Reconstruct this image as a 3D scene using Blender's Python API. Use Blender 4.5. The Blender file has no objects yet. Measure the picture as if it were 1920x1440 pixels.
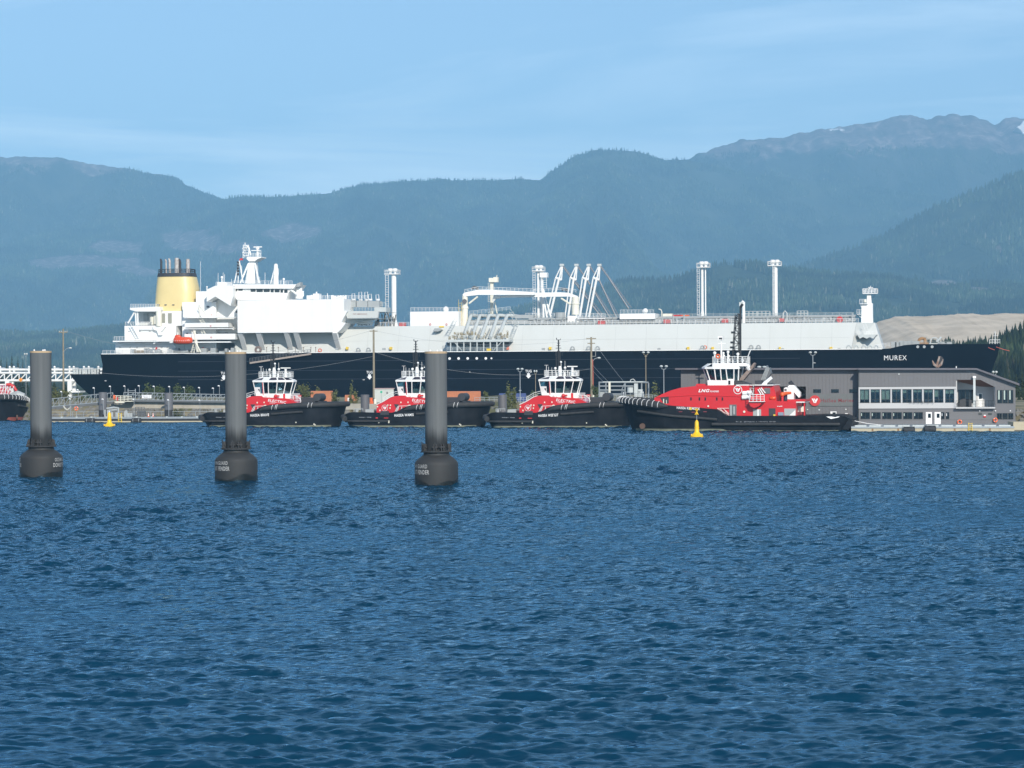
import bpy, math, random
import numpy as np
from mathutils import Vector, Matrix
random.seed(7); rng = np.random.default_rng(7)
R = math.radians
scene = bpy.context.scene
COL = scene.collection

# ------------------------------------------------------------------ camera
F = 5000.0; CX = 960.0; Y0 = 690.0; CH = 10.9; ROLL = R(0.30)
cam_d = bpy.data.cameras.new('camera'); cam = bpy.data.objects.new('camera', cam_d); COL.objects.link(cam)
CR = Vector((math.cos(ROLL), 0, -math.sin(ROLL))); CU = Vector((math.sin(ROLL), 0, math.cos(ROLL))); CF = Vector((0, 1, 0))
M = Matrix.Identity(4)
for i in range(3):
    M[i][0] = CR[i]; M[i][1] = CU[i]; M[i][2] = -CF[i]
M[2][3] = CH
cam.matrix_world = M
cam_d.sensor_width = 36; cam_d.lens = F / 1920 * 36
cam_d.shift_y = -(720 - Y0) / 1920
cam_d.clip_start = 1; cam_d.clip_end = 60000
scene.camera = cam
CAM = Vector((0, 0, CH))

# ------------------------------------------------------------------ light
SUN_EL, SUN_AZ = R(26), R(14)            # behind the camera, a little to its right
sd = Vector((math.sin(SUN_AZ) * math.cos(SUN_EL), -math.cos(SUN_AZ) * math.cos(SUN_EL), math.sin(SUN_EL)))
sl = bpy.data.lights.new('sun', 'SUN'); sun = bpy.data.objects.new('sun', sl); COL.objects.link(sun)
sl.energy = 3.5; sl.angle = R(0.53); sl.color = (1.0, 0.935, 0.83)
sun.rotation_euler = (-sd).to_track_quat('-Z', 'Y').to_euler(); sun.location = (0, -50, 300)

world = bpy.data.worlds.new('World'); scene.world = world; world.use_nodes = True
wn = world.node_tree; wn.nodes.clear()
def N(t, typ, **kw):
    n = t.nodes.new(typ)
    for k, v in kw.items():
        if k in n.inputs: n.inputs[k].default_value = v
        else: setattr(n, k, v)
    return n
wo = N(wn, 'ShaderNodeOutputWorld'); bg = N(wn, 'ShaderNodeBackground'); bg.inputs['Strength'].default_value = 0.115
sky = N(wn, 'ShaderNodeTexSky'); sky.sky_type = 'NISHITA'; sky.sun_disc = False
sky.sun_elevation = SUN_EL; sky.sun_rotation = math.pi - SUN_AZ
sky.air_density = 1.0; sky.dust_density = 0.0; sky.ozone_density = 2.4; sky.altitude = 0
tc = N(wn, 'ShaderNodeTexCoord')
sep = N(wn, 'ShaderNodeSeparateXYZ'); wn.links.new(tc.outputs['Generated'], sep.inputs[0])
# the sky close to the horizon: look up a little higher so that it keeps its blue
lift = N(wn, 'ShaderNodeMath', operation='MULTIPLY_ADD'); lift.inputs[1].default_value = 0.95; lift.inputs[2].default_value = 0.07
ab = N(wn, 'ShaderNodeMath', operation='ABSOLUTE'); wn.links.new(sep.outputs['Z'], ab.inputs[0]); wn.links.new(ab.outputs[0], lift.inputs[0])
cmb = N(wn, 'ShaderNodeCombineXYZ'); wn.links.new(sep.outputs['X'], cmb.inputs['X']); wn.links.new(sep.outputs['Y'], cmb.inputs['Y']); wn.links.new(lift.outputs[0], cmb.inputs['Z'])
nrm = N(wn, 'ShaderNodeVectorMath', operation='NORMALIZE'); wn.links.new(cmb.outputs[0], nrm.inputs[0]); wn.links.new(nrm.outputs[0], sky.inputs['Vector'])
# thin cirrus over the whole sky: project the direction onto a high layer
dv = N(wn, 'ShaderNodeMath', operation='ADD'); dv.inputs[1].default_value = 0.02; wn.links.new(ab.outputs[0], dv.inputs[0])
qx = N(wn, 'ShaderNodeMath', operation='DIVIDE'); qy = N(wn, 'ShaderNodeMath', operation='DIVIDE')
wn.links.new(sep.outputs['X'], qx.inputs[0]); wn.links.new(dv.outputs[0], qx.inputs[1]); wn.links.new(sep.outputs['Y'], qy.inputs[0]); wn.links.new(dv.outputs[0], qy.inputs[1])
cc = N(wn, 'ShaderNodeCombineXYZ'); wn.links.new(qx.outputs[0], cc.inputs['X']); wn.links.new(qy.outputs[0], cc.inputs['Y'])
mp = N(wn, 'ShaderNodeMapping'); mp.inputs['Scale'].default_value = (0.36, 0.30, 1); mp.inputs['Rotation'].default_value = (0, 0, 0.35); mp.inputs['Location'].default_value = (3.1, 1.7, 0)
wn.links.new(cc.outputs[0], mp.inputs['Vector'])
nz = N(wn, 'ShaderNodeTexNoise'); nz.inputs['Scale'].default_value = 1.0; nz.inputs['Detail'].default_value = 9; nz.inputs['Roughness'].default_value = 0.6; nz.inputs['Distortion'].default_value = 0.9
wn.links.new(mp.outputs[0], nz.inputs['Vector'])
cr = N(wn, 'ShaderNodeValToRGB'); cr.color_ramp.elements[0].position = 0.43; cr.color_ramp.elements[0].color = (0, 0, 0, 1); cr.color_ramp.elements[1].position = 0.62; cr.color_ramp.elements[1].color = (0.46, 0.46, 0.46, 1)
wn.links.new(nz.outputs[0], cr.inputs[0])
mx = N(wn, 'ShaderNodeMixRGB'); mx.inputs[2].default_value = (9.5, 11.0, 12.2, 1)
wn.links.new(cr.outputs[0], mx.inputs[0]); wn.links.new(sky.outputs[0], mx.inputs[1]); wn.links.new(mx.outputs[0], bg.inputs['Color'])
wn.links.new(bg.outputs[0], wo.inputs[0])

vs = scene.view_settings
vs.view_transform = 'Standard'; vs.look = 'None'; vs.gamma = 1; vs.use_curve_mapping = False; vs.exposure = 0.36
scene.render.engine = 'CYCLES'
scene.cycles.use_denoising = True
scene.cycles.max_bounces = 6; scene.cycles.transparent_max_bounces = 12; scene.cycles.volume_bounces = 0

# ------------------------------------------------------------------ pixel <-> place
def ray(px, py):
    return CF + CR * ((px - CX) / F) - CU * ((py - Y0) / F)
def at(px, py, D):
    d = ray(px, py); return CAM + d * (D / d.y)
def yh(px): return Y0 - math.tan(ROLL) * (px - CX)      # where the horizon stands in that column
def depth(px, py, z=0.0):                                # distance of a point at height z seen there
    return F * (CH - z) / (py - yh(px))
class Fr:
    """local frame of a thing: u along it, v away from the camera, z up"""
    def __init__(s, px, D, ang, z=0.0):
        p = at(px, Y0, D); s.o = Vector((p.x, p.y, z)); s.a = R(ang)
        s.U = Vector((math.cos(s.a), math.sin(s.a), 0)); s.V = Vector((-math.sin(s.a), math.cos(s.a), 0))
    def __call__(s, px, py, v=0.0):
        d = ray(px, py); t = (v - (CAM - s.o).dot(s.V)) / d.dot(s.V)
        p = CAM + d * t - s.o
        return Vector((p.dot(s.U), v, p.z))

# ------------------------------------------------------------------ mesh builder
class MB:
    def __init__(s): s.v = []; s.f = []
    def add(s, vs, fs):
        n = len(s.v); s.v.extend(tuple(p) for p in vs); s.f.extend(tuple(i + n for i in f) for f in fs); return s
    def box(s, x0, x1, y0, y1, z0, z1):
        return s.add([(x0,y0,z0),(x1,y0,z0),(x1,y1,z0),(x0,y1,z0),(x0,y0,z1),(x1,y0,z1),(x1,y1,z1),(x0,y1,z1)],
                     [(0,3,2,1),(4,5,6,7),(0,1,5,4),(1,2,6,5),(2,3,7,6),(3,0,4,7)])
    def pbox(s, fr, x0, y0, x1, y1, v0, v1, ref=None):
        a = fr(x0, y1, v0 if ref is None else ref); b = fr(x1, y0, v0 if ref is None else ref)
        return s.box(a.x, b.x, v0, v1, a.z, b.z)
    def prism(s, fr, pts, v0, v1, ref=None):
        q = [fr(x, y, v0 if ref is None else ref) for x, y in pts]
        return s.prism_l([(p.x, p.z) for p in q], v0, v1)
    def prism_l(s, q, v0, v1):
        n = len(q); A = sum(q[i][0]*q[(i+1)%n][1]-q[(i+1)%n][0]*q[i][1] for i in range(n))
        if A < 0: q = q[::-1]
        vs = [(x, v0, z) for x, z in q] + [(x, v1, z) for x, z in q]
        return s.add(vs, [tuple(range(n)), tuple(range(2*n-1, n-1, -1))] + [(i, i+n, (i+1)%n+n, (i+1)%n) for i in range(n)])
    def tube(s, p, q, r, n=6, r2=None):
        p = Vector(p); q = Vector(q); d = (q - p)
        if d.length < 1e-6: return s
        d.normalize(); a = d.orthogonal().normalized(); b = d.cross(a); r2 = r if r2 is None else r2
        vs = []
        for c, rr in ((p, r), (q, r2)):
            for i in range(n):
                t = 2*math.pi*i/n; vs.append(c + a*(rr*math.cos(t)) + b*(rr*math.sin(t)))
        return s.add(vs, [tuple(range(n-1,-1,-1)), tuple(range(n, 2*n))] + [(i, (i+1)%n, (i+1)%n+n, i+n) for i in range(n)])
    def path(s, pts, r, n=8, caps=True):
        """one continuous swept tube; r a number or a list"""
        P = [Vector(p) for p in pts]; m = len(P); vs = []
        rr = r if isinstance(r, (list, tuple)) else [r]*m
        a = None
        for k in range(m):
            d = (P[min(k+1, m-1)] - P[max(k-1, 0)]).normalized()
            if a is None: a = d.orthogonal().normalized()
            else: a = (a - d*a.dot(d)).normalized()
            b = d.cross(a)
            for i in range(n):
                t = 2*math.pi*i/n; vs.append(P[k] + a*(rr[k]*math.cos(t)) + b*(rr[k]*math.sin(t)))
        fs = [(k*n+i, k*n+(i+1)%n, (k+1)*n+(i+1)%n, (k+1)*n+i) for k in range(m-1) for i in range(n)]
        if caps: fs += [tuple(range(n-1,-1,-1)), tuple(range((m-1)*n, m*n))]
        return s.add(vs, fs)
    def lathe(s, prof, c=(0,0,0), n=24):
        vs = []; m = len(prof)
        for r, z in prof:
            for i in range(n):
                t = 2*math.pi*i/n; vs.append((c[0]+r*math.cos(t), c[1]+r*math.sin(t), c[2]+z))
        fs = [(k*n+i, k*n+(i+1)%n, (k+1)*n+(i+1)%n, (k+1)*n+i) for k in range(m-1) for i in range(n)]
        fs += [tuple(range(n-1,-1,-1)), tuple(range((m-1)*n, m*n))]
        return s.add(vs, fs)
    def cyl(s, c, r, h, n=12, r2=None): return s.lathe([(r,0),(r if r2 is None else r2,h)], c, n)
    def ball(s, c, r, n=10, sz=1.0):
        return s.lathe([(max(1e-3, r*math.sin(math.pi*k/6)), -r*sz*math.cos(math.pi*k/6)) for k in range(7)], c, n)
    def torus(s, c, R_, r, axis='v', n=20, m=8):
        vs = []
        for i in range(n):
            a = 2*math.pi*i/n
            for j in range(m):
                b = 2*math.pi*j/m; q = R_ + r*math.cos(b); w = r*math.sin(b)
                if axis == 'v': vs.append((c[0]+q*math.cos(a), c[1]+w, c[2]+q*math.sin(a)))
                elif axis == 'u': vs.append((c[0]+w, c[1]+q*math.cos(a), c[2]+q*math.sin(a)))
                else: vs.append((c[0]+q*math.cos(a), c[1]+q*math.sin(a), c[2]+w))
        return s.add(vs, [(i*m+j, i*m+(j+1)%m, ((i+1)%n)*m+(j+1)%m, ((i+1)%n)*m+j) for i in range(n) for j in range(m)])
    def disc(s, c, r, th, n=28):               # a flat round plate facing the camera (along v)
        vs = [(c[0]+r*math.cos(2*math.pi*i/n), c[1]+w, c[2]+r*math.sin(2*math.pi*i/n)) for w in (0, th) for i in range(n)]
        return s.add(vs, [tuple(range(n)), tuple(range(2*n-1, n-1, -1))] + [(i, i+n, (i+1)%n+n, (i+1)%n) for i in range(n)])
    def loft(s, rings, closed=True, caps=True):
        n = len(rings[0]); vs = [p for r in rings for p in r]; m = len(rings)
        k2 = n if closed else n-1
        fs = [(k*n+i, k*n+(i+1)%n, (k+1)*n+(i+1)%n, (k+1)*n+i) for k in range(m-1) for i in range(k2)]
        if caps: fs += [tuple(range(n-1,-1,-1)), tuple(range((m-1)*n, m*n))]
        return s.add(vs, fs)
    def rail(s, pts, h, r=0.05, bars=3, step=1.8):
        """a railing along a polyline of deck points"""
        P = [Vector(p) for p in pts]
        for a, b in zip(P, P[1:]):
            L = (b-a).length; k = max(1, round(L/step))
            for i in range(k+1):
                p = a.lerp(b, i/k); s.tube(p, p+Vector((0,0,h)), r, 4)
            for j in range(bars):
                dz = Vector((0,0,h*(j+1)/bars)); s.tube(a+dz, b+dz, r*(1.2 if j == bars-1 else .8), 4)
        return s
    def ladder(s, p, q, w, r=0.05, step=0.5, ax=Vector((1,0,0))):
        p = Vector(p); q = Vector(q); ax = Vector(ax)*(w/2)
        s.tube(p-ax, q-ax, r, 4); s.tube(p+ax, q+ax, r, 4)
        k = max(1, int((q-p).length/step))
        for i in range(k):
            c = p.lerp(q, (i+.5)/k); s.tube(c-ax, c+ax, r*.8, 4)
        return s
    def build(s, name, mat, parent=None, smooth=None, label=None):
        me = bpy.data.meshes.new(name); me.from_pydata(s.v, [], s.f); me.materials.append(mat)
        if smooth:
            me.polygons.foreach_set('use_smooth', [True]*len(me.polygons)); me.set_sharp_from_angle(angle=R(smooth))
        me.update()
        o = bpy.data.objects.new(name, me); COL.objects.link(o)
        if parent is not None: o.parent = parent
        if label: o['label'] = label
        return o
def thing(name, label, cat, fr=None, loc=None, group=None):
    o = bpy.data.objects.new(name, None); COL.objects.link(o); o.empty_display_size = .5
    if fr is not None: o.location = fr.o; o.rotation_euler = (0, 0, fr.a)
    elif loc is not None: o.location = loc
    o['label'] = label; o['category'] = cat
    if group: o['group'] = group
    return o
def copy_tree(o, parent=None):
    c = o.copy(); COL.objects.link(c); c.parent = parent
    for ch in list(o.children): copy_tree(ch, c)
    return c
def tag(o, label, cat, group=None):
    o['label'] = label; o['category'] = cat
    if group: o['group'] = group
    return o
_txt = {}
def text_geo(body, bold=0.0, shear=0.0):
    key = (body, bold, shear)
    if key not in _txt:
        cu = bpy.data.curves.new('lettering', 'FONT'); cu.body = body; cu.size = 1; cu.offset = bold; cu.shear = shear; cu.space_character = 1.12; cu.resolution_u = 3
        o = bpy.data.objects.new('lettering', cu); COL.objects.link(o); bpy.context.view_layer.update()
        me = o.evaluated_get(bpy.context.evaluated_depsgraph_get()).to_mesh()
        v = np.array([x.co[:2] for x in me.vertices]); f = [tuple(p.vertices) for p in me.polygons]
        bpy.data.objects.remove(o); bpy.data.curves.remove(cu)
        v -= v.min(0); _txt[key] = (v, f)
    return _txt[key]
def text_plate(mb, body, c0, w, h, v, bold=0.0, shear=0.0, slope=0.0):
    """flat letters: lower left corner c0=(u,z), width w, height h, on the plane v"""
    p, f = text_geo(body, bold, shear); s = p.max(0)
    q = p/s*np.array([w, h])
    mb.add([(c0[0]+a, v, c0[1]+b+a*slope) for a, b in q], f); return mb
def worn_marks(mb, c0, w, h, v, n, seed=1):
    """marks too small and worn to read: a broken row of short strokes"""
    r = random.Random(seed); x = 0.0
    for i in range(n):
        q = w/n*r.uniform(.45, .85); x = w*i/n; y0 = h*r.uniform(0, .3); y1 = h*r.uniform(.7, 1)
        if r.random() < .14: continue
        mb.add([(c0[0]+x, v, c0[1]+y0), (c0[0]+x+q, v, c0[1]+y0), (c0[0]+x+q, v, c0[1]+y1), (c0[0]+x, v, c0[1]+y1)], [(0, 1, 2, 3)])
    return mb
def w_logo(mb, c, r, v, ring=True):
    if ring: mb.add(*ring_geo(c, r, r*.86, v))
    for pts in (((-.62,.42),(-.30,.42),(-.02,-.25),(-.02,-.45),(-.18,-.45)), ((-.20,.42),(.02,.42),(.16,.08),(.05,-.15)), ((.30,.42),(.62,.42),(.22,-.45),(.06,-.45),(.02,-.32))):
        mb.add([(c[0]+x*r, v, c[1]+z*r) for x, z in pts], [tuple(range(len(pts)))])
def ring_geo(c, r0, r1, v, n=28):
    vs = [(c[0]+r*math.cos(2*math.pi*i/n), v, c[1]+r*math.sin(2*math.pi*i/n)) for r in (r0, r1) for i in range(n)]
    return vs, [(i, (i+1)%n, (i+1)%n+n, i+n) for i in range(n)]

# ------------------------------------------------------------------ materials
MATS = {}
def mat(name, col, rough=0.5, metal=0.0, var=0.10, scale=1.0, streak=0.0, bump=0.0, dirt=None, spec=0.5, coat=0.0):
    """painted / worn surface: base colour broken up by noise, optional vertical run-off streaks"""
    if name in MATS: return MATS[name]
    m = bpy.data.materials.new(name); m.use_nodes = True; t = m.node_tree; b = t.nodes['Principled BSDF']
    b.inputs['Roughness'].default_value = rough; b.inputs['Metallic'].default_value = metal; b.inputs['Specular IOR Level'].default_value = spec
    b.inputs['Coat Weight'].default_value = coat
    tcn = N(t, 'ShaderNodeTexCoord')
    n1 = N(t, 'ShaderNodeTexNoise'); n1.inputs['Scale'].default_value = scale; n1.inputs['Detail'].default_value = 5; t.links.new(tcn.outputs['Object'], n1.inputs['Vector'])
    dk = dirt or tuple(c*.55 for c in col)
    r1 = N(t, 'ShaderNodeMapRange'); r1.inputs[1].default_value = .35; r1.inputs[2].default_value = .75; r1.inputs[4].default_value = var*2
    t.links.new(n1.outputs[0], r1.inputs[0])
    m1 = N(t, 'ShaderNodeMixRGB'); m1.inputs[1].default_value = (*col, 1); m1.inputs[2].default_value = (*dk, 1); t.links.new(r1.outputs[0], m1.inputs[0])
    out = m1.outputs[0]
    if streak > 0:
        mpn = N(t, 'ShaderNodeMapping'); mpn.inputs['Scale'].default_value = (scale*2.2, scale*2.2, scale*.12); t.links.new(tcn.outputs['Object'], mpn.inputs['Vector'])
        n2 = N(t, 'ShaderNodeTexNoise'); n2.inputs['Scale'].default_value = 1; n2.inputs['Detail'].default_value = 4; t.links.new(mpn.outputs[0], n2.inputs['Vector'])
        r2 = N(t, 'ShaderNodeMapRange'); r2.inputs[1].default_value = .5; r2.inputs[2].default_value = .8; r2.inputs[4].default_value = streak; t.links.new(n2.outputs[0], r2.inputs[0])
        m2 = N(t, 'ShaderNodeMixRGB'); m2.inputs[2].default_value = (*dk, 1); t.links.new(r2.outputs[0], m2.inputs[0]); t.links.new(out, m2.inputs[1]); out = m2.outputs[0]
    t.links.new(out, b.inputs['Base Color'])
    if bump > 0:
        bn = N(t, 'ShaderNodeBump'); bn.inputs['Strength'].default_value = bump; bn.inputs['Distance'].default_value = .1; t.links.new(n1.outputs[0], bn.inputs['Height']); t.links.new(bn.outputs[0], b.inputs['Normal'])
    MATS[name] = m; return m
def glass_mat(name, tint=(0.35,0.5,0.5), refl=0.25):
    m = bpy.data.materials.new(name); m.use_nodes = True; t = m.node_tree; t.nodes.clear()
    o = N(t, 'ShaderNodeOutputMaterial'); tr = N(t, 'ShaderNodeBsdfTransparent'); tr.inputs[0].default_value = (*tint, 1)
    gl = N(t, 'ShaderNodeBsdfGlossy'); gl.inputs['Roughness'].default_value = 0.03; gl.inputs[0].default_value = (.9, .95, 1, 1)
    fr = N(t, 'ShaderNodeFresnel'); fr.inputs[0].default_value = 1.5
    ad = N(t, 'ShaderNodeMath', operation='ADD'); ad.inputs[1].default_value = refl; t.links.new(fr.outputs[0], ad.inputs[0])
    mxn = N(t, 'ShaderNodeMixShader'); t.links.new(ad.outputs[0], mxn.inputs[0]); t.links.new(tr.outputs[0], mxn.inputs[1]); t.links.new(gl.outputs[0], mxn.inputs[2]); t.links.new(mxn.outputs[0], o.inputs[0])
    MATS[name] = m; return m
WHITE = mat('white paint', (.82,.82,.80), .45, var=.07, scale=.35, streak=.20, dirt=(.58,.54,.46))
TRUNK = mat('off white hull paint', (.56,.575,.555), .5, var=.10, scale=.12, streak=.22, dirt=(.46,.47,.43))
CREAM = mat('cream paint', (.76,.73,.62), .5, var=.08, scale=.4, streak=.1)
RAILW = mat('white rail paint', (.72,.72,.71), .5, var=.05)
NAVY = mat('navy hull paint', (.0022,.0040,.0085), .6, var=.12, scale=.06, streak=.25, dirt=(.007,.010,.016), spec=.025)
YELLOW = mat('funnel yellow paint', (.74,.59,.27), .42, var=.05, scale=.3, streak=.05)
SOOT = mat('black soot paint', (.035,.036,.042), .6, var=.2)
STEEL = mat('stained steel', (.50,.48,.46), .5, .1, var=.35, scale=1.2, dirt=(.22,.13,.08))
GREYP = mat('grey paint', (.36,.38,.38), .5, var=.10, scale=.5)
LGREY = mat('light grey paint', (.52,.55,.54), .5, var=.10, scale=.5)
DGREY = mat('dark grey paint', (.12,.125,.13), .5, var=.15)
RED = mat('red paint', (.58,.016,.020), .35, var=.06, scale=.6, streak=.05, dirt=(.40,.02,.02), coat=.2)
SIGRED = mat('signal red paint', (.55,.03,.03), .45, var=.08)
ORANGE = mat('orange paint', (.75,.13,.03), .4, var=.08)
LBOAT = mat('lifeboat orange', (.70,.075,.018), .3, var=.06, scale=.8)
BLACKT = mat('tug black paint', (.009,.011,.015), .5, spec=.12, var=.25, scale=.4, streak=.3, dirt=(.035,.038,.045))
RUBBER = mat('black rubber', (.022,.023,.025), .75, var=.3, scale=1.5, bump=.3, dirt=(.05,.05,.05))
MASTBLK = mat('black mast paint', (.018,.019,.022), .45, var=.2)
BOOT = mat('waterline growth', (.17,.18,.13), .8, var=.35, scale=1.2, dirt=(.06,.07,.05))
REDBOOT = mat('red antifouling', (.28,.055,.035), .8, var=.35, scale=.8, dirt=(.10,.05,.04))
GLASS = glass_mat('window glass', (.70, .75, .735), .04)
DARKGLASS = mat('dark glass', (.012,.018,.022), .06, var=.1, spec=.8)
GALV = mat('galvanised steel', (.33,.36,.38), .5, .3, var=.15, scale=2)
YPLAS = mat('yellow buoy plastic', (.85,.52,.008), .45, var=.08, scale=1.5, dirt=(.55,.25,.02))
WLETTER = mat('white lettering', (.80,.80,.80), .6, var=.08, scale=3)
WORN = mat('worn white lettering', (.46,.46,.45), .7, var=.30, scale=5, dirt=(.10,.10,.10))
YBOX = mat('yellow box paint', (.75,.52,.05), .5, var=.1)
BROWN = mat('brown weathered cover', (.25,.19,.16), .7, var=.3, scale=1.5)
CONC = mat('concrete', (.40,.37,.31), .85, var=.22, scale=.5, streak=.35, bump=.15, dirt=(.22,.19,.15))
WOODP = mat('weathered pole wood', (.27,.235,.17), .85, var=.25, scale=1.2, streak=.3)
BLUEP = mat('blue tarp', (.035,.07,.22), .6, var=.15)
TEAL = mat('green sign paint', (.02,.38,.22), .5)
WALL = mat('grey metal cladding', (.135,.133,.140), .5, var=.05, scale=.4, streak=.08)
WALLD = mat('dark fascia metal', (.105,.10,.115), .5, var=.06)
PANEL = mat('pale wall panel', (.46,.46,.46), .55, var=.05, scale=.4)
FRAMED = mat('dark window frame', (.035,.042,.042), .45)
SOFFIT = mat('brown timber soffit', (.17,.075,.045), .6, var=.2, scale=2)
BLIND = mat('green grey blind', (.42,.50,.45), .8, var=.05)
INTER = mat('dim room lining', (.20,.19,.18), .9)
BEIGE = mat('beige pontoon face', (.47,.41,.29), .8, var=.20, scale=.5, streak=.45, bump=.1, dirt=(.34,.29,.20))
ROPE = mat('pale rope', (.50,.48,.42), .9)

# ------------------------------------------------------------------ noise helpers
def vnoise(x, y, seed=0):
    g = np.random.default_rng(seed).random((64, 64))
    xi = np.floor(x).astype(int); yi = np.floor(y).astype(int); fx = x-xi; fy = y-yi
    fx = fx*fx*(3-2*fx); fy = fy*fy*(3-2*fy)
    a = g[xi % 64, yi % 64]; b = g[(xi+1) % 64, yi % 64]; c = g[xi % 64, (yi+1) % 64]; d = g[(xi+1) % 64, (yi+1) % 64]
    return (a*(1-fx)+b*fx)*(1-fy)+(c*(1-fx)+d*fx)*fy - .5
def fbm(x, y, oct=5, seed=0, gain=.5):
    s = np.zeros_like(x, dtype=float); a = 1.0
    for k in range(oct):
        s += a*vnoise(x*2**k+17.3*k, y*2**k+9.1*k, seed+k); a *= gain
    return s
def grid_mesh(name, X, Y, Z, material, smooth=True):
    nr, nc = X.shape
    me = bpy.data.meshes.new(name)
    co = np.stack([X, Y, Z], -1).reshape(-1, 3).astype(np.float32)
    i = np.arange(nr*nc).reshape(nr, nc)
    q = np.stack([i[:-1, :-1], i[:-1, 1:], i[1:, 1:], i[1:, :-1]], -1).reshape(-1, 4)
    me.vertices.add(len(co)); me.vertices.foreach_set('co', co.ravel())
    me.loops.add(q.size); me.loops.foreach_set('vertex_index', q.ravel().astype(np.int32))
    me.polygons.add(len(q)); me.polygons.foreach_set('loop_start', np.arange(0, q.size, 4, dtype=np.int32)); me.polygons.foreach_set('loop_total', np.full(len(q), 4, dtype=np.int32))
    me.polygons.foreach_set('use_smooth', np.full(len(q), smooth)); me.materials.append(material); me.update(calc_edges=True)
    o = bpy.data.objects.new(name, me); COL.objects.link(o); return o

# ------------------------------------------------------------------ water
wm = bpy.data.materials.new('harbour water'); wm.use_nodes = True; t = wm.node_tree; t.nodes.clear()
wout = N(t, 'ShaderNodeOutputMaterial'); wdf = N(t, 'ShaderNodeBsdfDiffuse'); wdf.inputs['Color'].default_value = (.003, .035, .070, 1)
wgl = N(t, 'ShaderNodeBsdfGlossy'); wgl.inputs['Color'].default_value = (.39, .63, .80, 1); wgl.inputs['Roughness'].default_value = .10
wfr = N(t, 'ShaderNodeFresnel'); wfr.inputs['IOR'].default_value = 1.333; wmx = N(t, 'ShaderNodeMixShader')
t.links.new(wfr.outputs[0], wmx.inputs[0]); t.links.new(wdf.outputs[0], wmx.inputs[1]); t.links.new(wgl.outputs[0], wmx.inputs[2]); t.links.new(wmx.outputs[0], wout.inputs[0])
tcn = N(t, 'ShaderNodeTexCoord'); mpn = N(t, 'ShaderNodeMapping'); mpn.inputs['Scale'].default_value = (.6, 2.1, 1); mpn.inputs['Rotation'].default_value = (0, 0, .12); t.links.new(tcn.outputs['Object'], mpn.inputs['Vector'])
nA = N(t, 'ShaderNodeTexNoise'); nA.inputs['Scale'].default_value = 1.7; nA.inputs['Detail'].default_value = 6; nA.inputs['Roughness'].default_value = .62; nA.inputs['Distortion'].default_value = .4
t.links.new(mpn.outputs[0], nA.inputs['Vector'])
nA.inputs['Scale'].default_value = 4.2; nA.inputs['Roughness'].default_value = .55
geo = N(t, 'ShaderNodeNewGeometry'); chop = N(t, 'ShaderNodeAttribute', attribute_name='chop')
mpB = N(t, 'ShaderNodeMapping'); mpB.inputs['Scale'].default_value = (.6, 2.4, 1); mpB.inputs['Rotation'].default_value = (0, 0, -.2); t.links.new(tcn.outputs['Object'], mpB.inputs['Vector'])
nB = N(t, 'ShaderNodeTexNoise'); nB.inputs['Scale'].default_value = 1.5; nB.inputs['Detail'].default_value = 4; nB.inputs['Roughness'].default_value = .6; nB.inputs['Distortion'].default_value = .8; t.links.new(mpB.outputs[0], nB.inputs['Vector'])
avg = N(t, 'ShaderNodeMixRGB'); avg.inputs[0].default_value = .5; t.links.new(nA.outputs['Color'], avg.inputs[1]); t.links.new(nB.outputs['Color'], avg.inputs[2])
sub = N(t, 'ShaderNodeVectorMath', operation='SUBTRACT'); sub.inputs[1].default_value = (.5, .5, .5); t.links.new(avg.outputs['Color'], sub.inputs[0])
sc1 = N(t, 'ShaderNodeVectorMath', operation='MULTIPLY'); sc1.inputs[1].default_value = (.55, 1.0, 0); t.links.new(sub.outputs[0], sc1.inputs[0])
am = N(t, 'ShaderNodeMath', operation='MULTIPLY_ADD'); am.inputs[1].default_value = 9; am.inputs[2].default_value = 1.35; t.links.new(chop.outputs['Fac'], am.inputs[0])
sc2 = N(t, 'ShaderNodeVectorMath', operation='SCALE'); t.links.new(sc1.outputs[0], sc2.inputs[0]); t.links.new(am.outputs[0], sc2.inputs['Scale'])
adn = N(t, 'ShaderNodeVectorMath', operation='ADD'); t.links.new(geo.outputs['Normal'], adn.inputs[0]); t.links.new(sc2.outputs[0], adn.inputs[1])
nn_ = N(t, 'ShaderNodeVectorMath', operation='NORMALIZE'); t.links.new(adn.outputs[0], nn_.inputs[0]); t.links.new(nn_.outputs[0], wgl.inputs['Normal']); t.links.new(nn_.outputs[0], wfr.inputs['Normal'])
WATER = wm

ds = []; y = 1480.0                                       # rows closer together near the camera
D = 66.0
while D < 640:
    ds.append(D); D += max(.10, min(.60, D*D/(F*CH)*1.15))
ds = np.array(ds); ncol = 880
inner = np.linspace(-1, 1, 690); ext = (np.linspace(0, 1, 96)[1:])**1.7; sx = np.concatenate([-1-ext[::-1], inner, 1+ext]); ncol = len(sx)
DD, SX = np.meshgrid(ds, sx, indexing='ij')
hw = DD*.192*1.10 + 3; XX = np.sign(SX)*(np.minimum(np.abs(SX), 1)*hw + np.maximum(np.abs(SX)-1, 0)*150)
step = np.maximum(np.gradient(ds)[:, None], np.gradient(XX, axis=1))
LOST = np.zeros(len(ds)); ZZ = np.zeros_like(XX); OX = np.zeros_like(XX); OY = np.zeros_like(XX)
wr = np.random.default_rng(11)
gust = (1 + 1.15*fbm(XX/26, DD/40, 4, 5))*(.57 + .61*np.clip((DD-90)/150, 0, 1))
nw = 130
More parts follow.
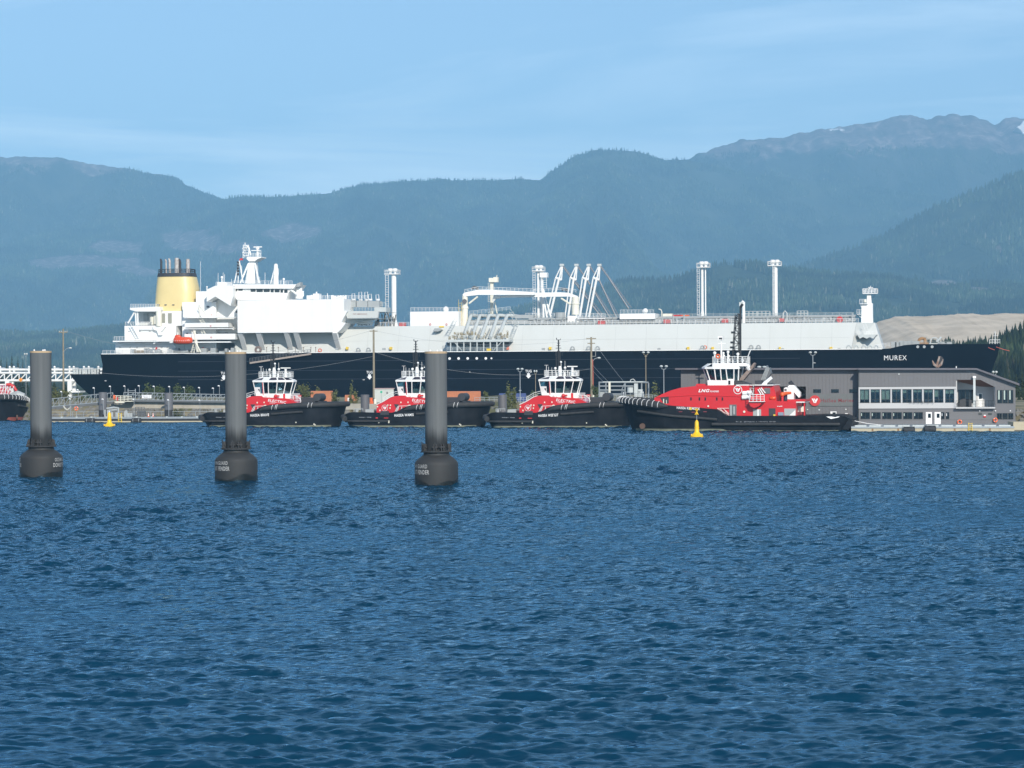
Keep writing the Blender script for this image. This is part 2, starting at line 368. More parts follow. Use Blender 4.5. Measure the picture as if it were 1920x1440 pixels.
for k in range(nw):
    lam = 0.32*(10/0.32)**(k/(nw-1))*wr.uniform(.93, 1.07)
    th = R(81) + wr.normal(0, R(27)); kx, ky = math.cos(th)*2*math.pi/lam, math.sin(th)*2*math.pi/lam
    amp = .0088*lam**.55*math.exp(-(max(0, lam-1.5)/2.2)**2)*(1 + .55*min(1, max(0, (lam-.7)/.6)))
    lod = np.clip(lam/(1.6*step) - .35, 0, 1)
    LOST += (amp*2*math.pi/lam)**2/2*(1-lod[:, ncol//2]**2)
    ph = kx*XX + ky*DD + wr.uniform(0, 6.28)
    a = amp*lod*gust
    ZZ += a*np.cos(ph)
    OX -= .4*a*math.cos(th)*np.sin(ph); OY -= .4*a*math.sin(th)*np.sin(ph)
water = grid_mesh('water', XX+OX, DD+OY, ZZ, WATER)
ca = water.data.attributes.new('chop', 'FLOAT', 'POINT'); ca.data.foreach_set('value', np.repeat(np.sqrt(LOST), ncol).astype(np.float32))
# the calm outer sheet: all around, to the horizon
me = bpy.data.meshes.new('water_sheet')
xs = [-60000, -9000, -400, 400, 9000, 60000]; 
mbw = MB()
def quad(x0, x1, y0, y1): mbw.add([(x0, y0, -.02), (x1, y0, -.02), (x1, y1, -.02), (x0, y1, -.02)], [(0, 1, 2, 3)])
w0, w1 = XX[0, -1]-.3, XX[-1, -1]-1.0; d0, d1 = ds[0]+.3, ds[-1]-1.5
mbw.add([(-w0, d0, -.02), (w0, d0, -.02), (w1, d1, -.02), (-w1, d1, -.02), (-40000, d0, -.02), (40000, d0, -.02), (40000, d1, -.02), (-40000, d1, -.02)], [(4, 0, 3, 7), (1, 5, 6, 2)])
quad(-40000, 40000, -20000, d0); quad(-40000, 40000, d1, 2600)
import bmesh
bm = bmesh.new(); bm.from_mesh(water.data)
tmp = bpy.data.meshes.new('sheet'); tmp.from_pydata(mbw.v, [], mbw.f); bm.from_mesh(tmp); bm.to_mesh(water.data); bm.free(); bpy.data.meshes.remove(tmp)
cv = np.zeros(len(water.data.vertices), np.float32); water.data.attributes['chop'].data.foreach_get('value', cv); cv[-len(mbw.v):] = .12; water.data.attributes['chop'].data.foreach_set('value', cv)
water['kind'] = 'structure'; water['label'] = 'choppy deep blue harbour water ruffled by wind'

# ------------------------------------------------------------------ hills and mountains
def ridge_mat(name, forest, alt, bare=None, bare_z=None, clear=None, snow=None, nscale=.004):
    m = bpy.data.materials.new(name); m.use_nodes = True; t = m.node_tree; b = t.nodes['Principled BSDF']; b.inputs['Roughness'].default_value = .95; b.inputs['Specular IOR Level'].default_value = .1
    tcn = N(t, 'ShaderNodeTexCoord')
    n1 = N(t, 'ShaderNodeTexNoise'); n1.inputs['Scale'].default_value = nscale; n1.inputs['Detail'].default_value = 8; n1.inputs['Roughness'].default_value = .6; t.links.new(tcn.outputs['Object'], n1.inputs['Vector'])
    r = N(t, 'ShaderNodeMapRange'); r.inputs[1].default_value = .38; r.inputs[2].default_value = .62; t.links.new(n1.outputs[0], r.inputs[0])
    mxx = N(t, 'ShaderNodeMixRGB'); mxx.inputs[1].default_value = (*forest, 1); mxx.inputs[2].default_value = (*alt, 1); t.links.new(r.outputs[0], mxx.inputs[0]); out = mxx.outputs[0]
    sp = N(t, 'ShaderNodeSeparateXYZ'); t.links.new(tcn.outputs['Object'], sp.inputs[0])
    if bare:
        n2 = N(t, 'ShaderNodeTexNoise'); n2.inputs['Scale'].default_value = .0042; n2.inputs['Detail'].default_value = 9; n2.inputs['Roughness'].default_value = .68; t.links.new(tcn.outputs['Object'], n2.inputs['Vector'])
        h = N(t, 'ShaderNodeMapRange'); h.inputs[1].default_value = bare_z[0]; h.inputs[2].default_value = bare_z[1]; h.inputs[3].default_value = -.30; h.inputs[4].default_value = .12; t.links.new(sp.outputs['Z'], h.inputs[0])
        s = N(t, 'ShaderNodeMath', operation='ADD'); t.links.new(n2.outputs[0], s.inputs[0]); t.links.new(h.outputs[0], s.inputs[1])
        r2 = N(t, 'ShaderNodeMapRange'); r2.inputs[1].default_value = .47; r2.inputs[2].default_value = .56; t.links.new(s.outputs[0], r2.inputs[0])
        n5 = N(t, 'ShaderNodeTexNoise'); n5.inputs['Scale'].default_value = .011; n5.inputs['Detail'].default_value = 9; n5.inputs['Roughness'].default_value = .7; n5.inputs['Distortion'].default_value = .8; t.links.new(tcn.outputs['Object'], n5.inputs['Vector'])
        rk5 = N(t, 'ShaderNodeValToRGB'); e5 = rk5.color_ramp.elements; e5[0].position = .36; e5[0].color = (*[c*.35 for c in bare], 1); e5[1].position = .66; e5[1].color = (*[min(.6, c*1.75) for c in bare], 1); e6 = e5.new(.52); e6.color = (*[c*.8 for c in bare], 1); t.links.new(n5.outputs[0], rk5.inputs[0])
        m2 = N(t, 'ShaderNodeMixRGB'); t.links.new(rk5.outputs[0], m2.inputs[2]); t.links.new(r2.outputs[0], m2.inputs[0]); t.links.new(out, m2.inputs[1]); out = m2.outputs[0]
    if snow:
        n3 = N(t, 'ShaderNodeTexNoise'); n3.inputs['Scale'].default_value = .008; n3.inputs['Detail'].default_value = 6; t.links.new(tcn.outputs['Object'], n3.inputs['Vector'])
        h3 = N(t, 'ShaderNodeMapRange'); h3.inputs[1].default_value = snow[0]; h3.inputs[2].default_value = snow[1]; h3.inputs[3].default_value = -.35; h3.inputs[4].default_value = 0; t.links.new(sp.outputs['Z'], h3.inputs[0])
        s3 = N(t, 'ShaderNodeMath', operation='ADD'); t.links.new(n3.outputs[0], s3.inputs[0]); t.links.new(h3.outputs[0], s3.inputs[1])
        r3 = N(t, 'ShaderNodeMapRange'); r3.inputs[1].default_value = .655; r3.inputs[2].default_value = .68; t.links.new(s3.outputs[0], r3.inputs[0])
        m3 = N(t, 'ShaderNodeMixRGB'); m3.inputs[2].default_value = (.75, .76, .78, 1); t.links.new(r3.outputs[0], m3.inputs[0]); t.links.new(out, m3.inputs[1]); out = m3.outputs[0]
    if clear is not None:                              # logged slopes: a vertex mask breaks up where stumps and soil show
        at_ = N(t, 'ShaderNodeAttribute', attribute_name='cleared')
        n4 = N(t, 'ShaderNodeTexNoise'); n4.inputs['Scale'].default_value = .03; n4.inputs['Detail'].default_value = 6; t.links.new(tcn.outputs['Object'], n4.inputs['Vector'])
        cr4 = N(t, 'ShaderNodeValToRGB'); cr4.color_ramp.elements[0].position = .48; cr4.color_ramp.elements[0].color = (*clear, 1); cr4.color_ramp.elements[1].position = .72; cr4.color_ramp.elements[1].color = (.33, .28, .26, 1); t.links.new(n4.outputs[0], cr4.inputs[0])
        n6 = N(t, 'ShaderNodeTexNoise'); n6.inputs['Scale'].default_value = .012; n6.inputs['Detail'].default_value = 8; n6.inputs['Roughness'].default_value = .65; t.links.new(tcn.outputs['Object'], n6.inputs['Vector'])
        a6 = N(t, 'ShaderNodeMath', operation='ADD'); t.links.new(at_.outputs['Fac'], a6.inputs[0]); t.links.new(n6.outputs[0], a6.inputs[1])
        r6 = N(t, 'ShaderNodeMapRange'); r6.inputs[1].default_value = .78; r6.inputs[2].default_value = 1.12; t.links.new(a6.outputs[0], r6.inputs[0])
        m4 = N(t, 'ShaderNodeMixRGB'); t.links.new(r6.outputs[0], m4.inputs[0]); t.links.new(out, m4.inputs[1]); t.links.new(cr4.outputs[0], m4.inputs[2]); out = m4.outputs[0]
    t.links.new(out, b.inputs['Base Color']); return m

class Ridge:
    """a mountain flank: crest height from the skyline, foot nearer to us, gullies in between"""
    def __init__(s, pts, D0, D1, gully=.10, seed=0, zfoot=2.0, p=1.15, back=900, gsc=260.0, th=0.0, rough=2.5):
        s.rough = rough
        s.px = np.array([p_[0] for p_ in pts], float); s.py = np.array([p_[1] for p_ in pts], float)
        s.D0, s.D1, s.g, s.seed, s.zf, s.p, s.back, s.gsc = D0, D1, gully, seed, zfoot, p, back, gsc
        hz = Y0 - math.tan(ROLL)*(s.px-CX)
        s.X = (s.px-CX)/F*D1; s.Z = CH + (hz-s.py)/F*D1 - th
    def crest(s, X):
        k = s.D1/F
        return np.interp(X, s.X, s.Z) + fbm(X/(16*k), X*0+s.seed*.37, 4, s.seed+9)*s.rough*k
    def z(s, X, t):
        zc = s.crest(X)
        tt = np.clip(t, 0, 1)
        w = np.sin(np.pi*np.clip(tt, 0, 1)**.9)
        gul = (1-2*np.abs(fbm(X/s.gsc, tt*1.1+X/s.gsc*.25, 4, s.seed))) - .75
        z = s.zf + (zc-s.zf)*np.clip(tt**s.p + s.g*w*gul*1.6, 0, None)
        z = np.where(t > 1, zc - (t-1)*s.back*.6, z)
        return z + fbm(X/60, t*14, 3, s.seed+3)*.012*(zc-s.zf)*(.25+w)
    def mesh(s, name, material, nx=330, nt=95, clear=None):
        X = np.linspace(s.X[0], s.X[-1], nx); T = np.concatenate([np.linspace(-.02, 1, nt), [1.05, 1.3, 2.0]])
        TT, XG = np.meshgrid(T, X, indexing='ij')
        o = grid_mesh(name, XG, s.D0+(s.D1-s.D0)*TT, s.z(XG, TT), material)
        if clear is not None:
            a = o.data.attributes.new('cleared', 'FLOAT', 'POINT'); a.data.foreach_set('value', clear(XG, s.D0+(s.D1-s.D0)*TT, s.z(XG, TT)).ravel().astype(np.float32))
        o['kind'] = 'structure'; return o
    def scatter(s, n, seed, keep=None, tmin=0.0, tmax=1.0, xr=None):
        r = np.random.default_rng(seed); x0, x1 = xr or (s.X[0], s.X[-1])
        X = r.uniform(x0, x1, n); T = r.uniform(tmin, tmax, n); Y = s.D0+(s.D1-s.D0)*T; Z = s.z(X, T)
        k = np.ones(n, bool) if keep is None else keep(X, Y, Z)
        return np.stack([X, Y, Z], -1)[k]

def photo_xy(X, Y, Z):                                   # where a place shows, to find logged patches and bare ground
    dx, dz = X, Z-CH
    sx_ = dx*math.cos(ROLL)-dz*math.sin(ROLL); sz_ = dx*math.sin(ROLL)+dz*math.cos(ROLL)
    return CX+F*sx_/Y, Y0-F*sz_/Y

FOREST = (.012, .022, .011); FOREST2 = (.060, .072, .042)  # forest tones; their strong contrast also stands in for relief shading
RA = Ridge([(1000, 420), (1180, 330), (1290, 298), (1330, 282), (1390, 264), (1460, 258), (1530, 245), (1580, 237), (1640, 227), (1690, 213), (1730, 224), (1780, 215), (1830, 216), (1868, 236), (1890, 221), (1920, 219), (2050, 205), (2250, 240)], 12500, 16000, .20, 21, gsc=700, rough=7)
RB = Ridge([(-100, 480), (120, 425), (300, 392), (415, 371), (455, 366), (520, 366), (610, 360), (690, 342), (760, 337), (830, 332), (900, 336), (960, 333), (1015, 334), (1045, 312), (1080, 290), (1110, 280), (1160, 277), (1205, 283), (1250, 297), (1290, 296), (1400, 320), (1600, 345), (1920, 385), (2250, 420)], 10200, 15000, .19, 31, gsc=560, th=10)
RC = Ridge([(-400, 330), (-150, 300), (0, 295), (60, 294), (120, 296), (170, 309), (215, 311), (300, 328), (330, 333), (355, 348), (385, 362), (420, 372), (520, 410), (800, 480)], 12500, 16000, .20, 41, gsc=640, rough=4.5)
RD = Ridge([(800, 690), (1100, 640), (1380, 545), (1470, 505), (1530, 486), (1590, 463), (1660, 436), (1700, 412), (1745, 388), (1790, 371), (1850, 345), (1890, 326), (1930, 314), (2100, 270), (2300, 260)], 7600, 11000, .10, 51, gsc=400, th=14)
RE = Ridge([(350, 688), (620, 650), (720, 622), (860, 600), (960, 578), (1050, 556), (1130, 533), (1180, 520), (1260, 519), (1300, 506), (1350, 489), (1410, 489), (1470, 500), (1560, 508), (1640, 512), (1760, 522), (1920, 530), (2200, 540)], 5600, 8400, .08, 61, gsc=320, th=14)
RF = Ridge([(-400, 600), (-150, 612), (0, 620), (80, 622), (160, 616), (260, 606), (360, 622), (500, 640), (640, 655), (900, 680)], 5600, 8000, .08, 71, gsc=320, th=14)
RG = Ridge([(1560, 655), (1630, 612), (1650, 603), (1675, 595), (1710, 592), (1760, 592), (1810, 588), (1850, 590), (1900, 588), (1960, 586), (2150, 590)], 1450, 1800, .12, 81, p=.9, zfoot=6, back=200, gsc=70)
RH = Ridge([(1630, 690), (1680, 668), (1705, 648), (1760, 640), (1800, 646), (1830, 640), (1870, 628), (1900, 615), (1940, 606), (2150, 590)], 1180, 1380, .04, 91, zfoot=4, back=60, gsc=60, th=7)

def blob(px, py, cx, cy, rx, ry): return np.clip(1.4-1.4*np.sqrt(((px-cx)/rx)**2+((py-cy)/ry)**2), 0, 1)
def cleared_left(X, Y, Z):
    px, py = photo_xy(X, Y, Z); n = fbm(X/130, Z/55, 4, 77)*1.1
    m = np.maximum.reduce([blob(px, py, 545, 440, 75, 26), blob(px, py, 370, 455, 85, 32), blob(px, py, 225, 462, 70, 20), blob(px, py, 150, 492, 150, 15), blob(px, py, 260, 508, 60, 14), blob(px, py, 455, 462, 60, 22)])
    return np.clip((m+n*.8-.25)*1.6, 0, .9)*(m > .02)
def cleared_right(X, Y, Z):
    px, py = photo_xy(X, Y, Z); n = fbm(X/100, Z/40, 4, 78)
    m = np.maximum.reduce([blob(px, py, 1765, 532, 55, 14), blob(px, py, 1872, 470, 12, 14), blob(px, py, 1840, 545, 40, 8)])
    return np.clip((m+n-.3)*1.8, 0, .9)*(m > .02)
mA = ridge_mat('alpine slope', (.014, .022, .014), (.055, .06, .045), bare=(.19, .15, .145), bare_z=(1120, 1330), snow=(1230, 1430), nscale=.003)
mB = ridge_mat('forested slope', FOREST, FOREST2, bare=(.17, .135, .125), bare_z=(1100, 1350), clear=(.105, .085, .075))
mC = ridge_mat('far rounded slope', (.014, .024, .014), (.055, .065, .04), bare=(.20, .165, .15), bare_z=(1020, 1260))
mD = ridge_mat('near hill slope', (.016, .028, .013), (.05, .065, .025), clear=(.17, .13, .10), nscale=.01)
mS = ridge_mat('sand heap', (.68, .57, .44), (.54, .45, .34), nscale=.05)
for rg, nm, mt_, cl, lb in ((RA, 'mountain', mA, None, 'bare rocky mountain crest with snow patches'), (RB, 'mountain', mB, cleared_left, 'long dark forested mountain flank'), (RC, 'mountain', mC, None, 'rounded far mountain'),
                   (RD, 'hill', mD, cleared_right, 'wooded hill'), (RE, 'hill', mD, cleared_right, 'low wooded foothill'), (RF, 'hill', mD, None, 'low wooded foothill beyond the stern'), (RG, 'sand_heap', mS, None, 'long pale sand and gravel heap'), (RH, 'hill', mD, None, 'wooded rise in front of the sand heap')):
    o = rg.mesh(nm, mt_, clear=cl); o['label'] = lb
# snowfield on the peak at the right edge
def snow_patch(px, py, D, w, h, seed):
    r = random.Random(seed); mb = MB(); c = at(px, py, D); k = D/F
    pts = []
    for i in range(14):
        a = 2*math.pi*i/14; q = r.uniform(.6, 1.1); pts.append((c.x+w*k*q*math.cos(a), c.z+h*k*q*math.sin(a)))
    ring0 = [(x, c.y-6, z) for x, z in pts]; ring1 = [(c.x+(x-c.x)*1.1, c.y+90, c.z+(z-c.z)*1.1-20) for x, z in pts]
    mb.loft([ring1, ring0]); return mb
o = snow_patch(1922, 238, 15700, 16, 13, 3).build('snowfield', mat('old snow', (.78, .79, .82), .8, var=.08, scale=.02)); o['kind'] = 'structure'; o['label'] = 'white snowfield on the peak'

# ------------------------------------------------------------------ forests (a mass of conifers nobody could count)
def tree_mat(name, c0, c1):
    m = bpy.data.materials.new(name); m.use_nodes = True; t = m.node_tree; b = t.nodes['Principled BSDF']; b.inputs['Roughness'].default_value = .9; b.inputs['Specular IOR Level'].default_value = .1
    oi = N(t, 'ShaderNodeObjectInfo'); r = N(t, 'ShaderNodeValToRGB'); r.color_ramp.elements[0].color = (*c0, 1); r.color_ramp.elements[1].color = (*c1, 1)
    e = r.color_ramp.elements.new(.93); e.color = (*[c*.8+.004 for c in c1], 1); r.color_ramp.elements[2].color = (.13, .125, .09, 1)
    ge = N(t, 'ShaderNodeNewGeometry'); ns = N(t, 'ShaderNodeTexNoise'); ns.inputs['Scale'].default_value = .0028; ns.inputs['Detail'].default_value = 7; ns.inputs['Roughness'].default_value = .62; ns.inputs['Distortion'].default_value = .7; t.links.new(ge.outputs['Position'], ns.inputs['Vector'])
    ml = N(t, 'ShaderNodeMapRange'); ml.inputs[1].default_value = .38; ml.inputs[2].default_value = .64; ml.inputs[3].default_value = .35; ml.inputs[4].default_value = 2.3; t.links.new(ns.outputs[0], ml.inputs[0])  # tree stands; the strong patches also stand in for gully shading
    sc_ = N(t, 'ShaderNodeVectorMath', operation='SCALE'); t.links.new(r.outputs[0], sc_.inputs[0]); t.links.new(ml.outputs[0], sc_.inputs['Scale'])
    t.links.new(oi.outputs['Random'], r.inputs[0]); t.links.new(sc_.outputs[0], b.inputs['Base Color']); return m
FARTREE = tree_mat('far conifer needles', (.009, .018, .008), (.045, .066, .026))
def forest(name, pts, hmin, hmax, seed, label, slim=.17, material=FARTREE):
    r = np.random.default_rng(seed); n = len(pts)
    me = bpy.data.meshes.new(name); me.vertices.add(n); me.vertices.foreach_set('co', pts.astype(np.float32).ravel())
    hs = r.uniform(0, 1, n)**1.3*(hmax-hmin)+hmin
    sc = np.stack([hs*r.uniform(.7, 1.35, n), hs*r.uniform(.7, 1.35, n), hs], -1)
    a = me.attributes.new('size', 'FLOAT_VECTOR', 'POINT'); a.data.foreach_set('vector', sc.astype(np.float32).ravel())
    o = bpy.data.objects.new(name, me); COL.objects.link(o); me.materials.append(material)
    g = bpy.data.node_groups.new(name, 'GeometryNodeTree')
    g.interface.new_socket('Geometry', in_out='INPUT', socket_type='NodeSocketGeometry'); g.interface.new_socket('Geometry', in_out='OUTPUT', socket_type='NodeSocketGeometry')
    gi = g.nodes.new('NodeGroupInput'); go = g.nodes.new('NodeGroupOutput')
    jn = g.nodes.new('GeometryNodeJoinGeometry')
    for (r0, z0, z1, nv) in ((slim, .10, .55, 6), (slim*.78, .33, .78, 5), (slim*.5, .6, 1.0, 5)):
        c = g.nodes.new('GeometryNodeMeshCone'); c.fill_type = 'NONE'; c.inputs['Vertices'].default_value = nv; c.inputs['Radius Top'].default_value = 0; c.inputs['Radius Bottom'].default_value = r0; c.inputs['Depth'].default_value = z1-z0
        tr = g.nodes.new('GeometryNodeTransform'); tr.inputs['Translation'].default_value = (0, 0, z0); tr.inputs['Rotation'].default_value = (.06*nv-.3, .05, nv*1.3)
        g.links.new(c.outputs['Mesh'], tr.inputs['Geometry']); g.links.new(tr.outputs[0], jn.inputs[0])
    sm = g.nodes.new('GeometryNodeSetMaterial'); sm.inputs['Material'].default_value = material; g.links.new(jn.outputs[0], sm.inputs[0])
    ip = g.nodes.new('GeometryNodeInstanceOnPoints'); na = g.nodes.new('GeometryNodeInputNamedAttribute'); na.data_type = 'FLOAT_VECTOR'; na.inputs['Name'].default_value = 'size'
    rv = g.nodes.new('FunctionNodeRandomValue'); rv.data_type = 'FLOAT_VECTOR'; rv.inputs[0].default_value = (-.04, -.04, 0); rv.inputs[1].default_value = (.04, .04, 6.28)
    g.links.new(gi.outputs[0], ip.inputs['Points']); g.links.new(sm.outputs[0], ip.inputs['Instance']); g.links.new(rv.outputs[0], ip.inputs['Rotation']); g.links.new(na.outputs[0], ip.inputs['Scale'])
    g.links.new(ip.outputs[0], go.inputs[0])
    md = o.modifiers.new('trees', 'NODES'); md.node_group = g
    o['kind'] = 'stuff'; o['label'] = label; return o
def inview(X, Y, Z, m=140):
    px, py = photo_xy(X, Y, Z); return (px > -m) & (px < 1920+m)
def thin(fr_, seed, bare=None, clear=None):
    def k(X, Y, Z):
        r = np.random.default_rng(seed).random(len(X)); ok = inview(X, Y, Z) & (r < np.clip(fr_ + 1.4*fbm(X/170, Y/170, 4, seed), .25, 1))
        if bare is not None: ok &= (Z + 300*fbm(X/200, Y/200, 4, seed+1) < bare)
        if clear is not None: ok &= clear(X, Y, Z) < .25
        return ok
    return k
forest('forest', RA.scatter(70000, 1, thin(.8, 1, bare=1220 )), 11, 22, 1, 'dark far forest below the rocky crest')
forest('forest', RB.scatter(220000, 2, thin(.9, 2, bare=1600, clear=cleared_left)), 10, 24, 2, 'dense forest on the long mountain flank')
forest('forest', RC.scatter(70000, 3, thin(.8, 3, bare=1130)), 11, 22, 3, 'forest on the rounded far mountain')
forest('forest', RD.scatter(120000, 4, thin(.9, 4, clear=cleared_right)), 12, 30, 4, 'conifer forest on the hill beyond the bow')
forest('forest', RE.scatter(150000, 5, thin(.9, 5, clear=cleared_right)), 11, 26, 5, 'conifer forest on the low foothill')
forest('forest', RF.scatter(110000, 6, thin(.9, 6)), 11, 25, 6, 'conifer forest on the foothill beyond the stern')
forest('forest', RH.scatter(7000, 7, thin(.95, 7)), 4, 11, 7, 'conifers in front of the sand heap')
# low ground between shore and hills
gl = MB(); gl.add([(-7000, 900, 1.2), (7000, 900, 1.2), (7000, 14000, 1.2), (-7000, 14000, 1.2)], [(0, 1, 2, 3)])
o = gl.build('ground', mD); o['kind'] = 'structure'; o['label'] = 'low wooded ground behind the tanker'

# ------------------------------------------------------------------ the shore with its rock slope
cx_ = np.array([-400, -130, -60, -10, 22, 45, 70, 92, 106, 130, 300]); cd_ = np.array([590, 578, 572, 566, 552, 530, 500, 474, 455, 436, 400])
GX, GY = np.meshgrid(np.arange(-330, 260, 2.7), np.arange(396, 760, 2.7))
dist = (GY - np.interp(GX, cx_, cd_))*.9
zt = 3.1 + 1.0*fbm(GX/25, GY/25, 3, 15)
sm_ = lambda x: np.clip(x, 0, 1)**2*(3-2*np.clip(x, 0, 1))
GZ = -2 + (zt+2)*sm_((dist+3)/13)*sm_((752-GY)/10)
gm = bpy.data.materials.new('shore ground'); gm.use_nodes = True; t = gm.node_tree; b = t.nodes['Principled BSDF']; b.inputs['Roughness'].default_value = .95
tcn = N(t, 'ShaderNodeTexCoord'); n1 = N(t, 'ShaderNodeTexNoise'); n1.inputs['Scale'].default_value = .12; n1.inputs['Detail'].default_value = 7; t.links.new(tcn.outputs['Object'], n1.inputs['Vector'])
cr_ = N(t, 'ShaderNodeValToRGB'); e = cr_.color_ramp.elements; e[0].position = .38; e[0].color = (.10, .10, .045, 1); e[1].position = .62; e[1].color = (.26, .22, .14, 1); k_ = e.new(.5); k_.color = (.20, .165, .09, 1)
t.links.new(n1.outputs[0], cr_.inputs[0]); t.links.new(cr_.outputs[0], b.inputs['Base Color'])
o = grid_mesh('ground', GX, GY, GZ, gm); o['kind'] = 'structure'; o['label'] = 'tan gravel shore behind the floating dock'
rk = MB(); rr = random.Random(5)
ico = [(0, 0, -1), (.72, -.53, -.45), (-.28, -.85, -.45), (-.89, 0, -.45), (-.28, .85, -.45), (.72, .53, -.45), (.28, -.85, .45), (-.72, -.53, .45), (-.72, .53, .45), (.28, .85, .45), (.89, 0, .45), (0, 0, 1)]
icf = [(0, 1, 2), (1, 0, 5), (0, 2, 3), (0, 3, 4), (0, 4, 5), (1, 5, 10), (2, 1, 6), (3, 2, 7), (4, 3, 8), (5, 4, 9), (1, 10, 6), (2, 6, 7), (3, 7, 8), (4, 8, 9), (5, 9, 10), (6, 10, 11), (7, 6, 11), (8, 7, 11), (9, 8, 11), (10, 9, 11)]
for i in range(5200):
    x = rr.uniform(-130, 125); d = rr.uniform(-2.0, 9.0)
    yc = float(np.interp(x, cx_, cd_)) + d
    zc = -2 + 5.1*float(sm_(np.array((d*.9+3)/13)))
    s_ = rr.uniform(.25, .75); q = [s_*rr.uniform(.6, 1.3) for _ in range(3)]
    rk.add([(x+a*q[0]*rr.uniform(.8, 1.2), yc+b_*q[1]*rr.uniform(.8, 1.2), zc+c*q[2]*.8) for a, b_, c in ico], icf)
o = rk.build('riprap', mat('riprap rock', (.21, .20, .18), .9, var=.4, scale=.4, dirt=(.07, .07, .055))); o['kind'] = 'stuff'; o['label'] = 'grey riprap rocks along the shore'
def ground_z(x, y):
    d = (y - float(np.interp(x, cx_, cd_)))*.9
    return -2 + 5.1*float(sm_(np.array((d+3)/13)))

# ------------------------------------------------------------------ the hazy air
hz = MB().box(-8000, 8000, -120, 18500, -3.5, 1700).build('haze', bpy.data.materials.new('hazy air'))
hm = hz.data.materials[0]; hm.use_nodes = True; t = hm.node_tree; t.nodes.clear()
oo = N(t, 'ShaderNodeOutputMaterial'); pv = N(t, 'ShaderNodeVolumePrincipled'); pv.inputs['Color'].default_value = (.33, .675, 1.0, 1); pv.inputs['Density'].default_value = 7.4e-5; pv.inputs['Anisotropy'].default_value = -0.2
t.links.new(pv.outputs[0], oo.inputs['Volume'])
hz['kind'] = 'stuff'; hz['label'] = 'thin blue haze between the shore and the mountains'

# ================================================================== the tanker
S = Fr(1005, 838, -11.0)
ship = thing('lng_tanker', 'huge black and white gas tanker with a yellow funnel moored behind the tugs', 'ship', S)
BEAM = 46.0
def sz(py, px=1005, v=0): return S(px, py, v).z
def su(px, v=0): return S(px, 690, v).x
Z_DECK = (sz(663, 250)+sz(656, 1600))/2
u_st, u_lo, u_bow = su(191, 6), su(133, 10), su(1879, 23)
u_fc0, u_fc1 = su(1655, 4), su(1712, 6)                  # where the bow deck climbs
Z_FC = sz(645, 1790, 12); Z_STEP = sz(701.5, 160, 10)
def hb(s, zt):                                           # half breadth along the side, s 0 stern .. 1 bow; zt 0 waterline .. 1 deck
    b = 23.0
    if s < .10: b = 23*(0.80 + .20*math.sin(math.pi/2*s/.10))*(1-(1-zt)*.55*(1-s/.10))
    s0 = .80 - .06*(1-zt)
    if s > s0:
        q = (s-s0)/(1-s0); b = 23*max(0, 1-q**(2.6 if zt > .5 else 2.1))
    return max(b, .05)
def hull_rings(us, ub, zlist, ns=70, ztop=None):
    rings = []
    for i in range(ns+1):
        s = i/ns; side = []
        for k, zf in enumerate(zlist):
            side.append((zf, s))
        pts = []
        for zf, s_ in side:
            u0, u1 = us(zf), ub(zf); u = u0 + (u1-u0)*s_
            z = zf
            if ztop is not None and zf == zlist[-1]: z = ztop(u)
            zt = max(0, min(1, zf/Z_DECK)); b = hb(s_, zt); pts.append((u, b, z))
        rings.append([(u, 23-b, z) for u, b, z in pts] + [(u, 23+b, z) for u, b, z in reversed(pts)])
    return rings
def ub(z):                                               # raked stem, measured from the waterline up
    return u_bow - (1-max(0, min(1, z/Z_FC)))**1.0*(u_bow-su(1838, 23))
def us_low(z): return u_lo + (1-max(0, min(1, z/Z_STEP)))**1.3*(su(178, 10)-u_lo)
def us_up(z): return u_st - (0 if z > Z_STEP+3 else (Z_STEP+3-z)/3*1.0)
def sheer(u):
    q = max(0, min(1, (u-u_fc0)/(u_fc1-u_fc0))); return Z_DECK + (Z_FC-Z_DECK)*q*q*(3-2*q)
m = MB()
m.loft(hull_rings(us_low, ub, [-3, 0, Z_STEP*.35, Z_STEP*.7, Z_STEP]))
m.loft(hull_rings(us_up, ub, [Z_STEP-.01, Z_STEP+3, Z_STEP+.55*(Z_DECK-Z_STEP)+1, Z_DECK], ztop=sheer))
hull = m.build('hull', NAVY, ship, smooth=35)
m = MB(); 
for s0 in (.12, .3, .46, .62):                           # plate seams standing a little proud
    pass
for zz in (Z_DECK-2.6, Z_DECK-5.6, Z_DECK-8.4):
    m.box(u_st+28, su(1500), -.03, .02, zz-.05, zz+.05)
m.build('hull_seam', mat('navy seam paint', (.028, .036, .055), .4, var=.3, scale=.05), hull)
m = MB(); m.box(u_st+2, u_fc0, 0.02, .3, Z_DECK-.02, Z_DECK+.22); m.build('deck_edge', WHITE, hull)
# lettering and marks on the hull side
m = MB()
p0 = S(1657, 675.5, .4); p1 = S(1699, 666.2, .4); text_plate(m, 'MUREX', (p0.x, p0.z), p1.x-p0.x, p1.z-p0.z, 0, .0)
def hull_v(u, z):                                        # where the near side of the hull is
    s_ = (u-us_up(z))/(ub(z)-us_up(z)); return 23-hb(min(1, max(0, s_)), max(0, min(1, z/Z_DECK)))
m.v = [(x, hull_v(x, z)-.12, z) for x, y, z in m.v]; m.build('name_lettering', WLETTER, hull)
for px, py in ((419.7, 707), (693, 705.5), (991, 703.5)):
    m = MB(); c = S(px, py, 0); k = .62
    m.add([(c.x+a*k, -.06, c.z+b_*k) for a, b_ in ((-.7, 1.0), (.7, 1.0), (.7, -.2), (1.4, -.2), (0, -1.7), (-1.4, -.2), (-.7, -.2))], [(0, 1, 2, 3, 4, 5, 6)])
    text_plate(m, 'TUG', (c.x-1.0, c.z+.85), 2.0, .85, -.06, .02); m.build('tug_mark', WLETTER, hull)
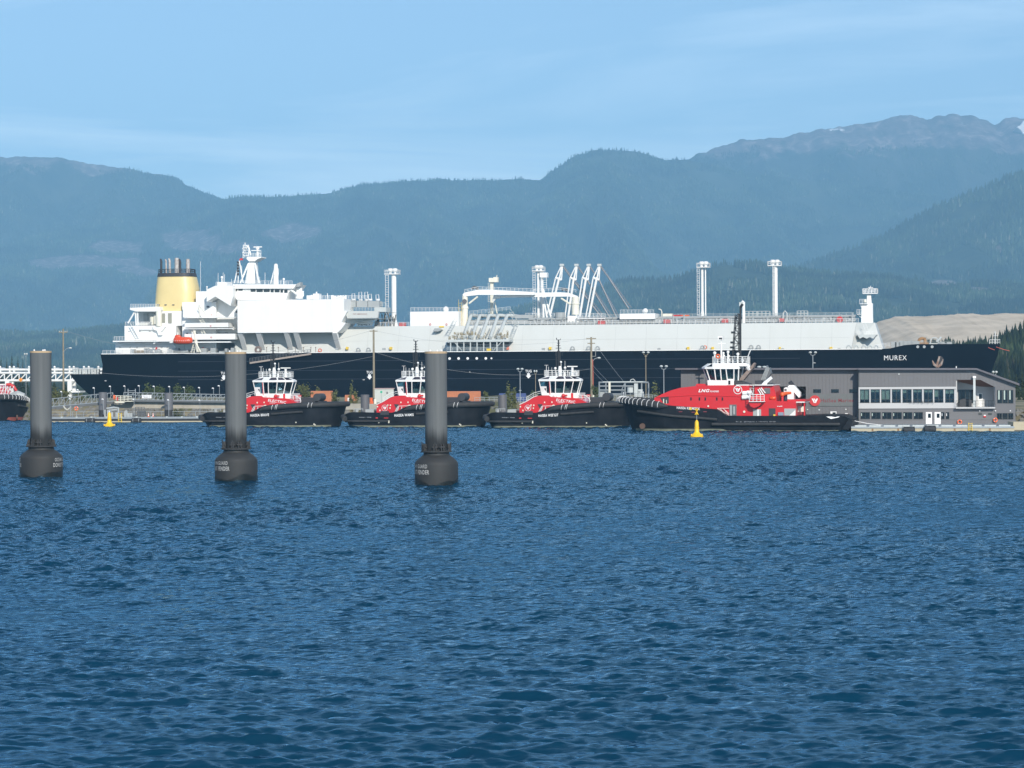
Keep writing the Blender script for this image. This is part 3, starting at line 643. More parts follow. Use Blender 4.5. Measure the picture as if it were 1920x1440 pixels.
for px, py, w in ((198, 714, 3.5), (416, 713, 4), (682, 712, 4), (881, 697.5, 2)):
    a = S(px, py, 0); m = MB().box(a.x-w/12, a.x+w/12, -.07, .0, a.z-.15, a.z+.15); m.build('draught_mark', WORN, hull)
for i, px in enumerate((843, 860, 877, 894, 911, 921.5)):
    c = S(px, 672.2 - i*.08, 0); MB().disc((c.x, -.08, c.z), .42 if i < 5 else .3, .05, 12).build('porthole', WLETTER, hull)
# bow: anchor in its recess, rails, little mast, ropes
pa = S(1757, 679, 5); va = hull_v(pa.x, pa.z)
m = MB(); m.tube((pa.x+.6, va-.5, pa.z+1.8), (pa.x-.3, va-.7, pa.z-1.2), .32, 8)
for s_ in (-1, 1):
    m.path([(pa.x, va-.7, pa.z-1.5), (pa.x+s_*1.1, va-.8, pa.z-.7), (pa.x+s_*1.7, va-.9, pa.z+.9)], [.42, .40, .1], 7)
m.build('anchor', mat('rusty iron', (.24, .13, .085), .85, var=.5, scale=1.2, dirt=(.45, .42, .38)), hull, smooth=40)
MB().disc((pa.x+.4, va-.25, pa.z+.5), 1.5, .2, 18).build('anchor_recess', mat('scuffed hull paint', (.035, .03, .03), .6, var=.5, scale=1), hull)
m = MB(); a = S(1866, 645, 23); m.tube(a, a+Vector((0, 0, 4.0)), .13, 6); m.tube(a+Vector((-.6, 0, 2.6)), a+Vector((.9, 0, 2.6)), .07, 5); m.build('jackstaff', RAILW, ship)
m = MB().rail([(u_bow-3.8, 21, Z_FC), (u_bow-.6, 22.6, Z_FC), (u_bow-3.8, 25, Z_FC)], 1.4, .06, 3, 1.0)
m.build('bow_railing', RAILW, ship)
for (x0, y0, x1, y1) in ((1850, 650, 1865, 656), (1868, 650.5, 1893, 658)):
    m = MB(); m.path([S(x0, y0, 20), S((x0+x1)/2, (y0+y1)/2+.6, 19.5), S(x1, y1, 19)], .11, 5); m.build('mooring_line', mat('orange red rope', (.55, .12, .07), .9), ship)
# stern bulwark gear and rails
m = MB().rail([(u_st+.3, 6, Z_DECK+.1), (u_st+8, 3.5, Z_DECK+.1), (u_st+26, .6, Z_DECK+.1)], 1.15, .055, 3, 1.6); m.build('stern_railing', RAILW, ship)
m = MB()
for i in range(9):
    a = S(139+i*5.6, 700.5, 12); m.cyl((a.x, 12, Z_STEP), .42, 1.5, 8); m.cyl((a.x, 12, Z_STEP+1.5), .58, .3, 8)
    if i % 3 == 0: m.box(a.x+.6, a.x+1.9, 13, 14.5, Z_STEP, Z_STEP+1.6)
m.build('bollard', LGREY, ship)['kind'] = 'stuff'

# ---- helper for boxy parts given by what they cover in the photo
def SB(name, m_, x0, y0, x1, y1, v0, v1, parent=ship, **kw): return MB().pbox(S, x0, y0, x1, y1, v0, v1).build(name, m_, parent, **kw)
# ---- cargo trunk: long off-white deckhouse side, leaning in a little
def slab(pts_bot_top, m_, name, v0b, v0t, v1):
    (xa, ya), (xb, yb), (xc, yc), (xd, yd) = pts_bot_top   # bottom left, bottom right, top right, top left
    q = [S(xa, ya, v0b), S(xb, yb, v0b), S(xc, yc, v0t), S(xd, yd, v0t)]
    zb = Z_DECK; zt = (q[2].z+q[3].z)/2
    A = [(q[0].x, v0b, zb), (q[1].x, v0b, zb), (q[2].x, v0t, zt), (q[3].x, v0t, zt)]
    B = [(x, 2*23-v, z) for x, v, z in A]
    mb = MB(); mb.add(A+B, [(0, 1, 2, 3), (7, 6, 5, 4), (0, 4, 5, 1), (1, 5, 6, 2), (2, 6, 7, 3), (3, 7, 4, 0)])
    return mb.build(name, m_, ship), zt
trunk, Z_TR = slab([(440, 662), (1596, 656), (1606, 605.5), (440, 613)], TRUNK, 'cargo_trunk', 6.2, 9.5, 38)
m = MB(); a = [S(1596, 656, 8), S(1656, 656, 16), S(1640, 605.3, 17), S(1606, 605.3, 10.5)]
zb, zt = Z_DECK, Z_TR
A = [(a[0].x, 8, zb), (a[1].x, 17, zb), (a[2].x, 18, zt), (a[3].x, 10.5, zt)]; B = [(x, 46-v, z) for x, v, z in A]
m.add(A+B, [(0, 1, 2, 3), (7, 6, 5, 4), (1, 5, 6, 2), (2, 6, 7, 3), (0, 4, 5, 1)]); m.build('trunk_front', TRUNK, ship)
m = MB(); m.prism(S, [(1607, 627.5), (1644, 627.5), (1637, 635), (1631, 632), (1625, 635), (1618, 632), (1612, 635)], 8.5, 14); m.build('forward_platform', LGREY, ship)
m = MB(); m.rail([S(1607, 627.5, 8.6), S(1644, 627.5, 10)], 1.1, .05, 3, 1.3); m.build('platform_railing', RAILW, ship)
m = MB(); m.ladder(S(1620, 606, 9.4), S(1629, 627, 9.4), 1.0, .07, .6); m.build('forward_stair', RAILW, ship)
for i, (px, r_) in enumerate(((1591.5, 3.9), (1605.5, 3.7), (1620, 3.9), (1631, 3.9), (1643, 3.4))):
    c = S(px, 651.6, 2); MB().torus((c.x, 2, c.z), r_/6.05, .22, 'v', 14, 6).build('fairlead', LGREY, ship, smooth=50)
m = MB().rail([(su(1640, 1.2), 1.2, Z_DECK+.1), (su(1668, 3), 3, Z_DECK+.8)], 1.2, .05, 3, 1.3); m.build('deck_railing', RAILW, ship)
# deck stowage along the foot of the trunk
for px, w, m_ in ((650, 3.6, YBOX), (732, 4, YBOX), (951.5, 4.2, ORANGE), (1031, 4.4, YBOX), (1290, 4.4, YBOX), (1336, 4.4, YBOX), (1462, 3.4, YBOX), (1558, 5, YBOX)):
    SB('deck_box', m_, px-w/2, 650.3, px+w/2, 655.5, 5.5, 7)
for px in (671, 690, 1073, 1103, 1120, 1317, 1408, 1422):
    c = S(px, 655, 4); m = MB(); m.torus((c.x, 4.5, Z_DECK+.9), .55, .2, 'v', 12, 6); m.box(c.x-.7, c.x+.7, 4.6, 5.2, Z_DECK, Z_DECK+.8); m.build('mooring_roller', GREYP, ship)
for px in (631, 719, 1018, 1235, 1315, 1467, 1573):
    SB('pipe_stand', GREYP, px-2.5, 652.5, px+2.5, 656.5, 3, 4)
for px, py in ((600, 657), (1322, 651.3)):
    c = S(px, py, 5); MB().torus((c.x, 5, c.z), .5, .14, 'v', 14, 6).build('ring_buoy', ORANGE, ship)
# ---- piping and rails on top of the trunk
m = MB()
for k, (dz, v, r) in enumerate(((.55, 13.5, .30), (1.15, 14.2, .22), (1.9, 15.5, .40), (.8, 17, .35), (2.3, 18, .25))):
    m.path([(su(975), v, Z_TR+dz), (su(1300), v, Z_TR+dz), (su(1598), v, Z_TR+dz)], r, 6)
rq = random.Random(3)
for i in range(90):
    u = su(980) + (su(1600)-su(980))*i/90; h = rq.uniform(.6, 2.4)
    m.box(u-.07, u+.07, 13.2, 18, Z_TR, Z_TR+h)
    if rq.random() < .35: m.tube((u, 13.4, Z_TR+.5), (u, 13.4, Z_TR+rq.uniform(1.5, 3)), rq.uniform(.12, .3), 6)
    if rq.random() < .3: m.box(u, u+rq.uniform(.5, 1.4), 13.6, 14.6, Z_TR+.3, Z_TR+rq.uniform(.8, 1.9))
m.build('cargo_piping', GREYP, ship)['kind'] = 'stuff'
m = MB().rail([(su(655), 10.8, Z_TR), (su(1606), 10.8, Z_TR)], 1.25, .055, 3, 1.9); m.build('trunk_railing', RAILW, ship)
m = MB().rail([(su(980), 22, Z_TR+2.2), (su(1592), 22, Z_TR+2.2)], 1.1, .05, 3, 2.2); m.box(su(980), su(1592), 21, 23, Z_TR+1.9, Z_TR+2.2); m.build('catwalk', LGREY, ship)
for x0, x1, y0, y1 in ((748, 760, 605, 612.5), (1121, 1134, 601, 608), (1244, 1256, 599, 606), (1353, 1365, 598, 605), (1461, 1470, 597, 603.5)):
    SB('fire_box', SIGRED, x0, y0, x1, y1, 11.4, 13)
c = S(1574.5, 599, 11.5); MB().disc((c.x, 11.3, c.z), 1.0, 1.3, 16).build('hose_reel', SIGRED, ship)
for x0, x1, m_ in ((1262, 1277, SIGRED), (1277.5, 1291, ORANGE)): SB('deck_container', m_, x0, 590.3, x1, 595.5, 20, 23)
c = S(1241, 594, 19); m = MB(); m.path([c, c+Vector((0, 0, 1.6)), c+Vector((-.3, 0, 2.3)), c+Vector((-1.0, 0, 2.5))], .16, 6); m.build('vent_gooseneck', CREAM, ship)
SB('valve_house', CREAM, 1243, 588, 1260, 596, 19, 22)
# racks of vertical pipe between the forward masts
for x0, x1 in ((1396, 1419), (1420.5, 1443), (1495, 1514)):
    m = MB()
    a, b_ = su(x0, 16), su(x1, 16); n = max(3, int((b_-a)/1.1)); zt_ = sz(583.5, 1420, 16)
    for i in range(n+1):
        u = a+(b_-a)*i/n
        for v in (16, 19): m.tube((u, v, Z_TR), (u, v, zt_), .09, 5)
    for i in range(n+1): u = a+(b_-a)*i/n; m.tube((u, 16, zt_), (u, 19, zt_), .06, 4)
    for v in (16, 19):
        for z in (zt_, zt_-.8, zt_-1.5): m.tube((a, v, z), (b_, v, z), .07, 5)
    m.build('pipe_rack', LGREY, ship)
c = S(1472, 593, 14); m = MB(); m.path([c+Vector((-.6, 0, -1.6)), c+Vector((-.6, 0, 1)), c+Vector((0, 0, 1.7)), c+Vector((.6, 0, 1)), c+Vector((.6, 0, -1.6))], .2, 7); m.build('vent_gooseneck', LGREY, ship)
m = MB(); a = S(1394.5, 604, 13); m.pbox(S, 1392.3, 566, 1396.6, 606, 13, 13.8); m.tube(S(1394, 564, 13.4), S(1388, 572, 13.4), .4, 6); m.build('deck_post', WHITE, ship)

# ---- vent masts
def vent_mast(x0, x1, ytop, ybase, ladder, thin_post, px0, px1, plat_y, v=23):
    t0, t1 = S(x0, ytop, v), S(x1, ytop, v); r = (t1.x-t0.x)/2; c = (t0.x+t1.x)/2; zb = S(x0, ybase, v).z
    zb = max(zb-.3, Z_TR-.1); zp = S(x0, plat_y, v).z
    m = MB(); m.cyl((c, v, zb), r, zp-zb, 12); m.lathe([(r*1.9, 0), (r*1.02, 2.4)], (c, v, zb), 12)
    o = m.build('vent_mast', WHITE, ship, smooth=40)
    if thin_post:
        a = su((thin_post[0]+thin_post[1])/2, v); w = (su(thin_post[1], v)-su(thin_post[0], v))/2
        MB().cyl((a, v, zb), w, zp-zb, 8).build('vent_pipe', WHITE, o)
    if ladder:
        a = (su(ladder[0], v)+su(ladder[1], v))/2; w = su(ladder[1], v)-su(ladder[0], v)
        mb = MB(); mb.ladder((a, v-r-.5, zb+1), (a, v-r-.5, zp), w, .09, .75)
        for i in range(int((zp-zb)/1.5)):
            mb.tube((a-w/2, v-r-.5, zb+1+i*1.5), (a, v-r-1.1, zb+1+i*1.5), .06, 4); mb.tube((a+w/2, v-r-.5, zb+1+i*1.5), (a, v-r-1.1, zb+1+i*1.5), .06, 4)
        mb.build('mast_ladder', RAILW, o)
    a, b_ = su(px0, v), su(px1, v)
    mb = MB(); mb.box(a, b_, v-1.6, v+1.6, zp, zp+.28); mb.rail([(a, v-1.5, zp+.28), (b_, v-1.5, zp+.28), (b_, v+1.5, zp+.28), (a, v+1.5, zp+.28), (a, v-1.5, zp+.28)], 1.15, .07, 2, 1.2); mb.build('mast_platform', RAILW, o)
    mb = MB(); w = (b_-a)
    for q in (.36, .68): mb.lathe([(.45, 0), (.45, .7), (.8, .9), (.85, 1.5), (.5, 1.75)], (a+w*q, v, zp+.28), 10)
    mb.build('vent_head', WHITE, o, smooth=40)
    return o
vent_mast(733.8, 743, 515, 612, (725.3, 731), None, 723.5, 750, 514.8)
vent_mast(1006.6, 1011.5, 510, 608, (1001, 1005.5), (1014, 1020), 1000, 1022, 509)
o = vent_mast(1314, 1319, 504, 596, (1308.6, 1312.8), (1322.3, 1324.8), 1308, 1332, 502)
vent_mast(1448.3, 1458, 500, 604, (1450.5, 1454.5), None, 1441, 1466, 499)
m = MB()
for x1, x2 in ((1018, 1037), (1016, 1028), (1017, 1020)): m.tube(S(x1, 542, 21.5), S(x2, 609, 19), .3, 6)
m.ladder(S(1020, 519, 21), S(1020.5, 540, 21), 1.6, .08, .7); m.pbox(S, 1012, 511, 1025, 520, 21.3, 24.5)
m.build('mast_stay', WHITE, ship)
# slim radar-like mast between crane booms
m = MB(); m.pbox(S, 919, 526, 924.5, 590, 23, 24.2); m.ladder(S(918, 588, 22.8), S(918, 530, 22.8), .9, .06, .7); m.pbox(S, 916.5, 521, 926, 529, 22, 25); m.pbox(S, 925, 519.5, 933, 529, 22.5, 24.5); m.tube(S(931, 519, 23), S(932, 516, 23), .15, 5); m.tube(S(921, 588, 23), S(923.5, 568, 20), .2, 5); m.tube(S(928, 566, 20), S(932, 588, 20), .2, 5)
m.build('signal_mast', CREAM, ship)
# ---- deckhouse by the cranes
SB('deckhouse', WHITE, 769, 583.5, 860, 613.5, 9.5, 24)
m = MB().rail([S(770, 583.5, 9.8), S(862, 583.5, 9.8)], 1.15, .055, 3, 1.2); m.build('deckhouse_railing', RAILW, ship)
c = S(836, 580, 14); MB().ball((c.x, 14, c.z), .95, 12).build('radar_dome', WHITE, ship, smooth=60)
for px in (806.5, 837):
    p0 = S(px-1.3, 610, 9.3); m = MB(); m.add(*ring_geo((p0.x+.25, p0.z+.3), .34, .2, 9.3, 10)); m.build('hose_mark', SIGRED, ship)
SB('fire_plan_box', YBOX, 823.5, 611.3, 832, 613.8, 9.0, 9.6)
m = MB(); m.prism(S, [(811, 621.5), (815, 615.5), (823, 615.5), (828, 618.5), (821, 621.5)], 6.5, 11); m.build('shaded_bracket', GREYP, ship)  # bracket in shadow, its shade put into the grey colour
# ---- cargo cranes
def crane(bx0, bx1, ytop, ybot, jib, v, name, cab_left):
    o = MB().pbox(S, bx0, ytop+10, bx1, ybot, v, v+2.4, ref=v)
    c = S((bx0+bx1)/2, ybot, v); r = (S(bx1, ybot, v).x-S(bx0, ybot, v).x)/2; zt_ = S(bx0, ytop, v).z
    m = MB(); m.lathe([(r*1.05, 0), (r*1.05, .55*(zt_-c.z)), (r*1.2, .56*(zt_-c.z)), (r*1.2, .62*(zt_-c.z)), (r*.95, .64*(zt_-c.z)), (r*.95, zt_-c.z-.4), (r*.5, zt_-c.z)], (c.x, v, c.z), 16)
    o = m.build(name, CREAM, ship, smooth=40)
    m = MB(); m.prism(S, jib, v-.9, v+.9, ref=v); m.build('crane_jib', WHITE, o)
    return o, c, r
o, c, r = crane(866.5, 877.5, 553, 612, [(868, 553.5), (871, 549), (897, 543), (918, 543), (1003, 547.5), (1003, 553), (898, 553), (872, 556)], 15, 'cargo_crane', True)
m = MB(); m.tube(S(879.5, 569, 15), S(896, 556, 15), .3, 6); m.build('jib_ram', CREAM, o)
m = MB(); c2 = S(871, 565, 13.6); m.disc((c2.x, 13.4, c2.z), .75, .3, 14); m.build('hoist_opening', DGREY, o)
m = MB(); m.rail([S(871, 549, 14), S(897, 543.5, 14), S(1003, 547.5, 14)], 1.0, .06, 2, 1.3); m.build('jib_railing', RAILW, o)
m = MB(); m.path([S(885, 541, 15), S(889, 538.5, 15), S(897, 541, 15)], .5, 7); m.build('hoist_winch', DGREY, o)
m = MB(); m.rail([S(860, 585, 13), S(860, 562, 13)], .1, .05); m.ladder(S(862.5, 611, 13.5), S(862.5, 566, 13.5), .9, .06, .8); m.build('crane_ladder', YBOX, o)
o, c, r = crane(1072, 1086, 555, 590, [(938, 555), (1000, 549), (1050, 548), (1066, 549), (1083, 555), (1083, 558), (1066, 556), (1005, 557), (940, 558)], 17, 'cargo_crane', False)
m = MB(); m.tube(S(1052, 559, 17), S(1073, 573, 17), .3, 6); m.build('jib_ram', CREAM, o)
m = MB(); m.rail([S(1000, 548, 16), S(1050, 545.5, 16), S(1080, 549, 16)], 1.0, .06, 2, 1.3); m.build('jib_railing', RAILW, o)
m = MB(); m.path([S(1053, 543.5, 17), S(1058, 541.5, 17), S(1064, 545, 17)], .5, 7); m.build('hoist_winch', DGREY, o)
m = MB(); m.path([S(924, 565, 17), S(929, 556, 17), S(938, 556, 17)], [.35, .8, .6], 8); m.build('crane_hook', WHITE, o)
m = MB(); m.prism(S, [(1063.5, 608.5), (1064.5, 592), (1083, 592), (1090, 608.5)], 14, 20); m.build('crane_base', WHITE, o)
# ---- loading manifold: five fat pipes bending down to an outboard platform
plat = MB(); plat.pbox(S, 838, 636, 955, 641.5, .8, 9); plat = plat.build('manifold_platform', LGREY, ship)
for i in range(9):
    px = 845+i*12.4; a = S(px, 641, 1.2); MB().box(a.x-.16, a.x+.16, 1.0, 1.5, Z_DECK, a.z).build('platform_post', LGREY, plat)
for xa, xb in ((852, 866), (940, 925)): MB().tube(S(xa, 641.5, 1.2), S(xb, 657, 1.2), .14, 5).build('platform_brace', LGREY, plat)
SB('manifold_shade', DGREY, 838, 641.8, 954, 657.5, 7.0, 8.6)  # dark grey slab stands in for the shade under the manifold platform
m = MB().rail([S(838, 657.6, 1.0), S(955, 657.6, 1.0)], 1.0, .05, 3, 1.8); m.build('manifold_railing', LGREY, ship)
m = MB().rail([S(838, 636, .9), S(955, 636, .9)], 1.1, .05, 3, 1.8); m.build('platform_railing', LGREY, plat)
for xt, xb in ((883, 872), (900, 887), (917, 904.5), (934, 922), (951, 937)):
    m = MB(); a = S(xt, 591.5, 15); b_ = S(xb, 626, 5)
    m.path([a+Vector((3.2, 3.5, -.3)), a+Vector((1.0, 1.0, 0)), a, a+(b_-a)*.12, b_, b_+Vector((-.1, -1.6, -1.2))], .58, 9); m.build('manifold_pipe', LGREY, ship, smooth=50)
m = MB()
for xt, xb in ((892, 880), (909, 896), (926, 913), (943, 930)):
    m.path([S(xt, 600, 14), S(xb, 628, 6)], .28, 7)
for i in range(7): m.path([(su(862), 15+i*.6, Z_TR+.6+.35*(i % 4)), (su(985), 15+i*.6, Z_TR+.6+.35*(i % 4))], .26, 6)
m.build('manifold_branch_pipe', GREYP, ship, smooth=50)
m = MB(); rq = random.Random(8)
for i in range(70):
    a = S(842+rq.uniform(0, 110), rq.uniform(624, 635.5), rq.uniform(2.5, 6)); h = rq.uniform(.2, .55)
    if rq.random() < .5: m.box(a.x-h*.6, a.x+h*.6, a.y-h*.6, a.y+h*.6, a.z-h, a.z+h)
    else: m.cyl((a.x, a.y, a.z-h), h*.45, 2*h, 7)
    if rq.random() < .4: m.torus((a.x, a.y-.3, a.z+h), .32, .06, 'v', 8, 4)
m.build('manifold_valve', mat('weathered brass', (.33, .28, .18), .6, var=.4, scale=1), ship)['kind'] = 'stuff'
m = MB(); m.pbox(S, 912.5, 653.5, 920.5, 657.8, .9, 1.3); m.build('spill_kit', YBOX, ship)
for xa, ya, xb, yb in ((840, 624, 853, 601), (958, 584, 969, 607), (969, 607, 956, 640)):
    m = MB(); m.ladder(S(xa, ya, 6), S(xb, yb, 7.5), 1.2, .10, .8); m.tube(S(xa, ya-4, 6), S(xb, yb-4, 7.5), .07, 4); m.build('manifold_stair', LGREY, ship)
m = MB(); m.rail([S(880, 590.5, 14), S(957, 582, 14)], 1.2, .06, 3, 1.3); m.build('manifold_railing', LGREY, ship)
SB('pipe_cover', GREYP, 966, 590, 1000, 597, 16, 19); m = MB(); m.lathe([(1.2, 0), (1.6, 1.6), (1.6, 3.0)], tuple(S(1050, 603.5, 17)), 14); m.build('mast_bucket', GREYP, ship)
m = MB(); m.rail([S(985, 596, 20), S(1060, 596, 20)], 1.5, .06, 3, 1.2); m.rail([S(1084, 597, 13), S(1135, 597, 13)], 1.6, .06, 3, 1.2); m.box(su(1084, 13), su(1135, 13), 13, 16, sz(598.5, 1100, 13), sz(597, 1100, 13)); m.build('catwalk_railing', RAILW, ship)
SB('deckhouse', WHITE, 1162, 587.5, 1228, 598.5, 12, 22)
m = MB().rail([S(1163, 587.5, 12.1), S(1226, 587.5, 12.1)], 1.1, .055, 3, 1.2); m.build('deckhouse_railing', RAILW, ship)
c = S(1210, 583, 14); MB().ball((c.x, 14, c.z), .85, 12).build('radar_dome', WHITE, ship, smooth=60)
# ---- forward mast
m = MB(); m.prism(S, [(1614.8, 606), (1615.5, 568.5), (1636, 568.5), (1636.5, 606)], 21.5, 24.5); m.prism(S, [(1625, 568.6), (1625.8, 552), (1633, 552), (1634, 568.6)], 22, 24)
fm = m.build('fore_mast', WHITE, ship)
m = MB(); a = S(1617.5, 550.5, 21.5); b_ = S(1645, 550.5, 21.5); m.box(a.x, b_.x, 21, 25, a.z-.1, a.z+.2); m.rail([(a.x, 21, a.z+.2), (b_.x, 21, a.z+.2), (b_.x, 25, a.z+.2), (a.x, 25, a.z+.2)], 1.3, .08, 3, .9)
for px in (1621, 1627, 1634, 1641): m.tube(S(px, 550, 22.5), S(px+.5, rq.uniform(541, 546), 22.5), .22, 5)
m.tube(S(1629, 543, 23), S(1633, 536, 23), .12, 5); m.tube(S(1628, 539, 23), S(1637, 539.5, 23), .14, 5); m.build('mast_platform', RAILW, fm)
for py, x0, x1 in ((569.5, 1611.5, 1627), (589, 1606.5, 1616)):
    m = MB(); m.pbox(S, x0, py-.6, x1, py+.6, 20.5, 23); m.rail([S(x0, py-.6, 20.6), S(x1, py-.6, 20.6)], 1.3, .06, 3, .9); m.tube(S(x0+1, py, 21.5), S(1615.5, py+7, 21.5), .1, 4); m.build('mast_platform', RAILW, fm)
c = S(1622, 567, 20.8); MB().cyl(tuple(c), .45, .9, 8).build('fog_signal', CREAM, fm)
# ---- winches on the bow
m = MB(); c = S(1729, 641, 15); m.torus(tuple(c), 1.1, .45, 'v', 14, 7); c = S(1734, 640, 15); m.torus(tuple(c), .9, .4, 'u', 14, 7); m.pbox(S, 1722, 642, 1741, 645.5, 14, 17); m.build('windlass', mat('orange brown machinery', (.42, .22, .07), .6, var=.4, scale=1, dirt=(.12, .09, .07)), ship, smooth=40)
m = MB(); c = S(1752, 641, 15); m.torus(tuple(c), 1.3, .18, 'v', 18, 6); m.pbox(S, 1742, 643, 1775, 645.5, 14, 17); m.tube(S(1756, 641, 14), S(1765, 632, 14), .35, 7); m.build('mooring_winch', LGREY, ship, smooth=40)
m = MB()
for px, h in ((1676, 2), (1683, 1.5), (1690, 2.5), (1698, 2.3), (1706, 2.4), (1713, 2), (1719, 2.2), (1766, 1.6), (1780, 1.3)):
    a = S(px, 644.5, 12); m.box(a.x-.8, a.x+.8, 12, 14, Z_FC-1.5, Z_FC+h*.45)
m.build('bow_fitting', GREYP, ship)['kind'] = 'stuff'
SB('bow_stores', mat('blue box paint', (.12, .25, .40), .5), 1698, 641.5, 1704, 646, 13, 15)
for px, py in ((1721, 650.3), (1733, 650.2), (1747.5, 650.2)):
    c = S(px, py, 6); MB().disc((c.x, hull_v(c.x, c.z)-.1, c.z), .45, .1, 10).build('hawse_hole', GREYP, hull)
m = MB().rail([(su(1712, 5), 7.5, Z_FC), (su(1790, 10), 14, Z_FC)], .9, .04, 3, 2); m.build('bow_railing', GREYP, ship)
# ---- the white overhanging cargo house and its brackets
SB('machinery_house', WHITE, 445.5, 561, 622.5, 624.3, .5, 16)
m = MB(); m.prism(S, [(622.6, 560), (645, 560), (645, 583), (651, 583.5), (640, 604), (648, 606), (640, 617), (632, 624.3), (622.6, 624.3)], 1.5, 14); m.build('machinery_house_end', WHITE, ship)
for px in (449.5, 483.5, 536, 554, 626.5):
    a = S(px, 624.3, .8); zb_ = Z_DECK+1.2
    m = MB(); m.add([(a.x-.75, .8, a.z), (a.x+.75, .8, a.z), (a.x+.75, 6.4, zb_), (a.x-.75, 6.4, zb_), (a.x-.75, 3.0, a.z), (a.x+.75, 3.0, a.z)], [(0, 3, 2, 1), (0, 1, 5, 4), (1, 2, 5), (0, 4, 3), (3, 4, 5, 2)])
    m.build('support_bracket', WHITE, ship)
m = MB(); m.prism(S, [(647, 583.5), (710, 583.5), (708, 596), (651, 596.5)], 3, 4.4); m.pbox(S, 651, 596.5, 706, 597.4, 3, 11); m.prism(S, [(640, 607), (652, 597), (706, 597), (700, 600), (660, 607)], 6.5, 9)
sb = m.build('sponson', TRUNK, ship)
m = MB(); p0 = S(662, 590.2, 3); p1 = S(688, 587.2, 3); text_plate(m, 'NO SMOKING', (p0.x, p0.z), p1.x-p0.x, p1.z-p0.z, 2.95, .01, slope=-.01); m.build('warning_lettering', mat('faded red lettering', (.30, .16, .15), .7), sb)
m = MB(); p0 = S(650, 602, 9.3); m.prism(S, [(671, 602.5), (700, 602.5), (697, 611), (668, 611)], 9.0, 9.4); m.build('sign_board', WHITE, ship)
m = MB(); p0 = S(671.5, 610.5, 8.9); worn_marks(m, (p0.x, p0.z), 4.0, .5, 8.95, 9, 4); m.build('sign_lettering', DGREY, ship)['kind'] = 'stuff'
for i, (x0, x1) in enumerate(((644, 667), (668.5, 689), (690, 711))):
    g = MB().pbox(S, x0, 563+i*.6, x1, 575.5+i*.4, 11, 15).build('compressor_cover', GREYP, ship)
for px, pt in ((660, 551), (673, 548), (684, 548), (691, 552), (705, 553)):
    m = MB(); a = S(px, 563, 13); h = S(px, pt, 13).z-a.z; m.path([a, a+Vector((0, 0, h)), a+Vector((.9, 0, h+.1)), a+Vector((1.0, 0, h*.25))], .12, 6); m.lathe([(.7, 0), (.7, .55)], (a.x+.6, 13, a.z-.1), 10); m.build('vent_gooseneck', RAILW, ship)
m = MB().rail([S(645, 583.5, 9), S(702, 583.5, 9)], 1.3, .06, 3, 1.0); m.rail([S(711, 575, 12), S(724, 575, 12)], 1.4, .06, 3, 1.0); m.pbox(S, 645, 582.8, 702, 584, 9, 16); m.pbox(S, 702, 576, 724, 585, 10, 16); m.build('compressor_deck', LGREY, ship)
m = MB(); rq = random.Random(4)
for i in range(26):
    px = 700+rq.uniform(0, 38); a = S(px, 611.5, 12); m.tube((a.x, 11+rq.random()*5, Z_TR), (a.x+rq.uniform(-.3, .3), 11+rq.random()*5, Z_TR+rq.uniform(1, 4.5)), rq.uniform(.08, .28), 6)
for py in (586, 598, 604): m.pbox(S, 705, py, 738, py+.8, 11.5, 16)
m.build('compressor_piping', mat('dull grey piping', (.22, .23, .22), .6, var=.3), ship)['kind'] = 'stuff'
m = MB().rail([S(598, 561, 3), S(690, 561, 12)], 1.1, .055, 3, 1.1); m.build('house_railing', RAILW, ship)
m = MB(); m.pbox(S, 587, 550.5, 598, 561, 6, 9); m.lathe([(.5, 0), (.6, 1.1), (.3, 1.4)], tuple(S(585, 561, 7)), 8); m.tube(S(593.5, 551, 7), S(593.5, 547, 7), .25, 6); m.tube(S(614, 561, 6), S(614, 550, 6), .14, 5); m.pbox(S, 575, 554, 586, 561, 6, 10)
rq = random.Random(6)
for i in range(12): m.lathe([(.22, 0), (.30, rq.uniform(.8, 1.4))], tuple(S(622+i*2.4, 561, 8)), 6)
m.build('roof_equipment', WHITE, ship)['kind'] = 'stuff'
# ---- bridge and accommodation
br = MB(); br.prism(S, [(404, 624), (404, 536), (435, 536), (445.5, 548), (445.5, 624)], 7.5, 38)
acc = br.build('accommodation', WHITE, ship)
m = MB(); m.prism(S, [(395, 624.5), (395, 634), (444.5, 640), (444.5, 560), (430, 572), (395, 597)], 9, 37); m.build('accommodation_side', WHITE, ship)
m = MB(); m.prism(S, [(387.5, 566), (387.5, 543), (404.2, 535.5), (437, 535.5), (437, 556), (432, 573.5), (404, 556)], .6, 7.6); m.build('bridge_wing', WHITE, ship)
m = MB(); m.prism(S, [(444, 562), (436, 547.5), (437, 541), (548, 541), (541, 548.5), (536, 562)], 4, 16)
wh = m.build('wheelhouse', WHITE, ship)
m = MB(); m.prism(S, [(434, 541.2), (436, 533), (556, 533), (550, 541.2)], 3, 15); m.build('bridge_roof', WHITE, ship)
for x0, x1, y0, y1 in ((438, 444.5, 540.5, 546), (447, 454.5, 540.5, 545), (470, 479, 540.5, 547), (481, 492.5, 541.5, 547.5), (494.5, 505.5, 541.5, 547.5), (507.5, 513, 541.8, 548), (515, 524, 542, 548), (526, 530.5, 542.5, 548.5), (533, 539, 543, 549)):
    MB().pbox(S, x0, y0, x1, y1, 3.85, 4.1).build('window', DARKGLASS, wh)
m = MB(); m.prism(S, [(556, 532), (563, 529), (563, 536.5), (556, 538)], 3, 6); m.build('wing_camera_box', GREYP, ship)
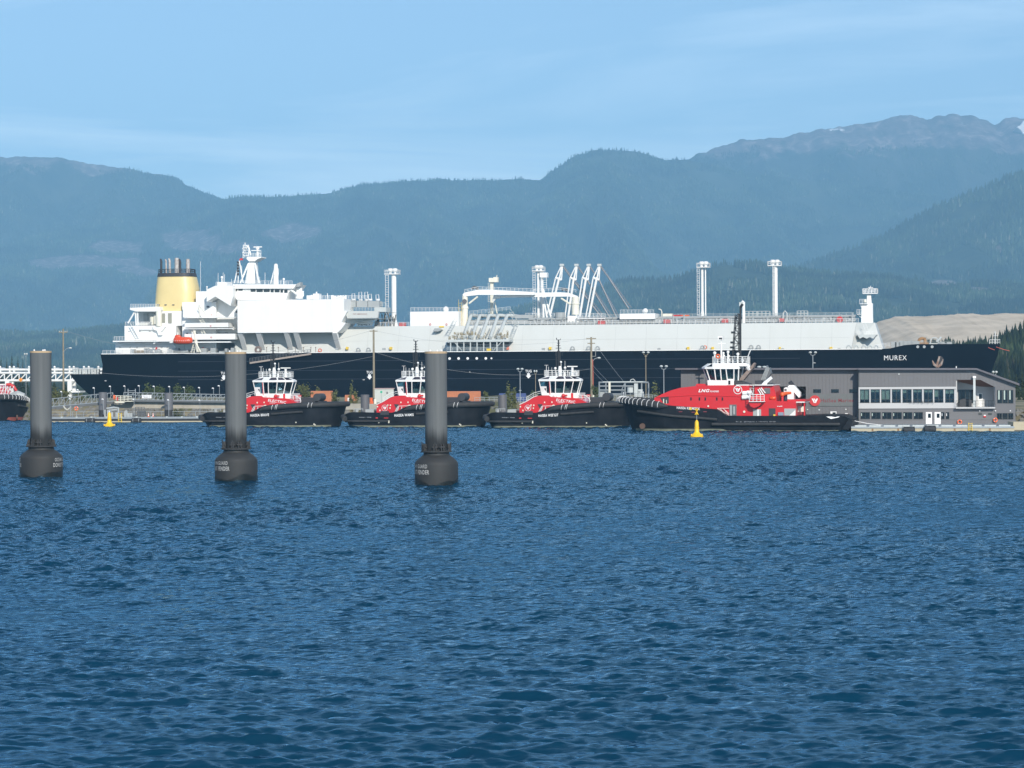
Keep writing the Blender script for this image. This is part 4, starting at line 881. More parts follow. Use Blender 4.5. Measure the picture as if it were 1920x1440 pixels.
m = MB(); m.tube(S(545, 543, 4), S(557, 552, 4), .35, 6); m.lathe([(1.3, 0), (1.0, 3.4), (.6, 3.6)], tuple(S(561, 560, 6)), 12); m.lathe([(.7, 0), (.7, 1.8)], tuple(S(566, 556, 6)), 10); m.build('roof_vent', WHITE, ship, smooth=40)
m = MB().rail([S(437, 533, 3.5), S(548, 533, 3.5)], 1.1, .055, 3, 1.3); m.rail([S(405, 535.5, 2), S(437, 535.5, 2)], 1.1, .06, 3, .9); m.build('bridge_railing', RAILW, ship)
m = MB()
for px, pt in ((409, 512), (418.5, 511), (421, 514), (434, 523), (487, 519), (497, 511), (527, 524), (536, 527)):
    m.tube(S(px, 535, 8), S(px, pt, 8), .07, 4)
for px, py, r in ((416, 520, .42), (532, 523.5, .42), (388, 538, .3)):
    c = S(px, py, 8); m.ball(tuple(c), r, 9); m.tube(c, c-Vector((0, 0, 2.2)), .18, 5)
m.pbox(S, 407.5, 529, 425, 535.5, 6, 12); m.build('antenna', WHITE, ship)['kind'] = 'stuff'
# main mast
m = MB(); m.prism(S, [(459, 532), (467.3, 487), (477, 487), (478.5, 532)], 21, 25)
mm = m.build('main_mast', WHITE, ship)
m = MB()
for x0, y0, x1, y1 in ((466, 494, 450.5, 531), (478, 494, 486, 532), (468, 500, 462, 532)): m.tube(S(x0, y0, 21), S(x1, y1, 18), .3, 6)
m.build('mast_leg', WHITE, mm)
m = MB(); m.prism(S, [(464.5, 481.2), (489.5, 481.2), (489.5, 483.2), (483, 485.5), (478, 489.5), (466.5, 489.5), (462, 485)], 20, 26); m.rail([S(465, 481, 20.2), S(489, 481, 20.2)], 1.1, .06, 3, .8); m.build('mast_platform', WHITE, mm)
m = MB()
for x0 in (455.8, 459, 463, 466.5): m.tube(S(x0, 484, 22+.3*(x0-455)), S(x0+(.5 if x0 < 460 else -.5), 459 if x0 != 459 else 455, 22+.3*(x0-455)), .16, 5)
for py in (460, 464, 469, 474, 479): m.tube(S(455.8, py, 22), S(466.5-.2*(480-py)*.2, py, 22), .12, 4)
m.tube(S(466.5, 462, 22), S(470, 475, 22), .14, 4); m.path([S(463, 462, 22), S(466.5, 465, 22), S(470, 478, 22)], .3, 6); m.tube(S(454.5, 466, 22), S(457, 466, 22), .2, 5); m.tube(S(454.5, 474, 22), S(457, 474, 22), .2, 5)
m.build('mast_lattice', WHITE, mm)
m = MB(); m.cyl(tuple(S(483, 481, 22)), .42, 2.8, 8); a = S(475.5, 463.2, 22); b_ = S(491.3, 463.2, 22); m.box(a.x, b_.x, 21.8, 22.2, a.z-.16, a.z+.16); a = S(472.5, 470, 22); b_ = S(489, 470, 22); m.box(a.x, b_.x, 21.2, 21.6, a.z-.13, a.z+.13); m.cyl(tuple(S(483, 467, 22)), .6, .7, 8); m.rail([S(486, 481, 21), S(489.5, 481, 21)], 2.0, .06, 4, .6); m.build('radar_scanner', WHITE, mm)
m = MB(); m.tube(S(448.5, 489, 18), S(439.5, 531, 18), .2, 5); m.tube(S(448.5, 489, 18), S(456, 531, 18), .2, 5); m.tube(S(447, 490, 18), S(446.5, 531, 18), .16, 5); m.path([S(449, 497, 18), S(453, 499, 18), S(453.5, 512, 18)], .1, 4)
sm = m.build('signal_mast', WHITE, ship)
m = MB()
for py in (492, 497.5, 503, 508, 514): c = S(446.2, py, 17.5); m.box(c.x-.28, c.x+.28, 17.2, 17.8, c.z-.32, c.z+.32)
m.build('signal_lamp', SOOT, sm)
m = MB(); a = S(449, 486.8, 18); m.add([a+Vector((0, 0, .25)), a+Vector((.6, .1, .5)), a+Vector((1.2, -.05, .35)), a+Vector((1.2, -.05, -.3)), a+Vector((.6, .1, -.15)), a+Vector((0, 0, -.4))], [(0, 1, 4, 5), (1, 2, 3, 4)]); m.build('flag', SIGRED, sm)
m = MB(); m.lathe([(.95, 0), (.85, .5*6), (.62, 6.4), (.35, 6.7)], tuple(S(517.5, 533, 16)), 12); m.tube(S(515, 502, 16), S(507.5, 532, 16), .2, 5); m.path([S(521, 503, 16), S(522.5, 505, 16), S(521.5, 525, 16)], .08, 4); m.pbox(S, 513.5, 511, 517, 516, 15, 17); m.build('aft_mast', WHITE, ship, smooth=45)
for py in (563, 584): 
    SB('window', DGREY, 441.8, py-1.5, 445.2, py+2.5, 6.8, 7.2, acc)
# ---- tiers aft of the bridge (lifeboat side)
SB('engine_casing', WHITE, 342, 566, 405, 660, 6.0, 40)
SB('engine_casing_upper', WHITE, 367.5, 546, 388, 567, 6.5, 36)
m = MB(); m.prism(S, [(343, 575), (349, 569), (366, 566.5), (372, 572), (372, 595), (343, 595)], 4, 6.2); m.build('deck_locker', WHITE, ship)
for i, (y0, y1, x0, x1) in enumerate(((594.5, 596.5, 345, 441), (605, 614, 346, 428), (615, 617.2, 345, 437), (625.5, 637, 346, 441), (640, 643, 318, 432))):
    SB('side_deck', WHITE, x0, y0, x1, y1, 1.0, 6.6)
m = MB()
for xa, ya, xb, yb in ((373, 576, 386, 594), (376, 599, 389, 615), (362, 621, 368, 638), (380, 621, 388, 637), (365, 645, 361, 662)): 
    m.ladder(S(xa, ya, 2.2), S(xb, yb, 2.2), 1.0, .11, .7); m.tube(S(xa, ya-4.5, 1.7), S(xb, yb-4.5, 1.7), .08, 4)
m.tube(S(364, 620, 1.4), S(371, 660, 1.4), .5, 6); m.tube(S(366, 641, 1.0), S(376, 660, 1.0), .3, 6)
m.build('side_stair', CREAM, ship)
for x0, y0, x1, y1 in ((349, 624, 352.5, 630), (366.5, 624, 369.5, 630), (422, 624, 427, 629), (387.5, 573.5, 392, 577), (381, 659-7, 385, 659)):
    SB('porthole', DGREY, x0, y0, x1, y1, 5.8, 6.2)
m = MB()
for px, py in ((396, 590.5), (394.8, 611), (396, 632.5)): c = S(px, py, .9); m.add(*ring_geo((c.x, c.z), .28, .16, .92, 8))
m.build('deck_number', SIGRED, ship)
m = MB()
for px in (293.5, 381): a = S(px, 654, 5); m.box(a.x-.22, a.x+.22, 4.6, 5.2, a.z-.5, a.z+.5)
m.build('extinguisher', SIGRED, ship)
m = MB(); rq = random.Random(12)
for i in range(24):
    px = rq.choice([rq.uniform(248, 305), rq.uniform(318, 350), rq.uniform(352, 440)]); a = S(px, 662, 4); w = rq.uniform(.3, 1.1); m.box(a.x-w, a.x+w, 3, 5, Z_DECK, Z_DECK+rq.uniform(.5, 1.9))
m.build('deck_machinery', GREYP, ship)['kind'] = 'stuff'
m = MB()
for px in (281, 287.5, 297): c = S(px, 659.5, 3.5); m.torus(tuple(c), .75, .28, 'v', 12, 6)
m.build('winch_drum', GALV, ship)
SB('deck_crate', mat('brown crate', (.30, .22, .12), .8, var=.3), 249, 657, 273, 661.5, 3.2, 5)
# ---- aft house in steps
SB('aft_house', WHITE, 216.7, 641, 345, 664, 5.5, 40.5)
SB('aft_deck', WHITE, 211.5, 638, 324, 641.2, 2.0, 44)
SB('aft_house', WHITE, 233.6, 610, 330, 638.2, 6.5, 39.5)
m = MB().rail([S(214, 638, 2.3), S(234, 638, 2.3)], 1.2, .06, 3, .9); m.build('aft_railing', RAILW, ship)
m = MB().rail([S(235, 610, 7), S(285, 610, 7)], 1.1, .06, 3, .9); m.build('aft_railing', RAILW, ship)
m = MB().rail([S(245, 577, 6), S(297, 577, 6)], 1.15, .06, 3, .9); m.build('aft_railing', RAILW, ship)
m = MB(); m.prism(S, [(243.5, 577), (299, 575), (301, 582), (295, 584), (255, 584), (244, 581)], 5.5, 20); m.build('aft_canopy', WHITE, ship)
m = MB()
for x0, y0, x1, y1 in ((253, 584, 240, 606), (254, 584, 255, 610), (258, 584, 258.5, 610), (294, 583, 295, 610)): m.tube(S(x0, y0, 6.6), S(x1, y1, 6.6), .28, 6)
m.build('canopy_post', WHITE, ship)
SB('funnel_base', WHITE, 300.5, 583, 343, 611, 7.5, 36)
SB('aft_bulkhead', TRUNK, 255, 584, 301, 610, 12, 30)
SB('casing_louvre', GREYP, 269, 588, 277, 603, 11.6, 12.1)
for x0, x1, y0, y1 in ((303.3, 309.2, 587.5, 605), (315, 321.6, 587, 606)): SB('casing_louvre', mat('beige louvre', (.30, .30, .25), .6), x0, y0, x1, y1, 7.2, 7.6)
m = MB(); m.lathe([(1.0, 0), (1.0, 4.6), (.7, 5.2)], tuple(S(298, 612, 5.5)), 12); m.lathe([(.55, 0), (.9, 1.2), (.9, 2.6)], tuple(S(286, 609, 8)), 10); m.lathe([(.5, 0), (.5, 2.8)], tuple(S(291.5, 608, 6.4)), 8); m.build('ventilator', CREAM, ship, smooth=40)
m = MB(); m.path([S(262, 616.5, 6), S(300, 616.5, 6)], .5, 8); m.prism(S, [(285, 612), (310, 612), (305, 619), (301, 622), (303, 628), (297, 628), (294, 620), (288, 618)], 5.0, 6.6); m.build('exhaust_duct', WHITE, ship, smooth=40)
m = MB()
for xa, ya, xb, yb in ((245, 611, 258, 634), (266, 643, 275, 661)): m.ladder(S(xa, ya, 5.6), S(xb, yb, 5.6), 1.1, .12, .7); m.tube(S(xa, ya-4, 5.3), S(xb, yb-4, 5.3), .08, 4)
m.tube(S(288, 644, 3), S(297, 638.5, 3), .35, 6); m.tube(S(297, 638.5, 3), S(318, 639, 3), .35, 6); m.tube(S(318, 639, 3), S(330, 652, 3), .35, 6)
m.build('aft_stair', WHITE, ship)
m = MB(); m.box(su(217), su(330), 5.36, 5.5, sz(646.5, 250), sz(646.2, 250))
for px in (225, 244, 257, 303, 314): a = S(px, 651, 5.4); m.box(a.x-.3, a.x+.3, 5.3, 5.5, a.z-.18, a.z+.12)
for px in (242, 262, 281): a = S(px, 621, 6.4); m.box(a.x-.3, a.x+.3, 6.3, 6.5, a.z-.14, a.z+.1)
m.build('casing_port', GREYP, ship)['kind'] = 'stuff'
# ---- funnel: rounded oblong that leans in, black cap, exhaust pipes
def oblong(x0, x1, v0, v1, z, n=32, p=3.2):
    cx, cv = (x0+x1)/2, (v0+v1)/2; a, b_ = (x1-x0)/2, (v1-v0)/2; out = []
    for i in range(n):
        t_ = 2*math.pi*i/n; c_, s_ = math.cos(t_), math.sin(t_)
        out.append((cx+a*math.copysign(abs(c_)**(2/p), c_), cv+b_*math.copysign(abs(s_)**(2/p), s_), z))
    return out
fz = lambda py: S(330, py, 12).z; fu = lambda px: S(px, 560, 12).x
m = MB(); m.loft([oblong(fu(289.5), fu(367.5), 8.5, 20, fz(583.5)), oblong(fu(291.6), fu(367.5), 8.8, 20, fz(550)), oblong(fu(292.4), fu(366.0), 9.1, 20, fz(538)), oblong(fu(293.8), fu(361.5), 9.8, 19.5, fz(518.6))])
fn = m.build('funnel', YELLOW, ship, smooth=40)
m = MB(); m.loft([oblong(fu(293.4), fu(362.2), 9.6, 19.7, fz(518.8)), oblong(fu(294.6), fu(360.5), 9.9, 19.4, fz(512))]); m.build('funnel_cap', SOOT, fn, smooth=40)
m = MB(); ring = oblong(fu(296), fu(360), 10.2, 19, fz(512)); m.rail(ring[::3]+ring[:1], 1.25, .10, 2, 1.4); m.build('cap_railing', SOOT, fn)
for px, w, pt, m_ in ((302.5, 4.2, 488, SOOT), (311.6, 3.6, 488.5, STEEL), (318.3, 4.6, 487.5, STEEL), (331.7, 8.6, 485, STEEL), (337.8, 4.4, 488.5, SOOT), (352.5, 7.4, 487, STEEL)):
    a = S(px, 514, 14.5); r = w/2/5.7; zt_ = S(px, pt, 14.5).z
    m = MB(); m.path([a, (a.x, 14.5, zt_-.5), (a.x-.08, 14.5, zt_-.1), (a.x-r*.6, 14.5, zt_+.3), (a.x-r*1.0, 14.5, zt_+.25)] if w < 7 else [a, (a.x, 14.5, zt_-.6), (a.x, 14.5, zt_+.1), (a.x, 14.5, zt_+.3)], [r, r, r, r*.9, r*.8] if w < 7 else [r, r, r*.95, r*.5], 10)
    m.build('exhaust_pipe', m_, fn, smooth=45)
m = MB()
for px in (297, 310.5, 325): a = S(px, 571.5, 8.5); m.box(a.x-.35, a.x+.35, 8.3, 8.8, a.z-.14, a.z+.14)
m.build('funnel_port', DGREY, fn)
m = MB(); m.tube(S(376, 546, 12), S(376, 490, 12), .07, 4); m.build('antenna', RAILW, ship)
# ---- boarding ladder hung along the side
gw = MB(); a = S(469, 679, -1.2); b_ = S(583, 662, -1.2)
gw.add([a+Vector((0, -.5, 0)), b_+Vector((0, -.5, 0)), b_+Vector((0, .5, 0)), a+Vector((0, .5, 0)), a+Vector((0, -.5, -.55)), b_+Vector((0, -.5, -.55)), b_+Vector((0, .5, -.55)), a+Vector((0, .5, -.55))], [(0, 1, 2, 3), (7, 6, 5, 4), (4, 5, 1, 0), (5, 6, 2, 1), (6, 7, 3, 2), (7, 4, 0, 3)])
gwo = gw.build('boarding_ladder', mat('pinkish aluminium', (.38, .31, .26), .5, .2), ship)
m = MB().rail([a+Vector((0, -.5, 0)), b_+Vector((0, -.5, 0))], 1.2, .07, 3, 1.0); m.build('ladder_railing', DGREY, gwo)
m = MB()
for px in (500, 522, 540, 554, 569, 583, 592): a = S(px, 662, 1); m.tube(a, a+Vector((0, 0, 1.7)), .09, 5); m.ball((a.x, 1, a.z+1.8), .2, 6)
m.torus(tuple(S(484, 656, 3)), .85, .4, 'v', 14, 7); m.build('ladder_davit', mat('brown grey fitting', (.20, .15, .13), .7), ship)
m = MB()
for i, px in enumerate(range(690, 1590, 58)):
    u = su(px, 8); f = .5; m.add([(u-.05, 6.17, Z_DECK+.2), (u+.05, 6.17, Z_DECK+.2), (u+.05, 9.47, Z_TR-.1), (u-.05, 9.47, Z_TR-.1)], [(0, 1, 2, 3)])
m.add([(su(650, 8), 7.6, Z_DECK+(Z_TR-Z_DECK)*.44), (su(1594, 8), 7.6, Z_DECK+(Z_TR-Z_DECK)*.44), (su(1594, 8), 7.63, Z_DECK+(Z_TR-Z_DECK)*.45), (su(650, 8), 7.63, Z_DECK+(Z_TR-Z_DECK)*.45)], [(0, 1, 2, 3)])
m.build('plate_seam', mat('trunk seam', (.47, .485, .47), .6), trunk)['kind'] = 'stuff'
m = MB(); m.box(su(491), su(620), 7.75, 8.05, sz(644.8, 540, 8), sz(644.2, 540, 8)); m.build('trunk_pipe', LGREY, ship)

# ================================================================== lifeboat in its davits
L = S(343, 638, -.5); lb = thing('lifeboat', 'enclosed orange lifeboat hanging on the white ship side below the funnel', 'lifeboat', None, S.o + S.U*L.x + S.V*L.y + Vector((0, 0, L.z))); lb.rotation_euler = (0, 0, S.a)
hl = S(362, 638, -.5).x - S(326, 638, -.5).x
def sec(u, w, zb_, zt_): return [(u, w*math.cos(t_), (zb_+zt_)/2+(zt_-zb_)/2*math.sin(t_)) for t_ in [2*math.pi*i/14 for i in range(14)]]
h = hl/2
m = MB(); m.loft([sec(-h, .3, -.6, .2), sec(-h*.9, .9, -1.0, .9), sec(-h*.6, 1.3, -1.25, 1.35), sec(0, 1.45, -1.3, 1.1), sec(h*.6, 1.35, -1.25, 1.05), sec(h*.9, .9, -1.0, .85), sec(h, .3, -.6, .4)])
m.build('boat_hull', LBOAT, lb, smooth=50)
m = MB(); m.loft([sec(-h*.82, .5, .6, 1.5), sec(-h*.7, .75, .6, 1.8), sec(-h*.35, .75, .6, 1.75), sec(-h*.2, .4, .6, 1.3)]); m.build('conning_hood', LBOAT, lb, smooth=50)
m = MB()
for i in range(9): m.box(-h*.85+i*h*.2, -h*.85+i*h*.2+.3, -1.5, -1.44, -.25, -.12)
m.build('grab_line', WLETTER, lb)
m = MB()
for x in (-h*.55, h*.95): m.path([(x, .6, 2.6), (x, .2, 2.4), (x, -.1, 1.1)], .12, 6)
m.build('lifting_hook', WHITE, lb)

# ================================================================== loading arms on the jetty behind
JD = 72.0
for k, (ax, bx, by, tx, ty, lab) in enumerate(((1053.7, 1029, 588, 1130, 598, 'leftmost of four tall white loading arms, seen over the crane jib'), (1081, 1062, 596, 1145, 598, 'second of four white loading arms, counted from the crane'), (1104, 1083, 600, 1156, 596, 'third of four white loading arms, just left of the last'),
                                          (1124, 1099, 606, 1179, 579, 'last of four white loading arms, its grey arm reaching the white deckhouse'))):
    base = S(ax, 640, JD); la = thing('loading_crane', lab, 'loading arm', None, S.o+S.U*base.x+S.V*JD, group='loading arms on the jetty'); la.rotation_euler = (0, 0, S.a)
    off = Vector((base.x, JD, 0)); W = lambda x, y, v=JD: S(x, y, v)-off
    m = MB(); m.cyl((W(tx-6, 600).x, 0, 0), .9, W(tx, 612).z, 12); m.pbox(S, tx-9, 604, tx-1, 618, JD-1, JD+1) if False else None
    m.build('riser', GREYP, la, smooth=40)
    m = MB(); m.tube(W(ax, 498), W(ax-5, 523), .3, 8); m.tube(W(ax-1, 498), W(ax-12, 521), .22, 6); m.tube(W(ax-5, 520), W(bx+3, by), .42, 10); m.tube(W(ax-12, 521), W(bx-3, by), .25, 6); m.tube(W(ax+1, 498), W(ax-1, 525), .22, 6); m.tube(W(ax-12, 521), W(ax-1, 525), .4, 6); m.build('inboard_arm', WHITE, la, smooth=40)
    m = MB(); a = W(ax, 497); m.box(a.x-.7, a.x+.7, -.6, .6, a.z-.3, a.z+.4); m.build('apex_swivel', LGREY, la)
    m = MB(); m.tube(W(ax, 498, JD+2)-Vector((0, 0, 0)), W(ax+18, 522, JD+2), .28, 6); m.tube(W(ax+18, 522, JD+2), W(tx, ty, JD+2), .30, 8); m.tube(W(ax+3, 499, JD+2), W(tx+5, ty-2, JD+2), .16, 5)
    for q in range(1, 10):
        p = W(ax+18, 522, JD+2).lerp(W(tx, ty, JD+2), q/10); r_ = W(ax+3, 499, JD+2).lerp(W(tx+5, ty-2, JD+2), .33+.066*q); m.tube(p, r_, .09, 4)
    m.build('outboard_arm', mat('blue grey steelwork', (.20, .22, .25), .5), la, smooth=40)
m = MB(); j0 = S(1060, 640, JD); 
jet = thing('loading_jetty', 'grey loading platform behind the tanker carrying the loading arms', 'jetty', None, S.o+S.U*S(1090, 640, JD).x+S.V*JD); jet.rotation_euler = (0, 0, S.a)
MB().box(-16, 22, -6, 8, 7.5, 9).build('platform', CONC, jet)
m = MB()
for x in (-14, -4, 6, 16): m.cyl((x, -4, -3), .7, 10.6, 10); m.cyl((x, 6, -3), .7, 10.6, 10)
m.build('pile', GREYP, jet)

# ================================================================== tugs
TINT = glass_mat('wheelhouse glass', (.42, .56, .55), .10)
def tube_ring(mb, pts, r, n=10): mb.path(pts, r, n)
def hull_section(st, side=1):
    """ring of a tug hull at one station: (u, half breadth at deck, deck z, half breadth low, low z)"""
    u, b, zt, bl, zl, ul = st
    return [(u, -b, zt), (u*.5+ul*.5, -(b*.6+bl*.4)-.15, zt*.45+zl*.55+.4), (ul, -bl, zl), (ul, bl, zl), (u*.5+ul*.5, b*.6+bl*.4+.15, zt*.45+zl*.55+.4), (u, b, zt)]
def wheelhouse(parent, corners, z0, z1, post_r, white, panes_from=0, base_z=None, skip=()):
    """corner list of (u_bottom, v_bottom, u_top, v_top); glass between white posts"""
    n = len(corners)
    for i in range(n):
        a, b_ = corners[i], corners[(i+1) % n]
        if i in skip: continue
        A = Vector((a[0], a[1], z0)); B = Vector((b_[0], b_[1], z0)); C = Vector((b_[2], b_[3], z1)); D_ = Vector((a[2], a[3], z1))
        MB().add([A, B, C, D_], [(0, 1, 2, 3)]).build('window', TINT, parent)
    for i, a in enumerate(corners):
        MB().tube((a[0], a[1], z0-.05), (a[2], a[3], z1+.05), post_r, 6).build('window_post', white, parent)
    cu = sum(c[0] for c in corners)/n; cv = sum(c[1] for c in corners)/n
    m = MB(); m.add([(cu+(c[0]-cu)*.97, cv+(c[1]-cv)*.97, z0+.04) for c in corners], [tuple(range(n))]); m.build('wheelhouse_floor', DGREY, parent)
    m = MB(); m.box(cu-1.3, cu+1.3, cv-.8, cv+.5, z0, z0+.85); m.box(cu+.4, cu+1.0, cv-1.2, cv-.6, z0, z0+1.3); m.build('console', GREYP, parent)
    m = MB(); m.box(cu-.35, cu+.25, cv-.2, cv+.4, z0, z0+.6); m.box(cu-.4, cu-.2, cv-.2, cv+.4, z0+.6, z0+1.35); m.build('helm_chair', SOOT, parent)
    return cu, cv

# ---- the three small electric tugs
TE = Fr(1042, 490, -12.0)
def epx(X, Y): return 900+X/6.4, 620+Y/6.4                # reading off the enlarged photo of the third one
def E(X, Y, v=0.0): return TE(*epx(X, Y), v)
def make_electric(name_word, label, fr):
    t = thing('tugboat', label, 'tugboat', fr, group='small red and black harbour tugs')
    NV = -6.4
    uS = E(20, 1000, NV).x+.3; uB = E(1920, 900, 0).x-.6; Lh = uB-uS
    st = []
    for q in [i/36 for i in range(37)]:
        u = uS+Lh*q
        b = 6.45
        if q < .10: b = 4.7+1.75*math.sin(math.pi/2*q/.10)
        if q > .70: b = 6.45*max(0, 1-((q-.70)/.303)**2.5)**.58
        b = max(b, .12)
        zt = float(np.interp(q, [0, .065, .35, .375, .455, .51, .72, 1], [2.2, 2.75, 2.62, 2.7, 3.85, 4.2, 4.6, 4.75]))
        zl = -1.6; bl = b*(.82 if q < .8 else .82-.25*(q-.8)/.2); ul = u - max(0, q-.80)*9.5 + max(0, .12-q)*16
        st.append((u, b, zt, bl, zl, ul))
    MB().loft([hull_section(s) for s in st]).build('hull', BLACKT, t, smooth=50)
    hull_ = t.children[-1]
    edge = lambda q: st[int(round(q*36))]
    def side_v(u, z=None):
        us = [s[0] for s in st]; return -float(np.interp(u, us, [s[1] for s in st]))
    def side_z(u): return float(np.interp(u, [s[0] for s in st], [s[2] for s in st]))
    # weed along the waterline
    m = MB(); rings = []
    for s in st[1:-2]:
        f = (s[2]-.38)/(s[2]+1.6); uu = s[0]+(s[5]-s[0])*(1-.25*f*0-.05); 
        bb = s[1]*.42+s[3]*.58+.26; uu = s[0]*.42+s[5]*.58
        rings.append([(uu, -bb, .36), (uu, -bb, -.6), (uu, bb, -.6), (uu, bb, .36)])
    m.loft(rings); m.build('waterline_band', BOOT, hull_, smooth=50)
    # heavy bow fender and the smaller side fenders
    k0 = 16
    pts = [(st[k][0], -st[k][1]-.05, st[k][2]-.50) for k in range(k0, 37)] + [(st[k][0], st[k][1]+.05, st[k][2]-.50) for k in range(36, k0-1, -1)]
    rr_ = [.49]*len(pts)
    rr_[0] = .1; rr_[1] = .4; rr_[-1] = .1; rr_[-2] = .4
    m = MB(); m.path(pts, rr_, 12); fd = m.build('bow_fender', RUBBER, t, smooth=60)
    for X in (985, 1030, 1048, 1442, 1484):
        u = E(X, 900, NV).x; v = side_v(u)-.05; z = side_z(u)-.5
        m = MB()
        m.path([(u+.15*math.sin(a_*.9), v-.53*math.cos(a_), z+.53*math.sin(a_)) for a_ in [(-1.1+i*.31) for i in range(8)]], .045, 4); m.build('fender_strap', WLETTER, fd)
    for zo, q0, q1, r in ((1.75, .53, .78, .22), (2.05, .0, .37, .20)):
        pts = [(s[0]*.8+s[5]*.2, -s[1]*.8-s[3]*.2-.22, s[2]-zo if zo < 2 else 1.15) for s in st[int(q0*36):int(q1*36)]]
        if len(pts) > 2: m = MB(); m.path(pts, r, 8); m.build('side_fender', RUBBER, t, smooth=60)
    pts = [(uS+.6, -6.0, 1.6), (uS-.1, -4.8, 1.9), (uS-.3, -2, 2.0), (uS-.3, 2, 2.0), (uS-.1, 4.8, 1.9), (uS+.6, 6.0, 1.6)]
    m = MB(); m.path(pts, .5, 8); m.build('stern_fender', RUBBER, t, smooth=60)
    m = MB(); m.path([(st[k][0], -st[k][1]+.1, st[k][2]) for k in range(1, 15)], .12, 6); m.build('bulwark_rail', BLACKT, t)
    # deck and bow winch
    m = MB(); a = E(1325, 850, 0); b_ = E(1575, 780, 0); m.box(a.x, b_.x-1, -1.8, 1.8, 4.0, b_.z-.25); m.path([(b_.x-.6, -1.9, b_.z-.2), (b_.x-.6, 1.9, b_.z-.2)], .75, 12); m.box(b_.x-.3, b_.x+.2, -2.2, 2.2, 4.2, b_.z-.9)
    m.build('bow_winch', SOOT, t)
    m = MB(); c = E(1230, 830, -2.5); m.rail([E(1180, 855, -3), E(1315, 862, -3)], 1.25, .05, 3, .6); m.path([E(1250, 775, -3), E(1300, 800, -3), E(1320, 840, -3), E(1310, 862, -3)], .08, 5)
    m.build('foredeck_railing', RAILW, t)
    m = MB(); c = E(1290, 778, -2.8); m.box(c.x-.1, c.x+.5, -3, -2.6, c.z-.2, c.z+.2); c = E(1235, 790, -2.8); m.box(c.x-.2, c.x+.1, -3, -2.6, c.z-.5, c.z+.3); m.build('fire_valve', SIGRED, t)
    # red deckhouse
    dh = [(472, 985), (475, 890), (560, 850), (640, 800), (690, 783), (820, 776), (850, 795), (1180, 812), (1285, 864), (1285, 905), (700, 985)]
    q = [E(X, Y, -4.6) for X, Y in dh]; zmin = 2.6
    pl = [(p.x, max(zmin, p.z) if i not in (0, len(q)-1) else zmin) for i, p in enumerate(q)]
    pl[-2] = (pl[-2][0], zmin+.8)
    m = MB(); m.prism_l(pl, -4.6, 4.6); house = m.build('deckhouse', RED, t)
    m = MB(); a = E(475, 890, -4.65); b_ = E(560, 850, -4.65); c = E(640, 800, -4.65); d = E(690, 783, -4.65)
    for p_, q_ in ((a, b_), (b_, c), (c, d)): m.tube(p_+Vector((0, 0, .05)), q_+Vector((0, 0, .05)), .075, 5)
    m.build('house_edge', WHITE, house)
    m = MB(); m.rail([E(560, 848, -4.4), E(640, 798, -4.4), E(740, 770, -4.4)], .75, .045, 2, 1.2); m.build('house_railing', RAILW, house)
    # logo, lettering, small lamps, dark door and railed stair
    m = MB(); c = E(575, 928, -4.65); w_logo(m, (c.x, c.z), .60, -4.66); m.add(*ring_geo((c.x, c.z), .60, .52, -4.66)); m.build('logo', WLETTER, house)
    m = MB(); p0 = E(912, 846, -4.65); p1 = E(1145, 822, -4.65); text_plate(m, 'ELECTRIC', (p0.x, p0.z), p1.x-p0.x, .50, -4.67, .015, .25, -.125); worn_marks(m, (p0.x+.3, p0.z-.35), (p1.x-p0.x)*.3, .14, -4.67, 6, 3); m.build('side_lettering', WLETTER, house)
    m = MB()
    for X, Y in ((485, 912), (515, 958), (612, 893), (645, 895), (640, 930), (775, 860), (863, 858), (610, 898)): p_ = E(X, Y, -4.7); m.box(p_.x-.1, p_.x+.1, -4.72, -4.6, p_.z-.13, p_.z+.13)
    for o_ in [m.build('house_lamp', CREAM, house)]: o_['kind'] = 'stuff'
    m = MB(); p0 = E(690, 882, -4.64); p1 = E(752, 925, -4.64); m.add([(p0.x, -4.66, p0.z), (p1.x, -4.66, p0.z), (p1.x-.4, -4.66, p1.z-.2), (p0.x+.3, -4.66, p1.z)], [(3, 2, 1, 0)]); m.build('air_intake', SOOT, house)
    m = MB(); m.ladder(E(708, 975, -5.2), E(745, 908, -5.2), .7, .06, .35, (0, 1, 0)); m.tube(E(745, 905, -5.2), E(940, 900, -5.6), .05, 5)
    for X in (752, 790, 845, 880): m.tube(E(X, 905, -5.2), E(X-14, 960 if X < 840 else 940, -5.2), .05, 4)
    for X in (720, 760, 800): m.tube(E(X, 975, -5.2), E(X+32, 925, -5.2), .05, 4)
    m.build('stair_railing', RAILW, t)
    c = E(885, 912, -5.3); MB().torus((c.x, -5.5, c.z), .28, .09, 'v', 12, 6).build('fairlead', CREAM, t)
    # white wheelhouse base with searchlight, monitor and red stripe
    m = MB(); m.prism(TE, [epx(742, 776), epx(742, 748), epx(1195, 748), epx(1185, 812), epx(850, 800), epx(820, 776)], -2.9, 2.9, ref=-2.9); wb = m.build('wheelhouse_base', WHITE, t)
    m = MB(); p0 = E(1092, 750, -3); p1 = E(1118, 808, -3); m.box(p0.x, p1.x, -2.98, -2.85, p1.z, p0.z); m.build('red_stripe', RED, wb)
    m = MB(); c = E(848, 790, -3.6); m.path([(c.x-.4, -3.7, c.z), (c.x+.3, -3.7, c.z)], .33, 10); m.ball((c.x+.85, -3.7, c.z+.08), .36, 10); m.build('life_raft', WHITE, t, smooth=50)
    m = MB(); c = E(1000, 780, -3.4); m.ball((c.x, -3.4, c.z), .36, 10); m.tube((c.x, -3.4, c.z+.05), (c.x+.75, -3.5, c.z+.05), .14, 7); m.cyl((c.x, -3.4, c.z-.6), .15, .5, 7); m.build('fire_monitor', SIGRED, t, smooth=50)
